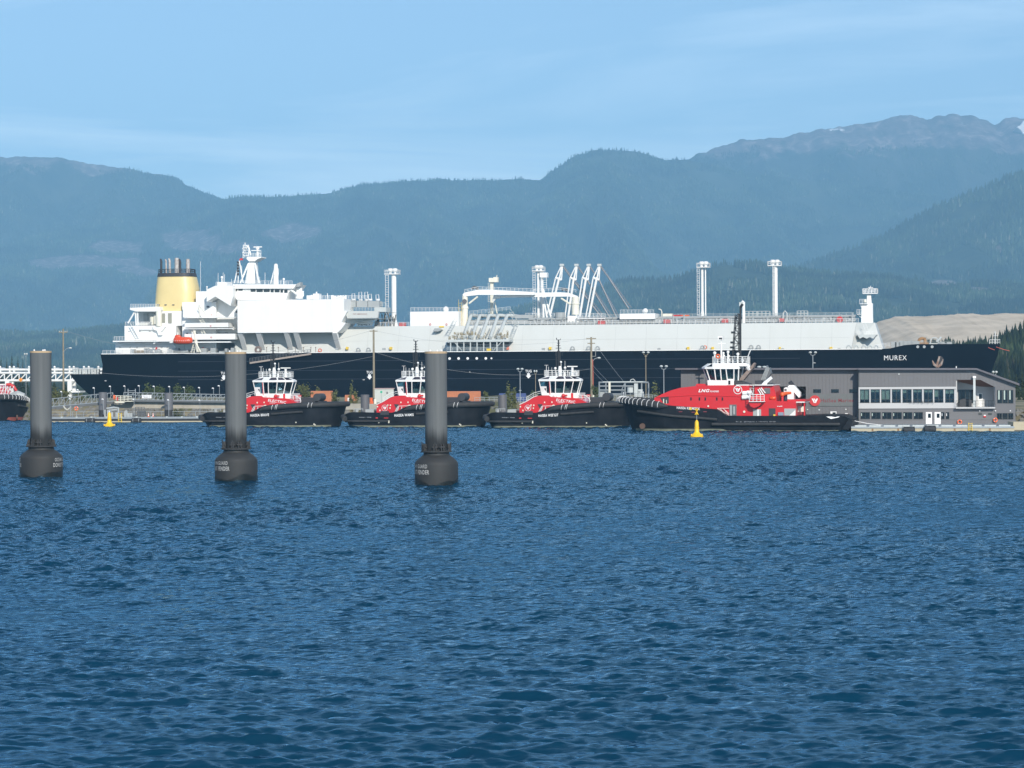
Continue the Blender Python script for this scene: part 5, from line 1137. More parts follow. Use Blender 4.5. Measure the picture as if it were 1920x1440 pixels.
    # glazed wheelhouse leaning outward
    cb = [(740, -2.3), (848, -2.85), (905, -2.85), (1000, -2.6), (1090, -2.0), (1165, -.9)]
    ct = [(710, -2.7), (838, -3.25), (905, -3.25), (1018, -3.0), (1122, -2.3), (1205, -1.0)]
    z0 = E(900, 750, -2.8).z; z1 = E(900, 606, -3.2).z
    near = [(E(a_, 750, v).x, v, E(b_, 606, w).x, w) for (a_, v), (b_, w) in zip(cb, ct)]
    far = [(a_, -v, b_, -w) for a_, v, b_, w in reversed(near)]
    cs = near+far
    cu, cv = wheelhouse(t, cs, z0, z1, .085, WHITE)
    m = MB(); p0 = E(742, 750, -2.5); p1 = E(803, 668, -2.6); m.add([(p0.x+.05, -2.42, z0), (p1.x, -2.72, z0), (p1.x-.02, -2.92, p1.z), (p0.x-.22, -2.62, p1.z)], [(0, 1, 2, 3)]); dr = m.build('door', WHITE, t)
    m = MB(); m.add([(p0.x+.45, -2.53, z0+.15), (p1.x-.12, -2.70, z0+.15), (p1.x-.13, -2.86, p1.z-.35), (p0.x+.40, -2.69, p1.z-.35)], [(0, 1, 2, 3)]); m.build('door_window', DARKGLASS, dr)
    a = near[1]; MB().tube((a[0]-.12, a[1]-.06, z0-.4), (a[2]-.12, a[3]-.06, z1+.1), .06, 5).build('red_post', RED, t)
    # eave, facetted roof with sky windows, rail platform
    ev = [(p_[2]*1.0+(.12 if p_[2] > cu else -.12), p_[3]*1.04, z1) for p_ in cs]; ev2 = [(x, y, z1+.32) for x, y, z in ev]
    m = MB(); m.loft([ev, ev2]); m.build('roof_eave', WHITE, t)
    zr = E(950, 545, -1.5).z; nn = len(ev2)
    rt = [(cu+(x-cu)*.62, y*.62, zr) for x, y, z in ev2]
    m = MB(); m.loft([ev2, rt]); roof = m.build('roof', WHITE, t)
    for i in (0, 2, 3, 4):
        A, B, C, D_ = [Vector(p_) for p_ in (ev2[i], ev2[i+1], rt[i+1], rt[i])]
        cen = (A+B+C+D_)/4; nrm_ = (B-A).cross(D_-A).normalized(); nrm_ = nrm_ if nrm_.z > 0 else -nrm_
        q4 = [cen+(p_-cen)*.80+nrm_*.03 for p_ in (A, B, C, D_)]
        if i == 0: q4 = [q4[0], q4[1], (q4[2]+q4[3])/2]
        MB().add(q4, [tuple(range(len(q4)))]).build('roof_window', mat('purplish dark glass', (.035, .028, .05), .15, var=.2), roof)
    p0 = E(775, 560, -1.6); p1 = E(1150, 560, -1.6)
    m = MB(); m.box(p0.x, p1.x, -1.7, 1.7, zr-.05, zr+.06); m.rail([(p0.x, -1.7, zr), (p1.x, -1.7, zr), (p1.x, 1.7, zr), (p0.x, 1.7, zr), (p0.x, -1.7, zr)], E(900, 478, -1.7).z-zr, .05, 3, .7); m.build('roof_railing', RAILW, t)
    m = MB(); rq = random.Random(2)
    for i in range(9): X = rq.choice([rq.uniform(790, 920), rq.uniform(1010, 1140)]); c = E(X, 540, -1.2); m.cyl((c.x, rq.uniform(-1.4, 1), zr), rq.uniform(.12, .28), rq.uniform(.5, 1.1), 7)
    o_ = m.build('roof_equipment', WHITE, t); o_['kind'] = 'stuff'
    zc = E(960, 425, -.5).z; c = E(960, 500, -.5); m = MB(); m.lathe([(.42, 0), (.34, (zc-zr)*.7), (.24, zc-zr)], (c.x, -.5, zr), 10); m.build('exhaust_stack', WHITE, t, smooth=50)
    for X, Y, r in ((905, 452, .25), (1022, 445, .25), (973, 376, .2)):
        c = E(X, Y, -.6); m = MB(); m.ball((c.x, -.7, c.z), r, 9); m.tube((c.x, -.6, c.z), (c.x, -.6, max(zr, c.z-1.2)), .05, 4); m.build('antenna_dome', WHITE, t, smooth=60)
    m = MB(); a = E(1045, 430, -.8); b_ = E(1170, 430, -.8); m.box(a.x, b_.x, -.9, -.7, a.z-.08, a.z+.09); c = E(1108, 440, -.8); m.lathe([(.3, 0), (.2, c.z-zr-.3), (.25, c.z-zr)], (c.x, -.8, zr), 8); m.build('radar_scanner', WHITE, t)
    m = MB(); a = E(797, 470, -1); m.tube((a.x, -1, zr+.9), (a.x, -1, E(797, 418, -1).z), .05, 5); m.box(a.x-.35, a.x+.35, -1.1, -.9, E(797, 416, -1).z, E(797, 412, -1).z)
    for X, Yt in ((822, 432), (1020, 362), (862, 440)): p_ = E(X, 480, -.6); m.tube((p_.x, -.6, zr+.5), (p_.x, -.6, E(X, Yt, -.6).z), .035, 4)
    m.build('whip_antenna', RAILW, t)
    # black lattice mast
    a = E(915, 480, 0); b_ = E(960, 480, 0); zb_ = zr; z2 = E(940, 255, 0).z; z3 = E(940, 110, 0).z
    m = MB(); m.ladder(((a.x+b_.x)/2, -.2, zb_), ((a.x+b_.x)/2, -.2, z2), b_.x-a.x, .07, .35); m.ladder(((a.x+b_.x)/2, .4, zb_), ((a.x+b_.x)/2, .4, z2), b_.x-a.x, .06, .35)
    m.tube(((a.x+b_.x)/2+.1, 0, zb_), ((a.x+b_.x)/2+.1, 0, z3), .13, 7)
    for Y, hw in ((150, .28), (180, .35), (210, .52), (245, .25)): z = E(940, Y, 0).z; m.box((a.x+b_.x)/2+.1-hw, (a.x+b_.x)/2+.1+hw, -.05, .05, z-.05, z+.05)
    cx2 = (a.x+b_.x)/2+.1; m.path([(cx2-.40, 0, z3+.35), (cx2-.36, 0, z3), (cx2+.36, 0, z3), (cx2+.40, 0, z3+.22)], .06, 5); m.tube((cx2-.32, 0, z3), (cx2-.32, 0, E(925, 85, 0).z), .04, 4)
    for X in (905, 985): p_ = E(X, 300, 0); m.tube((p_.x, 0, p_.z), (p_.x, 0, z2), .05, 4); m.tube((p_.x, 0, z2), (cx2, 0, z2), .04, 4)
    m.build('mast', MASTBLK, t)
    # name on the hull, draught board, faint marks aft
    m = MB(); p0 = E(703, 1036, NV); p1 = E(941, 1002, NV); text_plate(m, name_word, (p0.x, p0.z), p1.x-p0.x, .50, 0, .02, slope=.035)
    m.v = [(x, side_v(x)-.10, z) for x, y, z in m.v]; m.build('name_lettering', WLETTER, hull_)
    m = MB(); p0 = E(510, 1105, NV); p1 = E(625, 1090, NV); m.box(p0.x, p1.x, -6.34, -6.25, p0.z, p1.z+.04); m.box(p0.x-.18, p0.x+.05, -6.36, -6.25, p0.z-.12, p1.z+.12); m.box(p1.x-.05, p1.x+.18, -6.36, -6.25, p0.z-.12, p1.z+.12); m.build('draught_board', CREAM, hull_)
    m = MB(); p0 = E(250, 1050, NV); worn_marks(m, (p0.x, p0.z), 2.6, .2, -6.49, 12, 2); m.v = [(x, side_v(x)-.06, z) for x, y, z in m.v]; m.build('faded_lettering', mat('faded lettering', (.20, .21, .23), .7, var=.3, scale=4), hull_)
    m = MB(); p0 = E(470, 1050, NV); m.box(p0.x, p0.x+.4, side_v(p0.x)-.06, side_v(p0.x), p0.z-.1, p0.z+.1); m.box(p0.x+1.6, p0.x+2.4, side_v(p0.x)-.06, side_v(p0.x), p0.z-.08, p0.z+.05); m.build('hull_mark', SIGRED, hull_)
    m = MB(); p0 = E(530, 985, NV); m.box(p0.x, p0.x+1.6, -6.50, -6.3, 2.35, 3.05); m.build('boarding_gate', SOOT, hull_)
    m = MB(); p0 = E(330, 985, -3); m.rail([E(190, 970, -3.5), E(300, 965, -3.5)], .5, .05, 2, .8); m.box(p0.x, p0.x+1.6, -3, 1, 2.4, 3.3); m.cyl((p0.x-2.5, 0, 2.4), .3, .9, 9); m.build('towing_gear', GREYP, t)
    m = MB()
    for X, Y in ((1498, 1130), (1510, 1140), (1275, 1108)): p_ = E(X, Y, NV); m.box(p_.x-.08, p_.x+.08, side_v(p_.x)*.93-.2, side_v(p_.x)*.9, p_.z-.1, p_.z+.12)
    o_ = m.build('hull_anode', CREAM, hull_); o_['kind'] = 'stuff'
    return t
make_electric("HAISEA WEE'GIT", "small tug with a black hull, moored between the second tug and the biggest tug", TE)
frW = Fr(774.5, 500, -12.0); make_electric('HAISEA WAMIS', 'small red and black tug half hidden by the third mooring pile', frW)
frB = Fr(507, 508, -12.0); make_electric('HAISEA BRAVE', 'small red and black tug nearest the stern of the tanker, behind the middle pile', frB)

# ---- the big gas powered tug, bow to the left
TK = Fr(1385, 457.5, -12.0)
def K(px, py, v=0.0): return TK(px, py, v)
def make_kermode(fr, label, name_word, boot):
    t = thing('tugboat', label, 'tugboat', fr, group=None)
    NV = -7.4
    uB = K(1163, 752, 0).x+.2; uS = K(1600, 790, -3).x; Lh = uS-uB; st = []
    sheer_px = [(1160, 750), (1190, 753), (1225, 757), (1258, 761), (1300, 764), (1345, 768), (1362, 779.5), (1400, 780), (1500, 780), (1532, 778.5), (1580, 779), (1590, 784), (1601, 789)]
    su_ = [K(x, y, NV).x for x, y in sheer_px]; sz_ = [K(x, y, NV).z for x, y in sheer_px]
    NQ = 48
    for q in [i/NQ for i in range(NQ+1)]:
        u = uB+Lh*q; b = 7.4
        if q < .30: b = 7.4*max(0, 1-((.30-q)/.302)**2.3)**.62
        if q > .93: b = 7.4-2.4*((q-.93)/.07)**2
        b = max(b, .12); zt = float(np.interp(u, su_, sz_)); zl = -1.8
        bl = b*(.82 if q > .2 else .5+.32*q/.2); ul = u + max(0, .22-q)*12 - max(0, q-.90)*22
        st.append((u, b, zt, bl, zl, ul))
    MB().loft([hull_section(s) for s in st]).build('hull', BLACKT, t, smooth=50); hull_ = t.children[-1]
    side_v = lambda u: -float(np.interp(u, [s[0] for s in st], [s[1] for s in st])); side_z = lambda u: float(np.interp(u, [s[0] for s in st], [s[2] for s in st]))
    m = MB(); rings = []
    for s in st[2:-1]:
        bb = s[1]*.40+s[3]*.60+.24; uu = s[0]*.40+s[5]*.60; z_ = .42 if boot is BOOT else .85
        rings.append([(uu, -bb, z_), (uu, -bb, -.6), (uu, bb, -.6), (uu, bb, z_)])
    m.loft(rings); m.build('waterline_band', boot, hull_, smooth=50)
    kE = max(k for k in range(NQ) if st[k][0] < K(1259, 766, NV).x)
    pts = [(st[k][0], -st[k][1]-.1, st[k][2]-.15) for k in range(kE, -1, -1)] + [(st[k][0], st[k][1]+.1, st[k][2]-.15) for k in range(0, kE+1)]
    rr_ = [.66]*len(pts); rr_[0] = .1; rr_[1] = .45; rr_[-1] = .1; rr_[-2] = .45
    m = MB(); m.path(pts, rr_, 12); fd = m.build('bow_fender', RUBBER, t, smooth=60)
    P_ = [Vector(p_) for p_ in pts]; L_ = [0]
    for a, b_ in zip(P_, P_[1:]): L_.append(L_[-1]+(b_-a).length)
    for i in range(24):
        s_ = 1.6+i*(L_[-1]-3.2)/23; j = max(k for k in range(len(L_)) if L_[k] <= s_); j = min(j, len(P_)-2)
        c = P_[j].lerp(P_[j+1], (s_-L_[j])/(L_[j+1]-L_[j])); d = (P_[j+1]-P_[j]).normalized(); a = Vector((0, 0, 1)); a = (a-d*a.dot(d)).normalized(); b_ = d.cross(a); sgn = -1 if b_.dot(Vector((c.x-P_[len(P_)//2].x-8, c.y, 0))) > 0 else 1
        m = MB(); m.path([c+(a*math.cos(w)+b_*(-sgn)*math.sin(w))*.70 for w in [-.3+.3*k for k in range(9)]], .045, 4); m.build('fender_strap', WLETTER, fd)
    for zz, x0, x1 in ((1.7, 1185, 1350), ):
        pts = [(s[0]*.8+s[5]*.2, -s[1]*.85-s[3]*.15-.2, s[2]-zz) for s in st if K(x0, 770, NV).x < s[0] < K(x1, 770, NV).x]
        m = MB(); m.path(pts, .24, 8); m.build('side_fender', RUBBER, t, smooth=60)
    pts = [(s[0]*.75+s[5]*.25, -s[1]*.85-s[3]*.15-.2, 1.2) for s in st if K(1330, 770, NV).x < s[0] < uS-1]
    m = MB(); m.path(pts, .26, 8); m.build('side_fender', RUBBER, t, smooth=60)
    m = MB(); m.prism_l([(uS-4.5, .3), (uS-6.2, 2.0), (uS-1.2, 2.6), (uS+.1, 1.6), (uS+.1, .8), (uS-.6, .25)], -5.6, 5.6); m.build('stern_bulwark', BLACKT, t)
    # red deckhouse with its whale-back top
    hp = [(1226, 755), (1227, 746), (1240, 739.5), (1258, 732), (1276, 727), (1305, 723.8), (1325, 722.6), (1405, 722.5), (1405, 741), (1430, 752), (1492, 752.5), (1493, 780), (1362, 780), (1345, 767), (1258, 762)]
    q = [K(x, y, -5.2) for x, y in hp]; m = MB(); pl = [(p_.x, p_.z) for p_ in q]
    m.prism_l(pl, -5.2, 5.2); house = m.build('deckhouse', RED, t)
    m = MB(); a = K(1230, 745.5, -5.3); b_ = K(1300, 741.5, -5.3); c = K(1400, 744, -5.3)
    m.add([(a.x, -5.32, a.z), (b_.x, -5.32, b_.z), (c.x, -5.32, c.z), (c.x, -5.2, c.z-.03), (b_.x, -5.2, b_.z-.05), (a.x, -5.2, a.z-.05)], [(0, 1, 4, 5), (1, 2, 3, 4)]); m.build('house_knuckle', RED, house)
    m = MB(); m.prism(TK, [(1415, 742), (1415, 722), (1449.5, 722), (1454, 736), (1456, 752), (1415, 752)], -4.6, 4.6); m.build('aft_casing', RED, t)
    for x0, x1 in ((1380, 1404), (1415, 1450)): MB().pbox(TK, x0, 721.2, x1, 722.8, -5.25, 5.2).build('white_band', WHITE, house)
    MB().prism(TK, [(1304, 723.5), (1306, 719.8), (1322, 719.8), (1326, 722.5)], -2, 2).build('skylight', RED, house)
    for px in (1295.6, 1311.5, 1322.5, 1344, 1354.5): MB().pbox(TK, px-1.3, 745, px+1.3, 751, -5.26, -5.15).build('porthole', DARKGLASS, house)
    m = MB(); a = K(1237, 744, -5.25); m.prism(TK, [(1237, 745), (1254, 743.5), (1254, 756), (1248, 756.5), (1244, 756)], -5.24, -5.1); m.build('foredeck_opening', SOOT, house)
    m = MB(); m.pbox(TK, 1243.5, 748, 1245, 757, -5.3, -5.2); m.pbox(TK, 1249, 750, 1250, 757, -5.3, -5.2); m.build('opening_post', CREAM, house)
    d_ = MB().pbox(TK, 1367.5, 758.5, 1381, 780, -5.25, -5.1).build('door_recess', DGREY, house)
    m = MB(); m.pbox(TK, 1369, 760, 1372, 779.5, -5.3, -5.2); m.pbox(TK, 1375, 762, 1378, 777, -5.3, -5.2); m.build('recess_fitting', GREYP, house)
    for x0, x1, y0, y1, mm_ in ((1412, 1427, 767.5, 780, GREYP), (1441.5, 1454, 765.5, 779.6, SOOT), (1470.5, 1492, 766, 779, GREYP)): MB().pbox(TK, x0, y0, x1, y1, -5.25, -5.1).build('deck_opening', mm_, house)
    m = MB(); m.pbox(TK, 1420, 768, 1422.5, 781, -5.32, -5.2); m.prism(TK, [(1480, 779), (1491, 769), (1491, 779)], -5.3, -5.2); m.build('opening_trim', WHITE, house)
    m = MB(); m.pbox(TK, 1459, 773, 1469, 779, -5.5, -5.2); m.build('deck_locker', mat('blue grey box', (.22, .27, .35), .5), t)
    m = MB(); m.pbox(TK, 1450, 777, 1453.5, 780.5, -6, -5.4); m.build('mooring_buoy', YBOX, t)
    # logo and lettering
    m = MB(); c = K(1383.4, 731, -5.25); w_logo(m, (c.x, c.z), .74, -5.28); m.build('logo', WLETTER, house)
    m = MB(); p0 = K(1309.5, 735.5, -5.25); p1 = K(1330.5, 729.5, -5.25); text_plate(m, 'LNG', (p0.x, p0.z), p1.x-p0.x, p1.z-p0.z, -5.28, .03, .3); p2 = K(1331, 735.5, -5.25); p3 = K(1348, 732.3, -5.25); text_plate(m, 'POWERED', (p2.x, p2.z), p3.x-p2.x, p3.z-p2.z, -5.28, .02, .3); m.build('side_lettering', WLETTER, house)
    m = MB(); p0 = K(1269, 766.6, NV); name_word = name_word or ' '; p1 = K(1312, 763, NV); text_plate(m, name_word, (p0.x, p0.z), p1.x-p0.x, .42, 0, .02, slope=-.055) if name_word.strip() else worn_marks(m, (p0.x, p0.z), .4, .3, 0, 3); m.v = [(x, side_v(x)-.10, z) for x, y, z in m.v]; m.build('name_lettering', WLETTER, hull_)
    m = MB(); p0 = K(1293, 769, NV); m.box(p0.x, p0.x+.35, side_v(p0.x)-.14, side_v(p0.x), p0.z+.05, p0.z+.45); m.build('name_patch', YBOX, hull_)
    m = MB()
    for px, py in ((1276, 772), (1300, 773), (1322, 772)): p_ = K(px, py, NV); m.box(p_.x-.3, p_.x+.3, side_v(p_.x)-.08, side_v(p_.x), p_.z-.07, p_.z+.07)
    m.build('hull_mark', mat('dull red mark', (.20, .03, .04), .6), hull_)
    m = MB(); p0 = K(1380, 792, NV); worn_marks(m, (p0.x, p0.z), 6.8, .22, NV-.08, 30, 5); m.v = [(x, side_v(x)-.07, z) for x, y, z in m.v]; m.build('faded_lettering', mat('faded lettering', (.20, .21, .23), .7, var=.3, scale=4), hull_)
    m = MB(); p0 = K(1550, 785, NV); w_ = K(1574, 785, NV).x-p0.x; m.prism(TK, [(1549, 781), (1574.5, 781), (1572, 782.6), (1558, 785.5), (1553, 783)], 0, .01, ref=NV); m.v = [(x, side_v(x)-.07+y*2, z) for x, y, z in m.v]; m.build('stern_stripe', WLETTER, hull_)
    m = MB()
    for x0, y0, x1, y1 in ((1345, 765.8, 1366, 778), (1350, 766, 1362, 779), (1356, 766, 1367, 776), (1359, 770, 1367, 779), (1345, 765.5, 1367, 765.5), (1352, 768, 1360, 779)): m.tube(K(x0, y0, -5.6), K(x1, y1, -5.6), .06, 5)
    m.build('stair_railing', mat('pinkish rail', (.72, .55, .52), .5), t)
    m = MB(); c = K(1395.5, 772, -5.3); m.disc((c.x, -5.4, c.z), .2, .12, 10); c = K(1328, 761.5, -5.3); m.disc((c.x, -5.4, c.z), .15, .12, 10); m.build('house_lamp', CREAM, house)
    # wheelhouse
    MB().prism(TK, [(1327, 723), (1326.5, 713), (1369.5, 713), (1369.5, 723)], -3, 3).build('wheelhouse_base', WHITE, t)
    cb = [(1327.5, -1.2), (1331.3, -2.5), (1342.2, -3.0), (1352.5, -3.0), (1363.8, -3.0), (1376, -2.9), (1384, -2.6)]
    ct = [(1318.5, -1.4), (1324.3, -2.9), (1339.4, -3.35), (1350.6, -3.35), (1361, -3.35), (1376, -3.2), (1385, -2.8)]
    z0 = K(1350, 713, -3).z; z1 = K(1350, 691.8, -3.3).z
    near = [(K(a_, 713, v).x, v, K(b_, 692, w).x, w) for (a_, v), (b_, w) in zip(cb, ct)]; far = [(a_, -v, b_, -w) for a_, v, b_, w in reversed(near)]; cs = near+far
    cu, cv = wheelhouse(t, cs, z0, z1, .10, WHITE)
    m = MB(); p0 = K(1363.5, 722, -3.05); p1 = K(1376, 710.5, -3.05); m.box(p0.x, p1.x, -3.1, -2.95, p0.z, p1.z); dr = m.build('door', WHITE, t); MB().pbox(TK, 1365.5, 713.5, 1369.5, 721, -3.14, -3.0).build('door_window', DARKGLASS, dr)
    ev = [(p_[2]+(.15 if p_[2] > cu else -.25), p_[3]*1.05, z1) for p_ in cs]; ev2 = [(x, y, z1+.28) for x, y, z in ev]; m = MB(); m.loft([ev, ev2]); m.build('roof_eave', WHITE, t)
    zr = K(1350, 681.5, -2).z; rt = [(cu+(x-cu)*.74, y*.7, zr) for x, y, z in ev2]; m = MB(); m.loft([ev2, rt]); roof = m.build('roof', WHITE, t)
    m = MB(); a = [Vector(p_) for p_ in (ev2[1], ev2[2], rt[2], rt[1])]; cen = sum(a, Vector())/4; m.add([cen+(a[0]-cen)*.7+Vector((0, -.05, .04)), cen+(a[1]-cen)*.7+Vector((0, -.05, .04)), cen+((a[2]+a[3])/2-cen)*.8+Vector((0, -.05, .06))], [(0, 1, 2)]); m.build('roof_window', DARKGLASS, roof)
    p0 = K(1336, 681, -2); p1 = K(1401, 681, -2)
    m = MB(); m.box(p0.x, p1.x, -2, 2, zr-.06, zr+.05); m.rail([(p0.x, -2, zr), (p1.x, -2, zr), (p1.x, 2, zr), (p0.x, 2, zr), (p0.x, -2, zr)], 1.15, .05, 3, .8); m.tube(K(1400, 684, -1.5), K(1406, 694, -1.5), .4, 6); m.build('roof_railing', RAILW, t)
    m = MB(); m.box(K(1376, 690, -2.5).x, p1.x, -2.5, 2.5, zr-.5, zr-.06); m.build('mast_deck', WHITE, t)
    c = K(1346.3, 668, -2.1); MB().torus((c.x, -2.2, c.z), .30, .12, 'v', 16, 6).build('life_ring', ORANGE, t, smooth=60)
    m = MB(); a = K(1352.5, 681, 0); m.cyl((a.x, 0, zr), .16, K(1352.5, 645, 0).z-zr, 8); b0 = K(1346, 643.8, 0); b1 = K(1361, 643.8, 0); m.box(b0.x, b1.x, -.1, .1, b0.z-.06, b0.z+.06); m.cyl((a.x, 0, b0.z), .05, 1.0, 5); m.build('radar_mast', WHITE, t)
    m = MB(); m.pbox(TK, 1346, 630.5, 1355, 637, -.4, .4); cb_ = m.build('camera_box', WHITE, t); MB().pbox(TK, 1348, 633, 1354, 636.2, -.44, -.39).build('camera_window', SOOT, cb_)
    for px, py, r in ((1340, 662, .3), (1356.5, 662, .2), (1365, 660, .26), (1383.5, 664, .28), (1392, 676, .3)):
        c = K(px, py, -1); m = MB(); m.ball((c.x, -1, c.z), r, 9); m.tube((c.x, -1, c.z), (c.x, -1, zr), .14, 6); m.build('antenna_dome', WHITE, t, smooth=60)
    m = MB(); rq = random.Random(9)
    for i in range(10): c = K(rq.uniform(1338, 1400), 675, -1); m.cyl((c.x, rq.uniform(-1.5, 1.5), zr), rq.uniform(.1, .25), rq.uniform(.5, 1.6), 7)
    m.path([K(1399, 681, -1), K(1401, 672, -1), K(1406, 659, -1), K(1407.5, 656, -1)], .09, 5); o_ = m.build('roof_equipment', RAILW, t); o_['kind'] = 'stuff'
    # black lattice mast and the long black tube beside it
    za, zb_ = zr, K(1380, 588, .5).z; x0, x1 = K(1373.5, 640, .5).x, K(1386, 640, .5).x; xt = K(1380, 588, .5).x
    m = MB(); cor = [(x0, -.6), (x1, -.6), (x1, .9), (x0, .9)]
    for k, (cx0, cy0) in enumerate(cor): m.tube((cx0, cy0, za), (cx0 if cx0 == x1 else xt, cy0, zb_ if cx0 == x1 else zb_-.2), .085, 5)
    n_ = 10
    for i in range(n_):
        f0, f1 = i/n_, (i+1)/n_; L0 = x0+(xt-x0)*f0; L1 = x0+(xt-x0)*f1; Z0 = za+(zb_-za)*f0; Z1 = za+(zb_-za)*f1
        for v in (-.6, .9): m.tube((L0, v, Z0), (x1, v, Z0), .055, 4); m.tube((L0, v, Z0) if i % 2 else (x1, v, Z0), (x1, v, Z1) if i % 2 else (L1, v, Z1), .055, 4)
        m.tube((L0, -.6, Z0), (L0, .9, Z0), .05, 4)
        if i in (1, 3, 4, 6): m.box(L0-.5, L0+.2, -.5, .2, Z0, Z0+.35)
    m.build('lattice_mast', MASTBLK, t)
    m = MB(); m.tube(K(1388.5, 672, -.9), K(1388.5, 575, -.9), .16, 7); m.tube(K(1388.5, 576, -.9), K(1392.5, 570, -.9), .26, 6); m.tube(K(1388.5, 672, -.9), K(1388.5, 714, -.9), .09, 6); m.tube(K(1396, 684, -.9), K(1396, 712, -.9), .07, 6); m.build('crane_tube', MASTBLK, t)
    m = MB(); m.pbox(TK, 1386, 566.5, 1391, 574, -1, .2); m.build('tube_head', LGREY, t)
    # two raked exhaust stacks
    m = MB(); m.prism(TK, [(1385.5, 714), (1388, 708.5), (1413.5, 680), (1415.2, 682), (1412.5, 689), (1394, 712.5)], -1.8, .6); m.build('exhaust_stack', BROWN, t)
    m = MB(); m.prism(TK, [(1427, 713), (1437.2, 685), (1439, 690), (1443, 689), (1445.5, 700), (1434.5, 714.5)], 0, 2.4); es = m.build('exhaust_stack', DGREY, t)
    for i in range(4): m = MB(); m.tube(K(1427.6+i*2.2, 712, -.05), K(1437.6+i*1.6, 687+i, -.05), .07, 4); m.build('stack_rib', GREYP, es)
    m = MB(); m.prism(TK, [(1377, 713.5), (1392, 716), (1404, 720), (1404, 722), (1377, 722)], -2.6, 2.6); m.pbox(TK, 1415.5, 713.5, 1428, 720, -2.5, 2.5); m.prism(TK, [(1440, 718), (1448, 720.5), (1448, 722), (1432, 722)], -2.5, 2.5); m.build('engine_hatch', SOOT, t)
    # deck gear aft
    m = MB(); a = K(1423, 732, -3); b_ = K(1436, 716.5, -3); c = K(1447, 707.5, -3); m.tube(a, b_, .36, 8); m.tube(b_, c, .28, 8); m.build('crane_boom', WHITE, t, smooth=40)
    for px, py in ((1397, 737), (1405, 736), (1396, 745), (1404, 744.5)): c = K(px, py, -4.9); m = MB(); m.path([(c.x-.42, -5.4, c.z), (c.x-.36, -5.4, c.z), (c.x+.36, -5.4, c.z), (c.x+.42, -5.4, c.z)], [.2, .36, .36, .2], 12); m.build('life_raft', WHITE, t, smooth=60)
    m = MB(); m.pbox(TK, 1404, 752.4, 1433, 753.6, -7, -5.2); m.rail([K(1405, 752.5, -6.9), K(1433, 752.5, -6.9)], 1.15, .06, 3, .6); m.rail([K(1405, 738, -4.4), K(1428, 738, -4.4)], 1.4, .05, 3, .6); m.tube(K(1406, 729, -6.9), K(1412, 740, -6.9), .08, 5); m.build('side_gallery', RAILW, t)
    m = MB(); m.prism(TK, [(1403.5, 753.8), (1430, 753.8), (1424, 761), (1414, 765), (1407, 762)], -6.6, -5.2); m.build('gallery_support', RED, t)
    m = MB()
    for x0, y0, x1, y1 in ((1427, 727, 1435, 737), (1424, 728, 1431, 739), (1421, 730, 1427, 740)): m.tube(K(x0, y0, -4.8), K(x1, y1, -4.8), .1, 5)
    m.build('gallery_brace', WHITE, t)
    m = MB(); m.pbox(TK, 1433, 727.5, 1444, 738, -4.75, -4.5); m.build('casing_window', DGREY, t)
    for px, dx in ((1437, 1), (1467, 1)):
        m = MB(); c = K(px, 739.5, -4); m.ball((c.x, -4, c.z), .42, 10); m.path([(c.x, -4, c.z), (c.x+.8*dx, -4.1, c.z+.2), (c.x+1.5*dx, -4.2, c.z+.25)], [.34, .28, .22], 9); m.build('fire_monitor', ORANGE, t, smooth=60)
        m = MB(); m.tube(K(px, 756, -4), K(px, 742, -4), .22, 8); m.build('monitor_post', RED, t)
    m = MB(); a = K(1442.5, 746.5, -4.6); b_ = K(1455, 746.5, -4.6); m.path([a, a.lerp(b_, .1), a.lerp(b_, .9), b_], [.15, .32, .32, .15], 10); m.build('rescue_boat', LBOAT, t, smooth=60)
    m = MB(); a = K(1472.5, 745, -3.6); m.path([(a.x, -3.4, a.z-.5), (a.x, -3.4, a.z+.5)], .33, 10); m.build('hose_bundle', mat('navy hose', (.03, .03, .07), .7), t)
    m = MB(); m.prism(TK, [(1469, 747), (1470, 727.5), (1474, 726), (1488, 730), (1488, 748.5), (1476, 748.5)], -2.2, 1.0); m.prism(TK, [(1477, 725), (1480, 722), (1488, 722), (1500, 736), (1500, 743), (1498, 746), (1487, 733)], -1.6, .4); cr_o = m.build('deck_crane', WHITE, t)
    m = MB(); m.path([K(1481, 722, -1), K(1487, 717.5, -1)], .5, 8); m.build('crane_motor', SOOT, cr_o); m = MB(); m.pbox(TK, 1471, 729, 1475, 733, -2.3, -2.1); m.build('crane_panel', DGREY, cr_o)
    m = MB(); m.pbox(TK, 1476, 749, 1510, 752.8, -4.6, 4.6); m.build('aft_deckhead', RED, t); m = MB(); m.pbox(TK, 1490, 753, 1508.5, 755, -4.55, 4.5); m.build('deckhead_edge', WHITE, t)
    m = MB()
    for v in (-4.2, 4.0): m.pbox(TK, 1507, 755, 1509.5, 779, v, v+.3)
    m.build('deckhead_post', RED, t)
    m = MB(); m.pbox(TK, 1494, 762, 1508, 772, -2, 0); m.build('stowage_box', CREAM, t)
    m = MB(); m.pbox(TK, 1415, 739, 1416.5, 752, -4.7, -4.6); m.build('casing_edge', RED, t)
    p0 = K(1457, 763, -5.3); m = MB(); worn_marks(m, (p0.x, p0.z), .95, .2, -5.28, 7, 6); m.build('door_lettering', WLETTER, house)
    m = MB(); c = K(1204, 799, -5); m.disc((c.x, side_v(c.x)*.78-.4, c.z), .5, .3, 12); m.build('anchor_hawse', mat('rust stained plate', (.12, .07, .05), .8, var=.4), hull_)
    return t
make_kermode(TK, 'big tug with a long red whaleback house marked LNG POWERED, bow to the left', 'HAISEA KERMODE', BOOT)
frO = Fr(-22, 590, 106.0)
tz = make_kermode(frO, 'tug cut off by the left edge, its striped bow fender beside the first pile', None, REDBOOT)
for ch in tz.children:
    if not ch.name.startswith(('hull', 'bow_fender', 'side_fender', 'stern_bulwark')): ch.location.x += 16
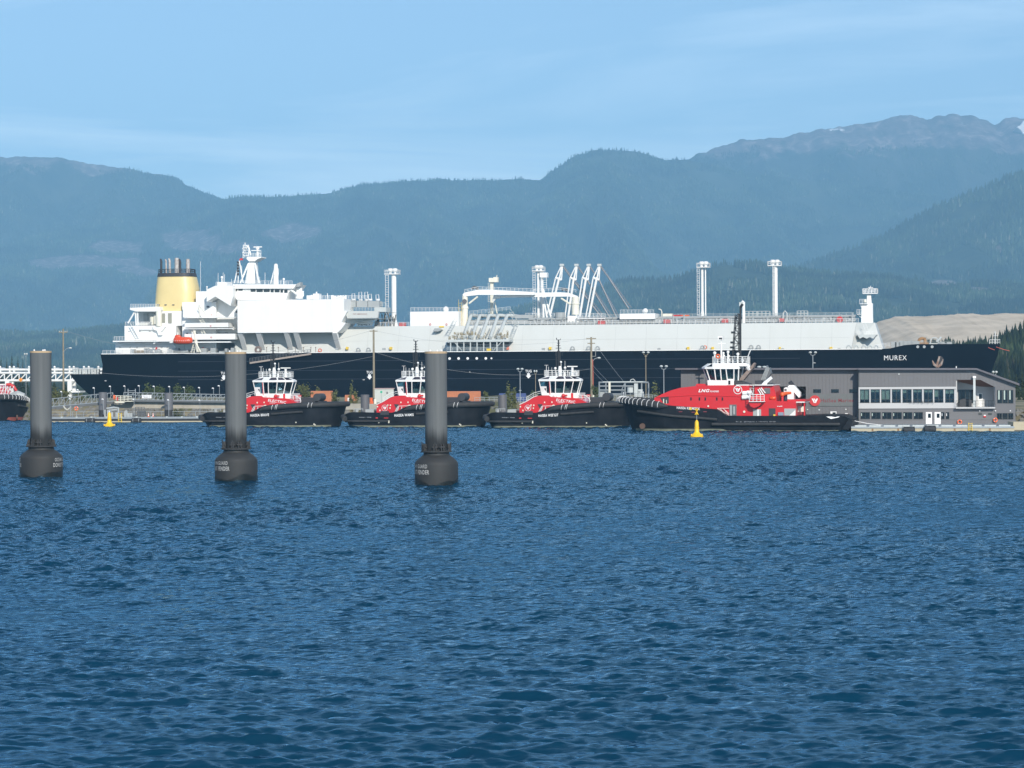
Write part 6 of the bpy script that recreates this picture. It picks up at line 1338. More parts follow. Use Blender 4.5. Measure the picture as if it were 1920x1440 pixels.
iv = lambda px, py, D: frO_inv @ at(px, py, D)
frO_inv = (Matrix.Translation(frO.o) @ Matrix.Rotation(frO.a, 4, 'Z')).inverted()
m = MB(); m.rail([iv(-14, 744, 577), iv(6, 744, 577), iv(19, 744, 579)], 2.6, .09, 4, .9)
for i in range(5): m.tube(iv(-6+i*6, 744, 577), iv(2+i*6, 724, 577), .10, 5)
m.build('foredeck_railing', RAILW, tz)
m = MB(); m.path([iv(12, 721, 578), iv(19, 721, 578), iv(25, 725, 578), iv(31, 733, 578)], [.3, .38, .42, .3], 9); m.build('red_duct', SIGRED, tz, smooth=50)
m = MB(); m.path([iv(20, 741, 577), iv(33, 739, 577), iv(46, 742, 577)], [.5, .8, .5], 10); m.box(*sorted((iv(18, 744, 577).x, iv(30, 744, 577).x)), *sorted((iv(18, 744, 577).y, iv(48, 744, 577).y)), iv(30, 746, 577).z, iv(30, 740, 577).z); m.build('anchor_winch', GREYP, tz)

# ================================================================== steel mooring piles with floating fender collars
PILEM = bpy.data.materials.new('pile coating'); PILEM.use_nodes = True; t = PILEM.node_tree; b = t.nodes['Principled BSDF']; b.inputs['Roughness'].default_value = .85; b.inputs['Specular IOR Level'].default_value = .1
tcn = N(t, 'ShaderNodeTexCoord'); sp = N(t, 'ShaderNodeSeparateXYZ'); t.links.new(tcn.outputs['Object'], sp.inputs[0])
n1 = N(t, 'ShaderNodeTexNoise'); n1.inputs['Scale'].default_value = 1.0; n1.inputs['Detail'].default_value = 6
mpn = N(t, 'ShaderNodeMapping'); mpn.inputs['Scale'].default_value = (2.6, 2.6, .10); t.links.new(tcn.outputs['Object'], mpn.inputs[0]); t.links.new(mpn.outputs[0], n1.inputs[0])
ad = N(t, 'ShaderNodeMath', operation='MULTIPLY_ADD'); ad.inputs[1].default_value = 1.8; t.links.new(n1.outputs[0], ad.inputs[0]); t.links.new(sp.outputs['Z'], ad.inputs[2])
mr = N(t, 'ShaderNodeMapRange'); mr.interpolation_type = 'SMOOTHSTEP'; mr.inputs[1].default_value = 4.9; mr.inputs[2].default_value = 6.5; t.links.new(ad.outputs[0], mr.inputs[0])
cg = N(t, 'ShaderNodeValToRGB'); cg.color_ramp.elements[0].position = .35; cg.color_ramp.elements[0].color = (.105, .112, .116, 1); cg.color_ramp.elements[1].position = .7; cg.color_ramp.elements[1].color = (.135, .142, .144, 1); t.links.new(n1.outputs[0], cg.inputs[0])
mxx = N(t, 'ShaderNodeMixRGB'); mxx.inputs[1].default_value = (.030, .032, .034, 1); t.links.new(mr.outputs[0], mxx.inputs[0]); t.links.new(cg.outputs[0], mxx.inputs[2]); t.links.new(mxx.outputs[0], b.inputs['Base Color'])
FLOATM = mat('fender rubber skin', (.027, .028, .028), .7, var=.25, scale=.8, bump=.12, dirt=(.018, .018, .02))
WETM = mat('wet weedy rubber', (.010, .012, .011), .3, var=.4, scale=2)
RIMT = mat('tan pile cap', (.50, .36, .22), .7, var=.25, scale=2)
def wrap_text(mb, body, w, h, r, ang, z, bold=.012):
    p, f = text_geo(body, bold); s = p.max(0); q = (p/s-np.array([.5, 0]))*np.array([w, h])
    mb.add([(r*math.sin(ang+a/r), -r*math.cos(ang+a/r), z+b_) for a, b_ in q], f)
for px, yb, ytop, angs, lab, rot in ((77.5, 895.5, 658.5, (-1.62, 1.42), 'leftmost grey steel pile with a black fender collar, lettering only at its edges', .15),
                               (443, 903, 660.5, (-.90,), 'middle grey steel pile, its collar lettered FENDER, a tugboat behind it', .5),
                               (818.5, 911, 659.5, (-1.02,), 'third grey steel pile, right of the other two, faint lettering on its collar', .6)):
    D = depth(px, yb) + 1.9; P = at(px, yb, D); P.z = 0
    o = thing('mooring_pile', lab, 'mooring pile', None, P, 'mooring piles with fender collars'); k = D/F
    zt = CH + (yh(px)-ytop)*k
    R1 = 19.9*k*(1 if px < 800 else 1.04); R2 = 40.0*k*(1 if px < 800 else 1.02)
    MB().lathe([(R1, -4), (R1, zt-.18)], n=40).build('pile', PILEM, o, smooth=40)
    MB().lathe([(R1*.99, zt-.18), (R1*1.02, zt-.17), (R1*1.02, zt+.02), (R1*.6, zt+.03)], n=40).build('pile_cap', RIMT, o, smooth=40)
    for a_ in ((-.5, -.6), (.5, -.6), (.1, .7)): MB().lathe([(.06, 0), (.09, .03), (.07, .13), (.02, .16)], (a_[0]*R1*1.0, a_[1]*R1, zt+.03), 8).build('pile_lamp', WLETTER, o)
    fl = MB().lathe([(R2*.93, -1.5), (R2*.98, -.1), (R2*.99, .5), (R2, .9), (R2, 1.9), (R2*.99, 2.05), (R2*.955, 2.2), (R2*.80, 2.52), (R2*.655, 2.74), (R2*.60, 2.80), (R2*.585, 3.05), (R1*1.05, 3.06)], n=56).build('fender_collar', FLOATM, o, smooth=30)
    m = MB(); rq = random.Random(int(px)); prof = []
    ring0 = []; ring1 = []
    for i in range(56):
        a_ = 2*math.pi*i/56; h_ = .42+.25*math.sin(2*a_+px)+.12*math.sin(5*a_+1)+rq.uniform(-.03, .03)
        ring0.append(((R2*.985+.02)*math.cos(a_), (R2*.985+.02)*math.sin(a_), -1.0)); ring1.append(((R2*.99+.035)*math.cos(a_), (R2*.99+.035)*math.sin(a_), h_))
    m.loft([ring0, ring1], caps=False); m.build('wet_band', WETM, fl, smooth=60)
    MB().lathe([(R1*1.03, 3.08), (R2*.71, 3.08), (R2*.71, 3.20), (R1*1.03, 3.22)], n=40).build('guide_ring', RUBBER, fl, smooth=40)
    for i in range(8):
        a_ = rot + 2*math.pi*i/8 + (.12 if i % 2 else -.12); c_, s_ = math.cos(a_), math.sin(a_); m = MB()
        for w in (-.16, .16): m.add([(R1*1.06*c_-w*s_, R1*1.06*s_+w*c_, 3.2), (R1*1.06*c_-w*s_, R1*1.06*s_+w*c_, 3.85), (R1*1.22*c_-w*s_, R1*1.22*s_+w*c_, 3.85), (R2*.68*c_-w*s_, R2*.68*s_+w*c_, 3.2),
                                     (R1*1.06*c_-w*.5*s_, R1*1.06*s_+w*.5*c_, 3.2), (R1*1.06*c_-w*.5*s_, R1*1.06*s_+w*.5*c_, 3.85), (R1*1.22*c_-w*.5*s_, R1*1.22*s_+w*.5*c_, 3.85), (R2*.68*c_-w*.5*s_, R2*.68*s_+w*.5*c_, 3.2)], [(0, 1, 2, 3), (7, 6, 5, 4), (0, 4, 5, 1), (1, 5, 6, 2), (2, 6, 7, 3)])
        m.tube((R1*1.14*c_+.28*s_, R1*1.14*s_-.28*c_, 3.55), (R1*1.14*c_-.28*s_, R1*1.14*s_+.28*c_, 3.55), .10, 8)
        if i % 2: m.tube((R2*.66*c_, R2*.66*s_, 3.2), (R2*.66*c_, R2*.66*s_, 4.0), .05, 6)
        m.build('guide_roller', RUBBER, fl)
    for a_ in angs:
        m = MB(); wrap_text(m, 'OCEAN GUARD', 2.5, .36, R2+.012, a_, 1.62); wrap_text(m, 'DONUT FENDER', 2.9, .42, R2+.012, a_, 1.05, .02);
        m.build('lettering', WORN, fl)

# ================================================================== yellow channel buoys
def buoy(px, yb, ytop, wpx, mark, lab):
    D = depth(px, yb)+.6; k = D/F; P = at(px, yb, D); P.z = 0
    o = thing('buoy', lab, 'buoy', None, P, 'yellow buoys'); r = wpx/2*k; H = (yb-ytop)*k
    m = MB(); m.lathe([(r*.7, -.5), (r*.95, -.1), (r, .12), (r, .28), (r*.86, .40), (r*.45, .75), (r*.36, .95), (r*.34, 1.5), (r*.38, 1.52), (r*.38, 1.6), (r*.32, 1.62), (r*.30, H*.86), (r*.20, H*.94), (r*.06, H)], n=24); bd = m.build('float', YPLAS, o, smooth=40)
    for a_ in (0.4, 1.9, 3.5, 5.0): MB().box(r*.9*math.cos(a_)-.08, r*.9*math.cos(a_)+.08, r*.9*math.sin(a_)-.08, r*.9*math.sin(a_)+.08, .25, .55).build('lifting_lug', YPLAS, bd)
    if mark:
        m = MB(); m.tube((0, 0, H-.05), (0, 0, H+.85), .05, 6); m.build('staff', GALV, o)
        m = MB(); s = .42; 
        for sg in (-1, 1): m.tube((-s*sg*.6, 0, H+.8), (s*sg*.6, 0, H+1.75), .07, 5); m.tube((0, -s*sg*.6, H+.8), (0, s*sg*.6, H+1.75), .07, 5)
        m.build('cross_topmark', YPLAS, o)
    else: MB().cyl((0, 0, H-.02), .09, .22, 8).build('lantern', WLETTER, o)
buoy(205.2, 800.5, 772.5, 22, False, 'yellow buoy without a topmark, in front of the floating dock')
buoy(1306.5, 820.5, 787.5, 24.5, True, 'yellow buoy with a cross topmark in front of the biggest tug')

# ================================================================== the left floating dock, gangways and its lamps
DF = Fr(240, 556, -8.0)
def DB(m_, name, x0, y0, x1, y1, v0, v1, parent): return MB().pbox(DF, x0, y0, x1, y1, v0, v1).build(name, m_, parent)
dock = thing('floating_dock', 'long low grey floating dock left of the tugs with a beige waterline', 'dock', DF)
zd = DF(240, 782, 0).z
u0, u1 = DF(60, 785, 0).x, DF(398, 785, 0).x
MB().box(u0, u1, 0, 5, -.8, zd-.35).build('pontoon', RUBBER, dock)
MB().box(u0, u1, -.12, 5.1, zd-.35, zd).build('dock_deck', GALV, dock)
MB().box(u0, u1, -.10, 4.9, -.3, .26).build('beige_strip', BEIGE, dock)
for i in range(12):
    uu = u0+(u1-u0)*i/12; MB().box(uu-.2, uu+.2, -.14, .3, zd-.1, zd+.12).build('cleat', LGREY, dock)
m = MB(); m.rail([(u0, 4.8, zd), (u1, 4.8, zd)], 1.05, .045, 2, 2.4); m.build('dock_railing', GALV, dock)
m = MB(); a = DF(226, 786, -.2); m.ladder((a.x-.1, -.25, -.1), (a.x-.1, -.25, zd+.9), .7, .07, .35); m.build('dock_ladder', YBOX, dock)
for px, lab in ((169, 'black roller fender on the dock face, the one nearer the first pile'), (256, 'black roller fender on the dock face below the white sign')):
    a = DF(px-9, 787, -.5); b_ = DF(px+9, 787, -.5); o = thing('dock_fender', lab, 'fender', None, DF.o+DF.U*((a.x+b_.x)/2)+DF.V*-.6, 'roller fenders on the left dock'); o.rotation_euler = (0, 0, DF.a); w = (b_.x-a.x)/2
    m = MB(); m.path([(-w, 0, .35), (-w+.1, 0, .35), (w-.1, 0, .35), (w, 0, .35)], [.38, .55, .55, .38], 14); m.build('fender_body', RUBBER, o, smooth=50)
    m = MB()
    for s_ in (-.6, .6): m.path([(w*s_, -.56*math.cos(q), .35+.56*math.sin(q)) for q in (-.6, 0, .6, 1.2, 1.8)], .04, 5)
    m.build('fender_chain', GALV, o)
# dock piles
for px, x0, x1, y0, y1, D_, lab in ((193, 186, 201.5, 735.5, 779, 562, 'square grey dock pile beside the ramp foot'), (316.5, 308.5, 324.5, 736.5, 780, 560, 'square grey dock pile right of the white sign'), (684.5, 676.5, 692.5, 740, 768, 520, 'square grey dock pile behind the second small tug'), (942.5, 934.5, 951, 740.5, 772, 505, 'square grey dock pile beside the blue container')):
    P = at(px, 780, D_); P.z = 0; k = D_/F; o = thing('dock_pile', lab, 'pile', None, P, 'square dock piles'); zt = CH+(yh(px)-y0)*k; w = (x1-x0)*k/2
    MB().lathe([(w, 2.5), (w, zt)], n=20).build('pile', mat('grey sleeve', (.125, .125, .135), .55, var=.08), o, smooth=40); MB().lathe([(w*1.01, -3), (w*1.01, 2.5)], n=20).build('pile_base', RUBBER, o, smooth=40)
# gangway ramp rising to the right, truss sided
def truss(mb, a0, a1, b0, b1, n, r=.08, v=0):
    """top chord a0..a1, bottom chord b0..b1"""
    mb.tube(a0, a1, r*1.3, 5); mb.tube(b0, b1, r*1.6, 5)
    for i in range(n+1):
        p, q = a0.lerp(a1, i/n), b0.lerp(b1, i/n); mb.tube(p, q, r*.8, 4)
        if i < n: mb.tube(b0.lerp(b1, i/n), a0.lerp(a1, (i+1)/n), r*.9, 4)
gr = thing('gangway', 'sloping galvanised truss gangway rising from the dock towards the right', 'gangway', DF)
for v in (7, 9):
    m = MB(); truss(m, DF(90, 748.5, v), DF(212, 736.5, v), DF(90, 763, v), DF(212, 752.5, v), 12, .07); m.build('truss_side', GALV, gr)
m = MB(); a, b_ = DF(90, 763, 7), DF(212, 752.5, 7); m.add([a, b_, b_+Vector((0, 2, 0)), a+Vector((0, 2, 0)), a-Vector((0, 0, .5)), b_-Vector((0, 0, .5)), b_+Vector((0, 2, -.5)), a+Vector((0, 2, -.5))], [(0, 1, 2, 3), (4, 7, 6, 5), (0, 4, 5, 1), (2, 6, 7, 3), (1, 5, 6, 2), (0, 3, 7, 4)]); m.build('walkway', DGREY, gr)
wk = thing('walkway_bridge', 'level galvanised truss walkway with lamps above a concrete band', 'walkway', DF)
for v in (10, 12):
    m = MB(); truss(m, DF(232, 735.8, v), DF(470, 741, v), DF(232, 749.5, v), DF(470, 752.5, v), 26, .07); m.build('truss_side', GALV, wk)
    if v == 10:
        m = MB(); m.tube(DF(232, 741.5, v), DF(470, 746, v), .06, 4); m.build('mid_rail', GALV, wk)
m = MB(); a, b_ = DF(232, 750.5, 9.9), DF(470, 753, 9.9); m.add([a, b_, b_+Vector((0, 2.2, 0)), a+Vector((0, 2.2, 0)), a-Vector((0, 0, .3)), b_-Vector((0, 0, .3)), b_+Vector((0, 2.2, -.3)), a+Vector((0, 2.2, -.3))], [(0, 1, 2, 3), (4, 7, 6, 5), (0, 4, 5, 1), (2, 6, 7, 3)]); m.build('walkway_deck', DGREY, wk)
m = MB(); m.ladder(DF(247, 751, 9.6), DF(247, 729, 9.6), 1.6, .10, .7); m.build('gate_frame', GALV, wk)
ab = thing('retaining_wall', 'low weathered concrete abutment wall running behind the dock', 'wall', DF)
m = MB(); a, b_ = DF(205, 751.5, 11), DF(760, 757, 11); zb_ = DF(240, 759.5, 11).z
m.add([(a.x, 11, a.z), (b_.x, 11, DF(760, 758, 11).z), (b_.x, 12.4, DF(760, 758, 11).z), (a.x, 12.4, a.z), (a.x, 11, zb_-.6), (b_.x, 11, zb_-1.2), (b_.x, 12.4, zb_-1.2), (a.x, 12.4, zb_-.6)], [(0, 1, 2, 3), (4, 7, 6, 5), (0, 4, 5, 1), (2, 6, 7, 3), (1, 5, 6, 2), (0, 3, 7, 4)]); m.build('wall_face', CONC, ab)
# white sign, cream pump rails, life ring, cones
sg = thing('sign_board', 'white sign board hung on the walkway truss', 'sign', None, DF.o+DF.U*DF(275, 744, 9.7).x+DF.V*9.7+Vector((0, 0, DF(275, 747, 9.7).z))); sg.rotation_euler = (0, 0, DF.a)
MB().box(-1.05, 1.05, -.06, .02, 0, .75).build('board', WLETTER, sg); m = MB(); worn_marks(m, (-.9, .42), 1.8, .16, -.07, 11, 1); worn_marks(m, (-.8, .14), 1.6, .16, -.07, 9, 2); m.build('lettering', mat('dark lettering', (.08, .08, .09), .6), sg)
pr = thing('handrail_cage', 'pale cream railed landing with an orange float at the walkway end', 'railing', DF)
m = MB(); m.rail([DF(212, 751.5, 8), DF(247, 753, 8), DF(247, 753, 9.6), DF(212, 751.5, 9.6)], 1.1, .07, 3, .9); m.pbox(DF, 212, 752, 248, 753.2, 8, 9.6); m.pbox(DF, 215, 754, 233, 755.6, 7.8, 8.2); m.build('rail_cage', CREAM, pr)
MB().ball(tuple(DF(214, 745, 7.9)), .35, 10, 1.5).build('orange_float', ORANGE, pr)
MB().pbox(DF, 219, 745, 221, 751, 7.7, 7.9).build('hydrant', SIGRED, pr)
a = DF(143.3, 766, 4.4); o = thing('life_ring', 'orange life ring on a post on the dock behind the first pile', 'life ring', None, DF.o+DF.U*a.x+DF.V*4.4+Vector((0, 0, a.z))); o.rotation_euler = (0, 0, DF.a)
MB().torus((0, -.1, 0), .36, .12, 'v', 20, 8).build('ring', ORANGE, o, smooth=60); MB().box(-.05, .05, 0, .1, zd-a.z, .45).build('post', GALV, o); m = MB()
for q in range(4): m.torus((.36*math.cos(q*1.57+.8), -.1, .36*math.sin(q*1.57+.8)), .05, .11, 'v', 6, 5)
m.build('white_band', WLETTER, o)
for px, lab in ((278.3, 'left one of two small red and white cones on the dock'), (287, 'right one of two small red and white cones on the dock')):
    a = DF(px, 781, 3); o = thing('traffic_cone', lab, 'traffic cone', None, DF.o+DF.U*a.x+DF.V*3+Vector((0, 0, zd)), 'cones on the dock')
    MB().lathe([(.26, 0), (.26, .05), (.17, .06), (.05, .78)], n=12).build('cone', ORANGE, o, smooth=40); MB().lathe([(.145, .25), (.115, .45)], n=12).build('white_band', WLETTER, o); MB().lathe([(.088, .58), (.066, .7)], n=12).build('white_band', WLETTER, o)
# gear on the dock
eq = thing('dock_machinery', 'cluster of grey pipes and hoses on the dock beside the left buoy', 'machinery', DF)
m = MB(); rq = random.Random(21)
for i in range(16):
    a = DF(rq.uniform(196, 248), 780, 3); m.box(a.x-.15, a.x+rq.uniform(.1, .7), 2+rq.random(), 3.2, zd, zd+rq.uniform(.4, 1.5))
m.path([DF(200, 766, 3), DF(213, 764, 3), DF(222, 765, 3), DF(222, 779, 3)], .22, 7); m.path([DF(203, 770, 3), DF(220, 768, 3)], .18, 7); m.build('pump_skid', GREYP, eq)
m = MB(); m.rail([(DF(255, 780, 3).x, 2.5, zd), (DF(272, 780, 3).x, 2.5, zd)], 2.0, .08, 4, .6); m.pbox(DF, 257, 770, 271, 780, 2.7, 3.6); m.build('hose_rack', DGREY, eq)
hs = thing('hose', 'pale hose sagging between posts on the dock behind the first pile', 'hose', DF)
m = MB(); m.path([DF(119, 761, 4), DF(122, 766, 4), DF(126, 768.5, 4), DF(130, 766, 4), DF(133, 762, 4)], .16, 7); m.build('hose_run', ROPE, hs)
# lamps along the walkway and on the dock
ords = ['first', 'second', 'third', 'fourth', 'fifth', 'sixth', 'seventh', 'eighth', 'ninth', 'tenth', 'eleventh', 'twelfth', 'thirteenth']
def dock_lamp(px, ytop, ybase, v, lab, grp):
    a = DF(px, ybase, v); b_ = DF(px, ytop, v); h_ = b_.z-a.z
    o = thing('dock_lamp', lab, 'lamp', None, DF.o+DF.U*a.x+DF.V*v+Vector((0, 0, a.z)), grp); o.rotation_euler = (0, 0, DF.a)
    MB().tube((0, 0, 0), (0, 0, h_), .055, 6).build('post', GALV, o)
    m = MB(); m.path([(.05, 0, h_-.05), (-.08, -.02, h_+.08), (-.26, -.06, h_+.06), (-.32, -.08, h_-.02)], [.07, .13, .14, .06], 8); m.build('lamp_head', WLETTER, o, smooth=60)
for i, (px, yt, yb) in enumerate(((116, 735, 758), (147, 731.5, 755), (177, 728, 751), (207.5, 725, 748), (234.5, 724.5, 749), (261.5, 724, 749), (289.5, 725, 750), (318.5, 725.5, 750), (346, 727, 751), (374.5, 727.5, 751), (400.5, 728.5, 752), (411.5, 724, 752))):
    dock_lamp(px, yt, yb, 6.9 if i < 4 else 9.9, '%s lamp from the left on the gangway and walkway rail' % ords[i], 'lamps on the gangway and walkway')
for i, (px, yt, yb) in enumerate(((132.5, 748.5, 781), (193.8, 749, 777), (251.5, 749.5, 780), (316.5, 750.5, 780), (375, 751, 781), (689, 753.5, 776), (944, 755, 775))):
    dock_lamp(px, yt, yb, 2.0 if i < 5 else -18 if i == 5 else -30, '%s from the left of the short lamps standing at water level' % ords[i], 'short lamps at water level')

# ================================================================== white pipe bridge behind the stern
PF = Fr(60, 935, -6.0)
pb = thing('pipe_bridge', 'white truss pipe bridge leading behind the stern of the tanker', 'pipe bridge', PF)
m = MB(); truss(m, PF(-60, 699.5, 0), PF(215, 699.5, 0), PF(-60, 713.5, 0), PF(215, 713.5, 0), 20, .28); truss(m, PF(-60, 699.5, 5), PF(215, 699.5, 5), PF(-60, 713.5, 5), PF(215, 713.5, 5), 20, .28); m.build('truss', WHITE, pb)
for y_, r_, v in ((693.2, .42, .5), (696.4, .36, 1.6), (694, .5, 3.2)): MB().path([PF(-60, y_, v), PF(215, y_, v)], r_, 8).build('pipe', WHITE, pb, smooth=60)
for px in (1, 19, 27, 55, 103, 131, 139, 158, 167, 185):
    m = MB(); a = PF(px, 692, .3); m.box(a.x-.28, a.x+.28, -.3, 5.2, PF(px, 700, .3).z, a.z+.5); m.ball((a.x, -.2, a.z+.7), .42, 8); m.build('pipe_support', WHITE, pb)
for px in (14, 131, 208):
    m = MB(); a = PF(px, 714, 0); m.box(a.x-.75, a.x+.75, -.5, .6, 0, a.z); m.box(a.x-.75, a.x+.75, 4.5, 5.6, 0, a.z); m.build('bridge_leg', WHITE, pb)
m = MB(); m.pbox(PF, 131, 733, 150, 736, -1, 6); m.build('leg_brace', WHITE, pb)
a = PF(39, 712, -.4); m = MB(); m.add([(a.x-.8, -.45, a.z), (a.x, -.45, a.z-.8), (a.x+.8, -.45, a.z), (a.x, -.45, a.z+.8)], [(0, 1, 2, 3)]); m.build('warning_diamond', mat('warning orange', (.80, .28, .02), .5), pb)

# ================================================================== the terminal building on its floating base
BF = Fr(1610, 464, -7.5); LV = .5
bd = thing('terminal_building', 'long dark grey two storey waterfront building with a pale window band', 'building', BF)
def BB(m_, name, x0, y0, x1, y1, v0, v1, parent=bd): return MB().pbox(BF, x0, y0, x1, y1, v0, v1).build(name, m_, parent)
z_dk = BF(1740, 797.4, 0).z+.25
xw0, xw1 = BF(1277, 700, 2+LV).x, BF(1608, 700, 2+LV).x
# left, set-back half with the big bay opening
def piece(pts, v0, v1, m_, name, parent=bd): return MB().prism(BF, pts, v0, v1).build(name, m_, parent)
piece([(1277, 693), (1457, 693), (1457, 798), (1277, 798)], 2.0+LV, 2.3+LV, WALL, 'wall'); piece([(1457, 693), (1511, 693), (1511, 724.7), (1457, 724.7)], 2.0+LV, 2.3+LV, WALL, 'wall'); piece([(1511, 693), (1613, 693), (1613, 798), (1511, 798)], 2.0+LV, 2.3+LV, WALL, 'wall')
piece([(1277.5, 694), (1279, 694), (1279, 798), (1277.5, 798)], 2.3+LV, 14+LV, WALL, 'side_wall')
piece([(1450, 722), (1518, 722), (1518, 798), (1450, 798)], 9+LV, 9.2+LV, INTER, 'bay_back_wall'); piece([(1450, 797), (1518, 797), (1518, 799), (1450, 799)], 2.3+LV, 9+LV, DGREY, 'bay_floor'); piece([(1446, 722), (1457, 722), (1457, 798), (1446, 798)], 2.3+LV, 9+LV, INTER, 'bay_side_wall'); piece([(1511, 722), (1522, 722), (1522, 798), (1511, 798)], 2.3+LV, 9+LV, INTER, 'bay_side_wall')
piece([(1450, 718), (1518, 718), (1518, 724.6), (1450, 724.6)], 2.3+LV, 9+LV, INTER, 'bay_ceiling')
m = MB(); c = BF(1502, 734, 6+LV); m.torus(tuple(c), .7, .2, 'v', 14, 6); m.build('hose_reel', GREYP, bd)
rf = piece([(1265.6, 690.3), (1613, 690.3), (1613, 693.3), (1265.6, 693.3)], .6+LV, 16+LV, WALLD, 'roof')
m = MB()
x = xw0
k_ = 0
while x < xw1-.2:
    zb_ = BF(1457, 724.7, 2+LV).z if BF(1456, 700, 2+LV).x < x < BF(1512, 700, 2+LV).x else z_dk
    m.box(x-.03, x+.03, 1.93+LV, 2.02+LV, zb_+.05, BF(1400, 693.6, 2+LV).z); x += .62
m.build('cladding_rib', WALL, bd)['kind'] = 'stuff'
for px in (1527, 1560.5, 1594.5):
    w_ = BB(FRAMED, 'window', px-2.2, 729.5, px+12.5, 736.8, 1.93+LV, 2.05+LV); BB(DARKGLASS, 'pane', px-1.6, 730.1, px+11.9, 736.2, 1.90+LV, 1.95+LV, w_)
# company sign: red disc with the W and raised letters
c = BF(1527.8, 751.3, 1.9+LV); m = MB(); m.disc((c.x, 1.72+LV, c.z), .94, .26, 32); dsc = m.build('sign_disc', SIGRED, bd); m = MB(); w_logo(m, (c.x, c.z), .90, 1.70+LV, ring=False); m.build('sign_emblem', WLETTER, dsc)
m = MB(); p0 = BF(1539, 754.3, 1.8+LV); p1 = BF(1601, 747.2, 1.8+LV); text_plate(m, 'HaiSea Marine', (p0.x, p0.z), p1.x-p0.x, p1.z-p0.z, 1.93+LV, .01); m.build('sign_lettering', mat('dark red letters', (.20, .022, .03), .5), bd)
BB(mat('greenish sign panel', (.125, .135, .135), .5), 'sign_panel', 1518, 738.5, 1604, 762, 1.95+LV, 2.02+LV); BB(FRAMED, 'panel_line', 1518, 761.2, 1604, 762, 1.92+LV, 1.96+LV)
w_ = BB(WLETTER, 'window', 1557, 771.5, 1568.5, 777.5, 1.92+LV, 2.02+LV); BB(DARKGLASS, 'pane', 1561, 773, 1567, 777, 1.89+LV, 1.93+LV, w_)
for px, py, w in ((1587, 777, 3), (1846.5, 780, 2.2)):
    v = 1.9+LV if px < 1610 else -.06; s_ = MB().pbox(BF, px-w, py-1.5, px+w, py+2.5, v, v+.08).build('notice_plate', SIGRED, bd); MB().pbox(BF, px-w*.9, py-2.2, px+w*.9, py-.4, v-.02, v+.02).build('plate_text', WLETTER, s_)
for px, py in ((1514, 768), (1536, 768.5), (1586, 767.5), (1685.5, 701.5)):
    v = 1.85+LV if px < 1610 else -.15; c = BF(px, py, v); MB().box(c.x-.12, c.x+.12, v, v+.14, c.z-.1, c.z+.1).build('wall_lamp', LGREY, bd)
# right half
piece([(1610, 693.4), (1831, 693.4), (1866, 705.5), (1866, 726), (1838, 712), (1792.5, 712), (1792.5, 725), (1610, 725)], 0, .3, WALL, 'wall')
piece([(1866, 705.5), (1904, 721.5), (1904, 798), (1866, 798)], 0, .3, WALL, 'wall')
piece([(1903, 721), (1904, 721.5), (1904, 798), (1903, 798)], .3, 14, WALL, 'side_wall')
piece([(1610, 766.3), (1866, 765), (1866, 798), (1610, 798)], .12, .4, WALL, 'wall'); piece([(1609.3, 692), (1610.6, 692), (1610.6, 798), (1609.3, 798)], -.05, 2.3, FRAMED, 'corner_trim'); piece([(1610.0, 693), (1611, 693), (1611, 798), (1610.0, 798)], .4, 4, WALL, 'side_wall')
piece([(1609, 690.2), (1831, 690.2), (1911.5, 719), (1911.5, 723), (1831, 693.6), (1609, 693.6)], -1.0, 15, WALLD, 'roof')
m = MB(); x = BF(1612, 700, 0).x
while x < BF(1902, 700, 0).x:
    px_ = 1610+(x-BF(1610, 700, 0).x)/(BF(1902, 700, 0).x-BF(1610, 700, 0).x)*292
    yt = 694 if px_ < 1831 else 694+(px_-1831)*.37
    yb = 724.5 if px_ < 1792 else (711 if px_ < 1838 else (711+(px_-1838)*.5 if px_ < 1866 else 730))
    m.box(x-.03, x+.03, -.05, .02, BF(1700, yb, 0).z, BF(1700, yt, 0).z-.05); x += .62
m.build('cladding_rib', WALL, bd)['kind'] = 'stuff'
BB(FRAMED, 'groove', 1611, 787, 1903, 787.6, .09, .13)
# pale band with nine windows: strips around the openings, rooms with blinds behind
xs_ = [(1612.2, 1630.2), (1632.3, 1649.9), (1652, 1669.6), (1672.2, 1689.2), (1691.9, 1709.4), (1711.8, 1729), (1731.9, 1749.4), (1751.6, 1769), (1771.9, 1789.4)]
BB(PANEL, 'band_panel', 1610, 725, 1792.5, 730, -.10, .25); BB(PANEL, 'band_panel', 1610, 755.2, 1792.5, 766.2, -.10, .25)
ed = [1610]+[e for w in xs_ for e in w]+[1792.5]
for a, b_ in zip(ed[::2], ed[1::2]): BB(PANEL, 'band_panel', a, 730, b_, 755.2, -.10, .25)
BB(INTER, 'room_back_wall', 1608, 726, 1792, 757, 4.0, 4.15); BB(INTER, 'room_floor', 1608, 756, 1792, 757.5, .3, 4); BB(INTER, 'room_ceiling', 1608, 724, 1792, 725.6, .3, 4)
rq = random.Random(17)
for i, (a, b_) in enumerate(xs_):
    w_ = MB(); 
    for (p, q, r_, s_) in ((a, 730, a+.9, 755.2), (b_-.9, 730, b_, 755.2), (a, 730, b_, 730.9), (a, 754.3, b_, 755.2), ((a+b_)/2-.4, 730, (a+b_)/2+.4, 755.2), (a, 748.8, b_, 749.5)): w_.pbox(BF, p, q, r_, s_, .0, .14)
    fr_ = w_.build('window', FRAMED, bd)
    BB(GLASS, 'pane', a+.5, 730.5, b_-.5, 754.8, .06, .075, fr_)
    d = (748.8, 735, 748.8, 734, 737, 735.5, 735.5, 744, 738)[i]
    BB(BLIND, 'blind', a+.5, 730.5, (a+b_)/2 if i in (4, 7) else b_-.5, d, .3, .34, fr_)
    if i in (1, 3, 5, 6): BB(mat('blue grey chair back', (.10, .13, .22), .7), 'chair_back', a+3, 750.5, b_-4, 755, .9, 1.1)
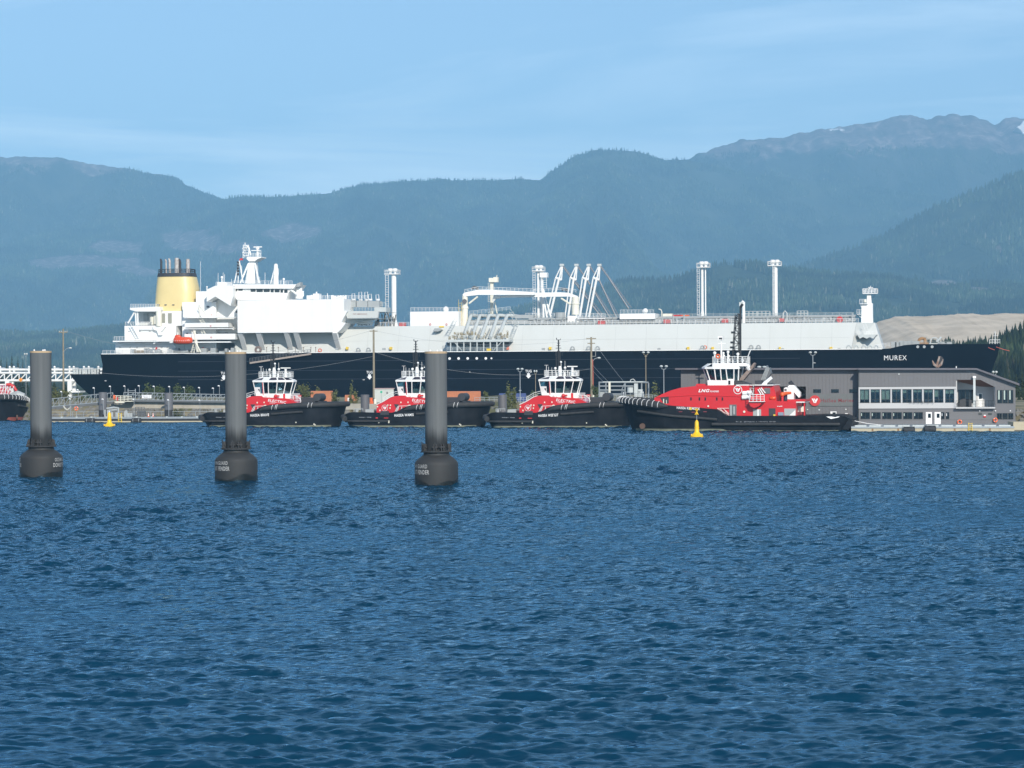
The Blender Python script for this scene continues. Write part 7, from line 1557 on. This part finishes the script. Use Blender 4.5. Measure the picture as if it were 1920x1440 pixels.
for a, b_ in ((1706, 1730), (1730, 1750)): 
    m = MB(); m.rail([BF(a+.4, 757, -.5), BF(b_, 757, -.5)], .45, .03, 2, .8); m.build('balustrade', FRAMED, bd)
# sheltered balcony
piece([(1792.5, 725), (1794.5, 725), (1794.5, 766), (1792.5, 766)], .25, 4.2, PANEL, 'balcony_wall')
bk = MB().prism(BF, [(1785, 712), (1846, 712), (1872, 727), (1872, 766), (1785, 766)], 4.2, 4.4, ref=0).build('balcony_wall', PANEL, bd)
piece([(1864.5, 725.5), (1866, 726), (1866, 766), (1864.5, 766)], .3, 4.2, PANEL, 'balcony_wall')
piece([(1792, 712), (1794.5, 712), (1794.5, 725), (1792, 725)], .3, 4.2, PANEL, 'balcony_wall')
m = MB(); a, b_, c = BF(1792.5, 712, 0), BF(1838, 712, 0), BF(1866, 726, 0); dz = Vector((0, 0, 1.25))
m.add([a+Vector((0, .02, 0)), b_+Vector((0, .02, 0)), c+Vector((0, .02, 0)), (c.x, 4.2, c.z-.05), (b_.x, 4.2, b_.z-1.2), (a.x, 4.2, a.z-.25), (a.x, .02, a.z+.3), (b_.x, .02, b_.z+.3), (c.x, .02, c.z+.3), (c.x, 4.2, c.z+.3), (b_.x, 4.2, b_.z+.3), (a.x, 4.2, a.z+.3)], [(0, 1, 4, 5), (1, 2, 3, 4), (6, 11, 10, 7), (7, 10, 9, 8), (0, 6, 7, 1), (1, 7, 8, 2), (5, 4, 10, 11), (4, 3, 9, 10)]); m.build('soffit', SOFFIT, bd)
BB(PANEL, 'balcony_slab', 1792, 763.2, 1866, 766.2, -.9, 4.2)
po = BB(LGREY, 'balcony_post', 1825, 709, 1829, 764, -.7, -.3); BB(WLETTER, 'post_lamp', 1824, 705, 1830, 708.8, -.75, -.25, po)
dr = BB(WHITE, 'door', 1833, 737, 1842, 763.2, 4.12, 4.22); BB(DARKGLASS, 'door_window', 1835.5, 738.5, 1841, 748, 4.09, 4.13, dr)
for a, b_ in ((1797, 1803), (1804, 1810), (1811, 1817), (1818, 1828)):
    w_ = BB(FRAMED, 'window', a-.4, 730.5, b_+.4, 756, 4.12, 4.2); BB(DARKGLASS, 'pane', a, 731, b_, 755.5, 4.09, 4.13, w_)
m = MB(); m.rail([BF(1792.5, 763.4, -.85), BF(1866, 763.4, -.85)], 1.1, .03, 2, .55); m.build('balcony_railing', FRAMED, bd)
m = MB(); m.prism(BF, [(1799, 763), (1800, 750), (1806, 747.5), (1814, 748), (1822, 750), (1822, 763)], 2.2, 3.4); o = m.build('covered_barbecue', SOOT, bd)
# right-hand windows, lower windows, doors, vents
for x0, x1, y0, y1, n in ((1869.8, 1900.8, 731, 756.2, 3), (1869, 1900.8, 774.4, 786.2, 3)):
    for i in range(n):
        a = x0+(x1-x0)*i/n; b_ = x0+(x1-x0)*(i+1)/n-.7; w_ = BB(FRAMED, 'window', a, y0, b_, y1, -.08, .02); BB(DARKGLASS, 'pane', a+.9, y0+.8, (a+b_)/2-.3, y1-.8, -.11, -.07, w_); BB(DARKGLASS, 'pane', (a+b_)/2+.3, y0+.8, b_-.9, y1-.8, -.11, -.07, w_)
        if y0 < 760: BB(BLIND, 'blind', a+2.0, y0+1.2, a+4.4, y1-7, -.13, -.11, w_)
for a, b_ in ((1613.7, 1631.2), (1633.9, 1651.4), (1654.2, 1671.7), (1673.9, 1691), (1693.6, 1710.7), (1713.3, 1730.4), (1764.7, 1771.1), (1773.5, 1780)):
    w_ = BB(FRAMED, 'window', a, 772.7, b_, 785.8, .04, .14); mid = (a+b_)/2
    if b_-a > 10: BB(DARKGLASS, 'pane', a+.7, 773.4, mid-.35, 785.1, .01, .05, w_); BB(DARKGLASS, 'pane', mid+.35, 773.4, b_-.7, 785.1, .01, .05, w_); BB(BLIND, 'blind', a+1.0, 775, a+2.4, 780, -.01, .012, w_)
    else: BB(DARKGLASS, 'pane', a+.7, 773.4, b_-.7, 785.1, .01, .05, w_); BB(WLETTER, 'blind', a+1, 775, a+2, 780, -.01, .012, w_)
for a in (1736, 1752.4):
    d_ = BB(WHITE, 'door', a, 772.6, a+11.2, 797.4, .0, .13); BB(DARKGLASS, 'door_window', a+4, 775.5, a+9.4, 783.5, -.03, .01, d_)
for a, b_ in ((1834.6, 1841), (1852.6, 1859.8)): BB(FRAMED, 'vent_grille', a, 774.4, b_, 778, .06, .13)
for px in (1837, 1866.5, 1894.5): c = BF(px, 770.3, -.1); MB().box(c.x-.1, c.x+.1, -.12, .04, c.z-.08, c.z+.08).build('wall_lamp', WLETTER, bd)
for px in (1793,): c = BF(px, 688, 4); MB().tube(BF(px, 690.4, 4), BF(px, 686.5, 4), .09, 6).build('roof_vent', WHITE, bd)
# floating base of the building
bp = thing('building_pontoon', 'pale beige concrete pontoon under the grey building', 'pontoon', BF)
za, zb_ = z_dk, -.8
MB().box(BF(1596, 800, -20).x, BF(1902, 800, -20).x, -20.0, 16, -.9, z_dk-.3).build('pontoon_wall', BEIGE, bp)
MB().box(BF(1265, 800, 1).x, BF(1596, 800, -20).x-.02, .9, 16, -.9, z_dk-.3).build('pontoon_wall', BEIGE, bp)
MB().box(BF(1596, 800, -20).x, BF(1902, 800, -20).x, -20.1, 16, z_dk-.3, z_dk).build('pontoon_deck', GALV, bp); MB().box(BF(1265, 800, 1).x, BF(1596, 800, -20).x-.02, .8, 16, z_dk-.3, z_dk).build('pontoon_deck', GALV, bp)
for i, px in enumerate(range(1603, 1900, 27)):
    a = BF(px, 798, -19.9); MB().box(a.x, a.x+1.9, -19.95, -19.75, z_dk, z_dk+.22).build('kerb_rail', LGREY, bp)
for px in (1636, 1684, 1790, 1856): a = BF(px, 803, -20.05); MB().box(a.x-.15, a.x+.15, -20.03, -19.98, .1, .5).build('rust_patch', mat('rust stain', (.32, .19, .09), .9, var=.4, scale=3), bp)
m = MB(); a = BF(1819.5, 803, -20.2); m.ladder((a.x, -20.25, -.1), (a.x, -20.25, z_dk+.6), .55, .06, .28); m.build('ladder', YBOX, bp)
for px, w, lab, sl in ((1704.5, 22, 'left of two black fenders on the beige pontoon, half sunk', 0), (1744, 22, 'right of two black fenders on the beige pontoon, below the white doors', .1)):
    a = BF(px, 805, -20.6); o = thing('pontoon_fender', lab, 'fender', None, BF.o+BF.U*a.x+BF.V*-20.7, 'black fenders on the building pontoon'); o.rotation_euler = (0, 0, BF.a); h = w/2/11.2
    z_ = .25 if sl == 0 else .42
    m = MB(); m.path([(-h, 0, z_), (-h+.12, 0, z_), (h-.12, 0, z_), (h, 0, z_)], [.35, .58, .58, .35], 16); m.build('fender_body', RUBBER, o, smooth=50)
    m = MB()
    for s_ in (-.9, .9): m.tube((h*s_, -.1, z_+.45), (h*s_*1.1, .6, z_dk+.1), .035, 5)
    m.build('fender_rope', ROPE, o)
for px, py, lab, tw in ((1799.3, 791.3, 'orange life ring on the grey wall right of the white doors', 0), (1866.5, 787.5, 'orange life ring near the right corner of the grey building', .5)):
    c = BF(px, py, -.2); o = thing('life_ring', lab, 'life ring', None, BF.o+BF.U*c.x+BF.V*-.15+Vector((0, 0, c.z)), 'life rings on the building'); o.rotation_euler = (0, 0, BF.a+tw)
    MB().torus((0, 0, 0), .33, .11, 'v', 20, 8).build('ring', ORANGE, o, smooth=60); m = MB()
    for q in range(4): m.torus((.33*math.cos(q*1.57+.8), 0, .33*math.sin(q*1.57+.8)), .04, .10, 'v', 6, 5)
    m.build('white_band', WLETTER, o)
mo = thing('mooring_line', 'white mooring line from the stern of the biggest tug to the pontoon', 'mooring line', None, (0, 0, 0)); a = at(1591, 787, 452); b_ = at(1660, 798, 455)
m = MB(); m.path([a, a.lerp(b_, .5)-Vector((0, 0, .12)), b_], .05, 6); m.build('line', WLETTER, mo)
# concrete block at the right edge
P = at(1916, 812, 441); P.z = 0; o = thing('concrete_block', 'weathered beige concrete block at the right end of the pontoon', 'concrete block', None, P); w = 1.75
MB().box(-1.4, 9, 0, 5, -1.2, 1.55).build('block', BEIGE, o); MB().box(-1.42, 9.02, -.02, 5.02, -1.2, .22).build('wet_foot', mat('wet brown concrete', (.13, .11, .075), .8, var=.3), o)

# ================================================================== poles, floodlights, wires
def base_z(P): return ground_z(P.x, P.y)-.3
def flood_pole(px, ytop, D, lab, arm, m_=GALV, r=.10, extra=(), lampw=.34, hgt=None):
    P = at(px, ytop, D); z = base_z(P); o = thing('flood_light', lab, 'floodlight', None, (P.x, P.y, z), 'floodlight poles'); H = P.z-z
    MB().tube((0, 0, 0), (0, 0, H-.7), r*1.15, 8, r*.8).build('pole', m_, o, smooth=50)
    m = MB(); m.path([(-arm, 0, H-.15), (-arm*.85, 0, H-.55), (0, 0, H-.72), (arm*.85, 0, H-.55), (arm, 0, H-.15)], .06, 6); m.build('yoke', m_, o)
    for s_ in (-1, 1):
        m = MB(); m.lathe([(.10, -.02), (lampw*.8, .04), (lampw, .18), (lampw*.7, .34), (.1, .4)], (s_*arm, -.1, H-.28), 12); m.build('lamp', LGREY, o, smooth=50)
    for dz, dx in extra: MB().box(dx-.25, dx+.25, -.12, .12, H-dz-.08, H-dz+.08).build('bracket', m_, o)
    return o
flood_pole(975, 691, 560, 'tall twin floodlight pole left of the third small tug wheelhouse', .42, extra=((4.6, 0), (6.2, .15)))
flood_pole(1004, 695, 566, 'thin brown single floodlight pole beside the third small tug', .22, m_=WOODP, r=.07, lampw=.2)
flood_pole(1210.8, 660, 566, 'tallest brown twin floodlight pole, left of the building', .5, m_=WOODP, extra=((.9, 0),))
flood_pole(1244.5, 686, 520, 'pale grey twin floodlight pole in front of the building corner', .48)
flood_pole(1524, 660, 540, 'twin floodlight pole standing behind the roof of the building', .52, extra=((2.2, .3),))
flood_pole(48.5, 663, 640, 'thin twin floodlight pole left of the first mooring pile', .25, r=.06, lampw=.22)
flood_pole(1865, 696.5, 520, 'small twin floodlight beyond the sloping roof end', .3, lampw=.28)
for i, px in enumerate((1423.5, 1433.5)):
    P = at(px, 689, 500); o = thing('flood_light', 'white floodlight just above the roof edge, %s of the pair by the dark exhaust stack' % ('left', 'right')[i], 'floodlight', None, (P.x, P.y, base_z(P)), 'floodlight poles'); H = P.z-o.location.z
    MB().tube((0, 0, 0), (0, 0, H), .09, 7).build('pole', GALV, o); m = MB(); m.lathe([(.1, 0), (.42, .06), (.42, .25), (.15, .34)], (0, 0, H-.05), 12); m.build('lamp', LGREY, o, smooth=50)
def utility_pole(px, ytop, D, lab, arms, lamp=None, r=.22, dark=False):
    P = at(px, ytop, D); z = base_z(P); o = thing('utility_pole', lab, 'utility pole', None, (P.x, P.y, z), 'wooden utility poles'); H = P.z-z; k = D/F
    MB().tube((0, 0, 0), (0, 0, H), r*1.15, 10, r*.8).build('pole', WOODP, o, smooth=50)
    for dy, w in arms:
        m = MB(); m.box(-w*k, w*k, -.12, .02, H-dy*k-.1, H-dy*k+.1); ar = m.build('crossarm', WOODP, o)
        for q in (-.9, -.45, .45, .9): MB().lathe([(.05, 0), (.11, .08), (.06, .25)], (q*w*k, -.05, H-dy*k+.1), 7).build('insulator', LGREY, ar)
    if lamp:
        dy, dx, up = lamp; m = MB(); m.path([(0, -.1, H-dy*k), (dx*k*.45, -.2, H-(dy-up*.8)*k), (dx*k*.8, -.2, H-(dy-up)*k), (dx*k, -.2, H-(dy-up)*k)], .07, 6); m.build('lamp_arm', GALV, o); m = MB(); m.path([(dx*k*.85, -.2, H-(dy-up)*k), (dx*k*1.1, -.2, H-(dy-up)*k), (dx*k*1.25, -.2, H-(dy-up)*k-.05)], [.12, .2, .08], 8); m.build('street_lamp', LGREY, o, smooth=50)
    return o, Vector((P.x, P.y, P.z))
pA, topA = utility_pole(118.5, 616.5, 640, 'tall wooden pole with one cross arm and a lamp, left of the tanker stern', ((6.5, 8),), (44, 13, 8))
pB, topB = utility_pole(700.5, 618, 600, 'tall plain wooden pole with one cross arm in front of the tanker', ((3, 7.5),), None, .25)
pC, topC = utility_pole(1108.5, 632, 590, 'wooden pole with two cross arms and an orange conduit', ((3, 9), (12, 7)), (48, 14, 9), .24)
k = 590/F; H = topC.z-base_z(topC)
m = MB(); m.path([(.28, -.2, H-42*k), (.34, -.2, H-70*k), (.34, -.2, H-92*k), (.5, -.3, H-100*k)], .10, 6); m.build('orange_conduit', mat('orange red conduit', (.50, .13, .08), .6), pC)
m = MB(); m.box(.75, 1.2, -.3, .1, H-26*k, H-20*k); m.tube((.95, -.1, H-26*k), (.95, -.1, H-36*k), .05, 5); m.box(.2, .95, -.12, -.05, H-36*k-.04, H-36*k+.04); m.build('transformer', GREYP, pC)
m = MB(); m.cyl((.35, -.2, 0), .22, 2.0, 10); m.build('conduit_guard', CREAM, pC)
WIRE = mat('grey wire', (.30, .32, .34), .6)
def wire(a, b_, sag, lab, r=.028):
    o = thing('power_line', lab, 'cable', None, a); m = MB(); d = b_-a
    m.path([d*q-Vector((0, 0, sag*4*q*(1-q))) for q in [i/14 for i in range(15)]], r, 4); m.build('wire', WIRE, o)
wire(topA+Vector((.8, 0, -.6)), topB+Vector((-.8, 0, -.3)), 5.5, 'upper wire sagging between the two left wooden poles')
wire(topA+Vector((0, 0, -9.5)), topB+Vector((0, 0, -6)), 3.2, 'lower wire sagging between the two left wooden poles')
wire(topB+Vector((.6, 0, -.3)), topC+Vector((-.6, 0, -.3)), 2.2, 'upper wire between the plain pole and the conduit pole')
wire(topB+Vector((0, 0, -5)), topC+Vector((0, 0, -7)), 3.0, 'lower wire between the plain pole and the conduit pole')
wire(topC+Vector((1.6, 0, -2.5)), at(1170, 716, 575), .2, 'longest stay wire running down to the steel frame')
wire(topC+Vector((.3, 0, -6.2)), at(1141, 716, 575), .1, 'middle stay wire running down to the steel frame')
wire(topC+Vector((.3, 0, -7.4)), at(1132, 716, 575), .1, 'shortest stay wire running down to the steel frame')

# ================================================================== shore-side clutter
def on_shore(px, py, D, v=0): P = at(px, py, D); return P
def box_thing(name, lab, cat, px0, py0, px1, py1, D, depth_, m_, group=None, extra=None):
    a = at(px0, py1, D); b_ = at(px1, py0, D); c = (a.x+b_.x)/2; zb_ = min(a.z, base_z(Vector((c, D, 0)))+.3)
    o = thing(name, lab, cat, None, (c, D, zb_), group); w = (b_.x-a.x)/2; h = b_.z-zb_
    MB().box(-w, w, 0, depth_, 0, h).build('body', m_, o)
    m = MB(); n_ = max(3, int(w*2/.5))
    for i in range(n_+1): m.box(-w+2*w*i/n_-.05, -w+2*w*i/n_+.05, -.05, .0, .08, h-.1)
    m.build('side_rib', m_, o)['kind'] = 'stuff'
    if extra: extra(o, w, h)
    return o
def cont_end(o, w, h):
    MB().box(-w*.55, -w*.1, -.09, -.04, h*.35, h*.7).build('placard', WLETTER, o)
OCON = mat('orange container paint', (.46, .16, .07), .6, var=.25, scale=1, streak=.3)
box_thing('shipping_container', 'large orange container behind the bow of the first small tug', 'container', 583, 733, 623, 748, 590, 2.4, OCON, 'orange containers')
box_thing('shipping_container', 'small orange container with a white placard left of the grey dock pile', 'container', 647, 740.5, 668.5, 755, 585, 2.4, OCON, 'orange containers', cont_end)
box_thing('shipping_container', 'long orange container right of the third mooring pile', 'container', 838, 733.5, 901, 746, 600, 2.4, OCON, 'orange containers')
box_thing('shipping_container', 'blue tarpaulin covered container left of the third small tug', 'container', 936, 737.5, 986, 750, 590, 2.4, BLUEP)
def shed_x(o, w, h):
    m = MB(); m.prism_l([(-w-.2, h), (w+.2, h), (w+.2, h+.15), (-w-.2, h+.15)], -.2, 3.2); m.build('roof', mat('pinkish roof edge', (.45, .32, .32), .6), o)
    MB().box(w*.1, w*.12, -.05, 0, 0, h).build('corner', GREYP, o); MB().box(w*.25, w*.4, -.06, 0, h*.66, h*.8).build('vent', DGREY, o)
box_thing('site_shed', 'white portable site shed beside the plain wooden pole', 'shed', 703, 729, 737.5, 748, 592, 3, mat('pale shed wall', (.50, .53, .50), .6, var=.1), None, shed_x)
P = at(715, 758, 572); z = base_z(P); o = thing('green_sign', 'round green sign on a post in front of the white shed', 'sign', None, (P.x, P.y, z)); H = at(715, 735, 572).z-z
MB().tube((0, 0, 0), (0, 0, H), .04, 5).build('post', GALV, o); m = MB(); m.disc((0, -.08, H), .26, .05, 16); m.build('disc', TEAL, o)
for px, py, lab, h_ in ((696, 746, 'upper orange and yellow drum beside the plain wooden pole', 1.0), (697, 752.5, 'lower orange drum at the foot of the plain wooden pole', 1.0), (703.5, 748, 'pale orange drum right of the plain wooden pole', .9)):
    P = at(px, py, 570); z = P.z; o = thing('drum', lab, 'drum', None, (P.x, P.y, min(z, base_z(P)+.5)-.0), 'orange drums'); zz = P.z-o.location.z
    MB().lathe([(.34, 0), (.36, .1), (.34, .5), (.36, .55), (.34, .6), (.34, max(h_, zz))], n=14).build('drum_body', ORANGE if h_ == 1.0 else CREAM, o, smooth=40)
# low fence of the quay: galvanised rails between the left containers and the steel frame
for x0, x1, lab, D in ((640, 770, 'low galvanised handrail in front of the white shed', 568), (890, 1000, 'galvanised handrail beside the blue container', 575)):
    a, b_ = at(x0, 757, D), at(x1, 757, D); za = base_z(a)+.3; o = thing('handrail', lab, 'railing', None, (a.x, a.y, za))
    n_ = 12
    for i in range(n_+1): MB().tube(((b_.x-a.x)*i/n_, 0, -.3), ((b_.x-a.x)*i/n_, 0, 1.6), .05, 5).build('post', GALV, o)
    for z in (.6, 1.1, 1.6): MB().tube((0, 0, z), (b_.x-a.x, 0, z), .045, 5).build('rail', GALV, o)
# grey steel frame and landing between the third small tug and the big one
LF = Fr(1168, 530, -10.0)
lf = thing('steel_frame', 'grey galvanised steel landing frame left of the big tug bow', 'steel frame', LF)
for v in (0, 3.2):
    for x0, y0, x1, y1 in ((1122.5, 717, 1216, 717), (1122.5, 724, 1190, 724), (1122.5, 731.5, 1172, 731.5), (1140, 739, 1170, 739)): MB().tube(LF(x0, y0, v), LF(x1, y1, v), .16, 6).build('beam', GALV, lf)
    for px, yt in ((1123.5, 717), (1136, 716), (1172, 716), (1203, 718), (1216, 718)): MB().tube(LF(px, yt, v), LF(px, 752, v), .15, 6).build('column', GALV, lf)
    MB().tube(LF(1166, 730, v), LF(1172, 717, v), .1, 5).build('brace', GALV, lf)
MB().pbox(LF, 1130, 715, 1206, 717.2, -.3, 3.6).build('top_girder', LGREY, lf); MB().pbox(LF, 1141, 716, 1144.5, 740, -.4, 0).build('cream_post', CREAM, lf)
MB().pbox(LF, 1189, 719, 1195.5, 744, -.5, .3).build('panel', LGREY, lf); MB().pbox(LF, 1124, 733, 1140, 744, .3, 1.4).build('cabinet', GREYP, lf); MB().pbox(LF, 1196.5, 730, 1204.5, 744, -.4, .2).build('plate', LGREY, lf)
m = MB(); p0 = LF(1197, 736.5, -.45); text_plate(m, 'IV', (p0.x, p0.z), .42, .36, -.42, .02); m.build('plate_lettering', SOOT, lf)
m = MB(); c = LF(1182, 731, -.3); m.path([(c.x, -.6, c.z-.5), (c.x, -.6, c.z+.5)], .62, 12); m.build('winch_drum', LGREY, lf, smooth=50)
m = MB(); m.path([LF(1181, 716, 0), LF(1183, 712, 0), LF(1187, 710.5, 0), LF(1191, 714, 0)], .09, 6); m.build('top_hook', LGREY, lf)
rp = thing('landing_ramp', 'grey steel access ramp behind the striped bow fender of the big tug', 'ramp', LF)
m = MB(); a, b_ = LF(1165, 745, -2), LF(1232, 752, -2); m.add([a, b_, b_+Vector((0, 2.4, 0)), a+Vector((0, 2.4, 0)), a-Vector((0, 0, .9)), b_-Vector((0, 0, .9)), b_+Vector((0, 2.4, -.9)), a+Vector((0, 2.4, -.9))], [(0, 1, 2, 3), (4, 7, 6, 5), (0, 4, 5, 1), (2, 6, 7, 3), (1, 5, 6, 2)]); m.build('ramp_deck', mat('blue grey steel', (.26, .30, .33), .45, .3, var=.2), rp)
m = MB(); m.rail([a, b_], 1.1, .05, 3, .9); m.rail([LF(1146, 752, -1), LF(1166, 752, -1)], 1.2, .05, 3, .5); m.build('ramp_railing', GALV, rp)
MB().pbox(LF, 1183, 746, 1198, 748.5, -2.3, -2.05).build('white_board', WLETTER, rp)
for px, lab in ((1168.8, 'short white lamp post on the landing beside the steel frame, nearer the small tug'), (1206, 'short white lamp post on the landing right of the IV plate')):
    P = LF(px, 752, -1); o = thing('landing_lamp', lab, 'lamp', None, LF.o+LF.U*P.x+LF.V*-1+Vector((0, 0, P.z)), 'lamps on the landing'); MB().tube((0, 0, 0), (0, 0, 1.7), .06, 6).build('post', WLETTER, o); MB().ball((0, 0, 1.75), .11, 8).build('lamp_head', WLETTER, o)

# ================================================================== shrubs and single trees
LEAF = [mat('olive leaf', (.085, .105, .030), .8, var=.35, scale=1.5, dirt=(.14, .13, .05)), mat('green leaf', (.050, .085, .025), .8, var=.35, scale=1.5, dirt=(.10, .11, .04)), mat('dark needle', (.022, .042, .016), .85, var=.4, scale=.7, dirt=(.045, .06, .022))]
BARK = mat('bark', (.10, .075, .05), .9, var=.3, scale=3)
def leaf_cloud(n, rx, rz, seed, leaf, clumps=9):
    r = np.random.default_rng(seed); cs = [(r.normal(0, rx*.42), r.normal(0, rx*.42), rz*(.25+.7*r.random())) for _ in range(clumps)]
    V = np.zeros((n*4, 3)); 
    for i in range(n):
        c = cs[r.integers(clumps)]; w = rx*(.20+.25*(1-c[2]/rz)); p = np.array([c[0]+r.normal(0, w), c[1]+r.normal(0, w), max(.1, c[2]+r.normal(0, rz*.10))])
        a = r.normal(size=3); a /= np.linalg.norm(a); b_ = np.cross(a, r.normal(size=3)); b_ /= np.linalg.norm(b_); s = leaf*r.uniform(.6, 1.4)
        V[i*4:i*4+4] = p + np.array([-a*s, b_*s*.5, a*s, -b_*s*.5])
    m = MB(); m.add([tuple(v) for v in V], [(4*i, 4*i+1, 4*i+2, 4*i+3) for i in range(n)]); return m
def conifer_crown(h, rw, seed, n=34):
    r = random.Random(seed); m = MB()
    for k in range(n):
        f = k/n; z = h*(.12+.88*f); L = rw*(1-f)**.8*r.uniform(.75, 1.15)+.12
        for j in range(8):
            a = r.uniform(0, 6.283); l = L*r.uniform(.6, 1.1); w = l*.34+.08; d = l*r.uniform(.18, .45)
            c_, s_ = math.cos(a), math.sin(a); m.add([(0, 0, z+.1), (c_*l*.55-s_*w, s_*l*.55+c_*w, z-d*.55), (c_*l, s_*l, z-d), (c_*l*.55+s_*w, s_*l*.55-c_*w, z-d*.55)], [(0, 1, 2), (0, 2, 3)])
    return m
_shr = {}
def plant(name, lab, cat, px, ybase, ytop, D, wpx, kind, seed, group):
    P = at(px, ybase, D); z = min(P.z, base_z(P)+.6) if D < 745 else 1.0; h = at(px, ytop, D).z-z; w = wpx*D/F/2
    o = thing(name, lab, cat, None, (P.x, P.y, z), group)
    key = (kind, seed % 3)
    if kind == 2:
        conifer_crown(h, w, seed).build('crown', LEAF[2], o); MB().tube((0, 0, -.3), (0, 0, h*.9), h*.018+.05, 6, .03).build('trunk', BARK, o)
    else:
        leaf_cloud(520, w, h, seed, .16+.015*h, 9).build('foliage', LEAF[kind], o)
        m = MB(); rq = random.Random(seed)
        for q in range(5): m.tube((rq.uniform(-.1, .1), rq.uniform(-.1, .1), -.3), (rq.uniform(-w, w)*.5, rq.uniform(-w, w)*.5, h*rq.uniform(.5, .85)), .05, 4, .015)
        m.build('stem', BARK, o)
    return o
SG = 'shrubs along the shore'
for i, (px, yb, yt, w, k_, D, lab) in enumerate(((274.5, 750, 723, 17, 1, 605, 'small green shrub just right of the gate frame on the walkway'), (292, 750, 728, 14, 1, 606, 'low shrub between the third and fourth walkway lamp posts'), (303, 750, 728.5, 14, 1, 608, 'low rounded shrub left of the dock pile by the sign'),
        (332, 750, 720, 20, 1, 606, 'tallest dense shrub, right of the dock pile by the sign'), (352, 750, 722, 20, 1, 608, 'broad shrub behind the last walkway lamps'), (572, 750, 719, 22, 0, 590, 'olive shrub standing before the large orange container'), (597, 750, 722, 14, 0, 592, 'thin pale shrub at the right end of the large orange container'),
        (627, 756, 732, 16, 0, 575, 'dry spiky shrub between the two left orange containers'), (661, 756, 726, 11, 0, 575, 'slim young tree at the small orange container'), (953, 760, 728, 20, 0, 560, 'pale leafy sapling in front of the blue container'), (964, 760, 733, 12, 0, 562, 'smaller sapling right beside the pale one at the blue container'),
        (912, 752, 734, 8, 0, 590, 'thin sapling right of the long orange container'), (1001, 752, 736, 12, 1, 585, 'low green shrub behind the stern rail of the third small tug'), (1118, 752, 726, 14, 1, 580, 'green shrub at the foot of the conduit pole'), (1229, 752, 722, 22, 0, 545, 'bushy olive shrub right of the grey steel frame'),
        (104, 752, 726, 16, 0, 620, 'yellowish bush right of the first mooring pile'), (122, 752, 733, 22, 0, 622, 'broad low yellow bush at the foot of the left utility pole'), (150, 750, 739, 24, 0, 622, 'low yellow bush under the stern overhang'), (330, 780, 766, 30, 0, 575, 'ochre grass clump on the rocks behind the dock'))):
    plant('shrub', lab, 'shrub', px, yb, yt, D, w, k_, 100+i, SG)
TG = 'single conifers by the shore'
tl = ['leftmost conifer above the white pipe bridge', 'second conifer from the left above the pipe bridge', 'tallest conifer above the pipe bridge', 'fourth conifer above the pipe bridge, left of the thin floodlight pole', 'rightmost conifer above the pipe bridge beside the floodlight pole']
for i, (px, yt, w) in enumerate(((2, 668, 20), (13, 671, 18), (22.5, 661, 20), (34, 667, 20), (43, 671, 16))): plant('conifer_tree', tl[i], 'tree', px, 742, yt, 1010, w, 2, 200+i, TG)
tl2 = ['conifer just beyond the sloping roof end', 'second conifer beyond the sloping roof end', 'tallest of the conifers right of the building', 'fourth conifer right of the building', 'conifer cut by the right edge beside the building', 'low conifer behind the building corner', 'small conifer at the right edge, lowest of its row']
for i, (px, yt, w, D) in enumerate(((1874, 703, 20, 660), (1884, 699, 18, 670), (1894, 695, 22, 650), (1906, 700, 20, 640), (1917, 694, 22, 645), (1911, 724, 16, 600), (1921, 730, 18, 590))): plant('conifer_tree', tl2[i], 'tree', px, 770, yt, D, w, 2, 220+i, TG)
tl3 = ['dark bushy conifer under the pipe bridge left of the first pile', 'second dark conifer under the pipe bridge beside the floodlight pole', 'dark conifer under the pipe bridge right of the first pile', 'dark conifer between the pipe bridge leg and the left utility pole']
for i, (px, yt, w) in enumerate(((30, 712, 26), (50, 714, 22), (102, 716, 22), (122, 718, 22))): plant('conifer_tree', tl3[i], 'tree', px, 748, yt, 1000, w, 2, 240+i, TG)
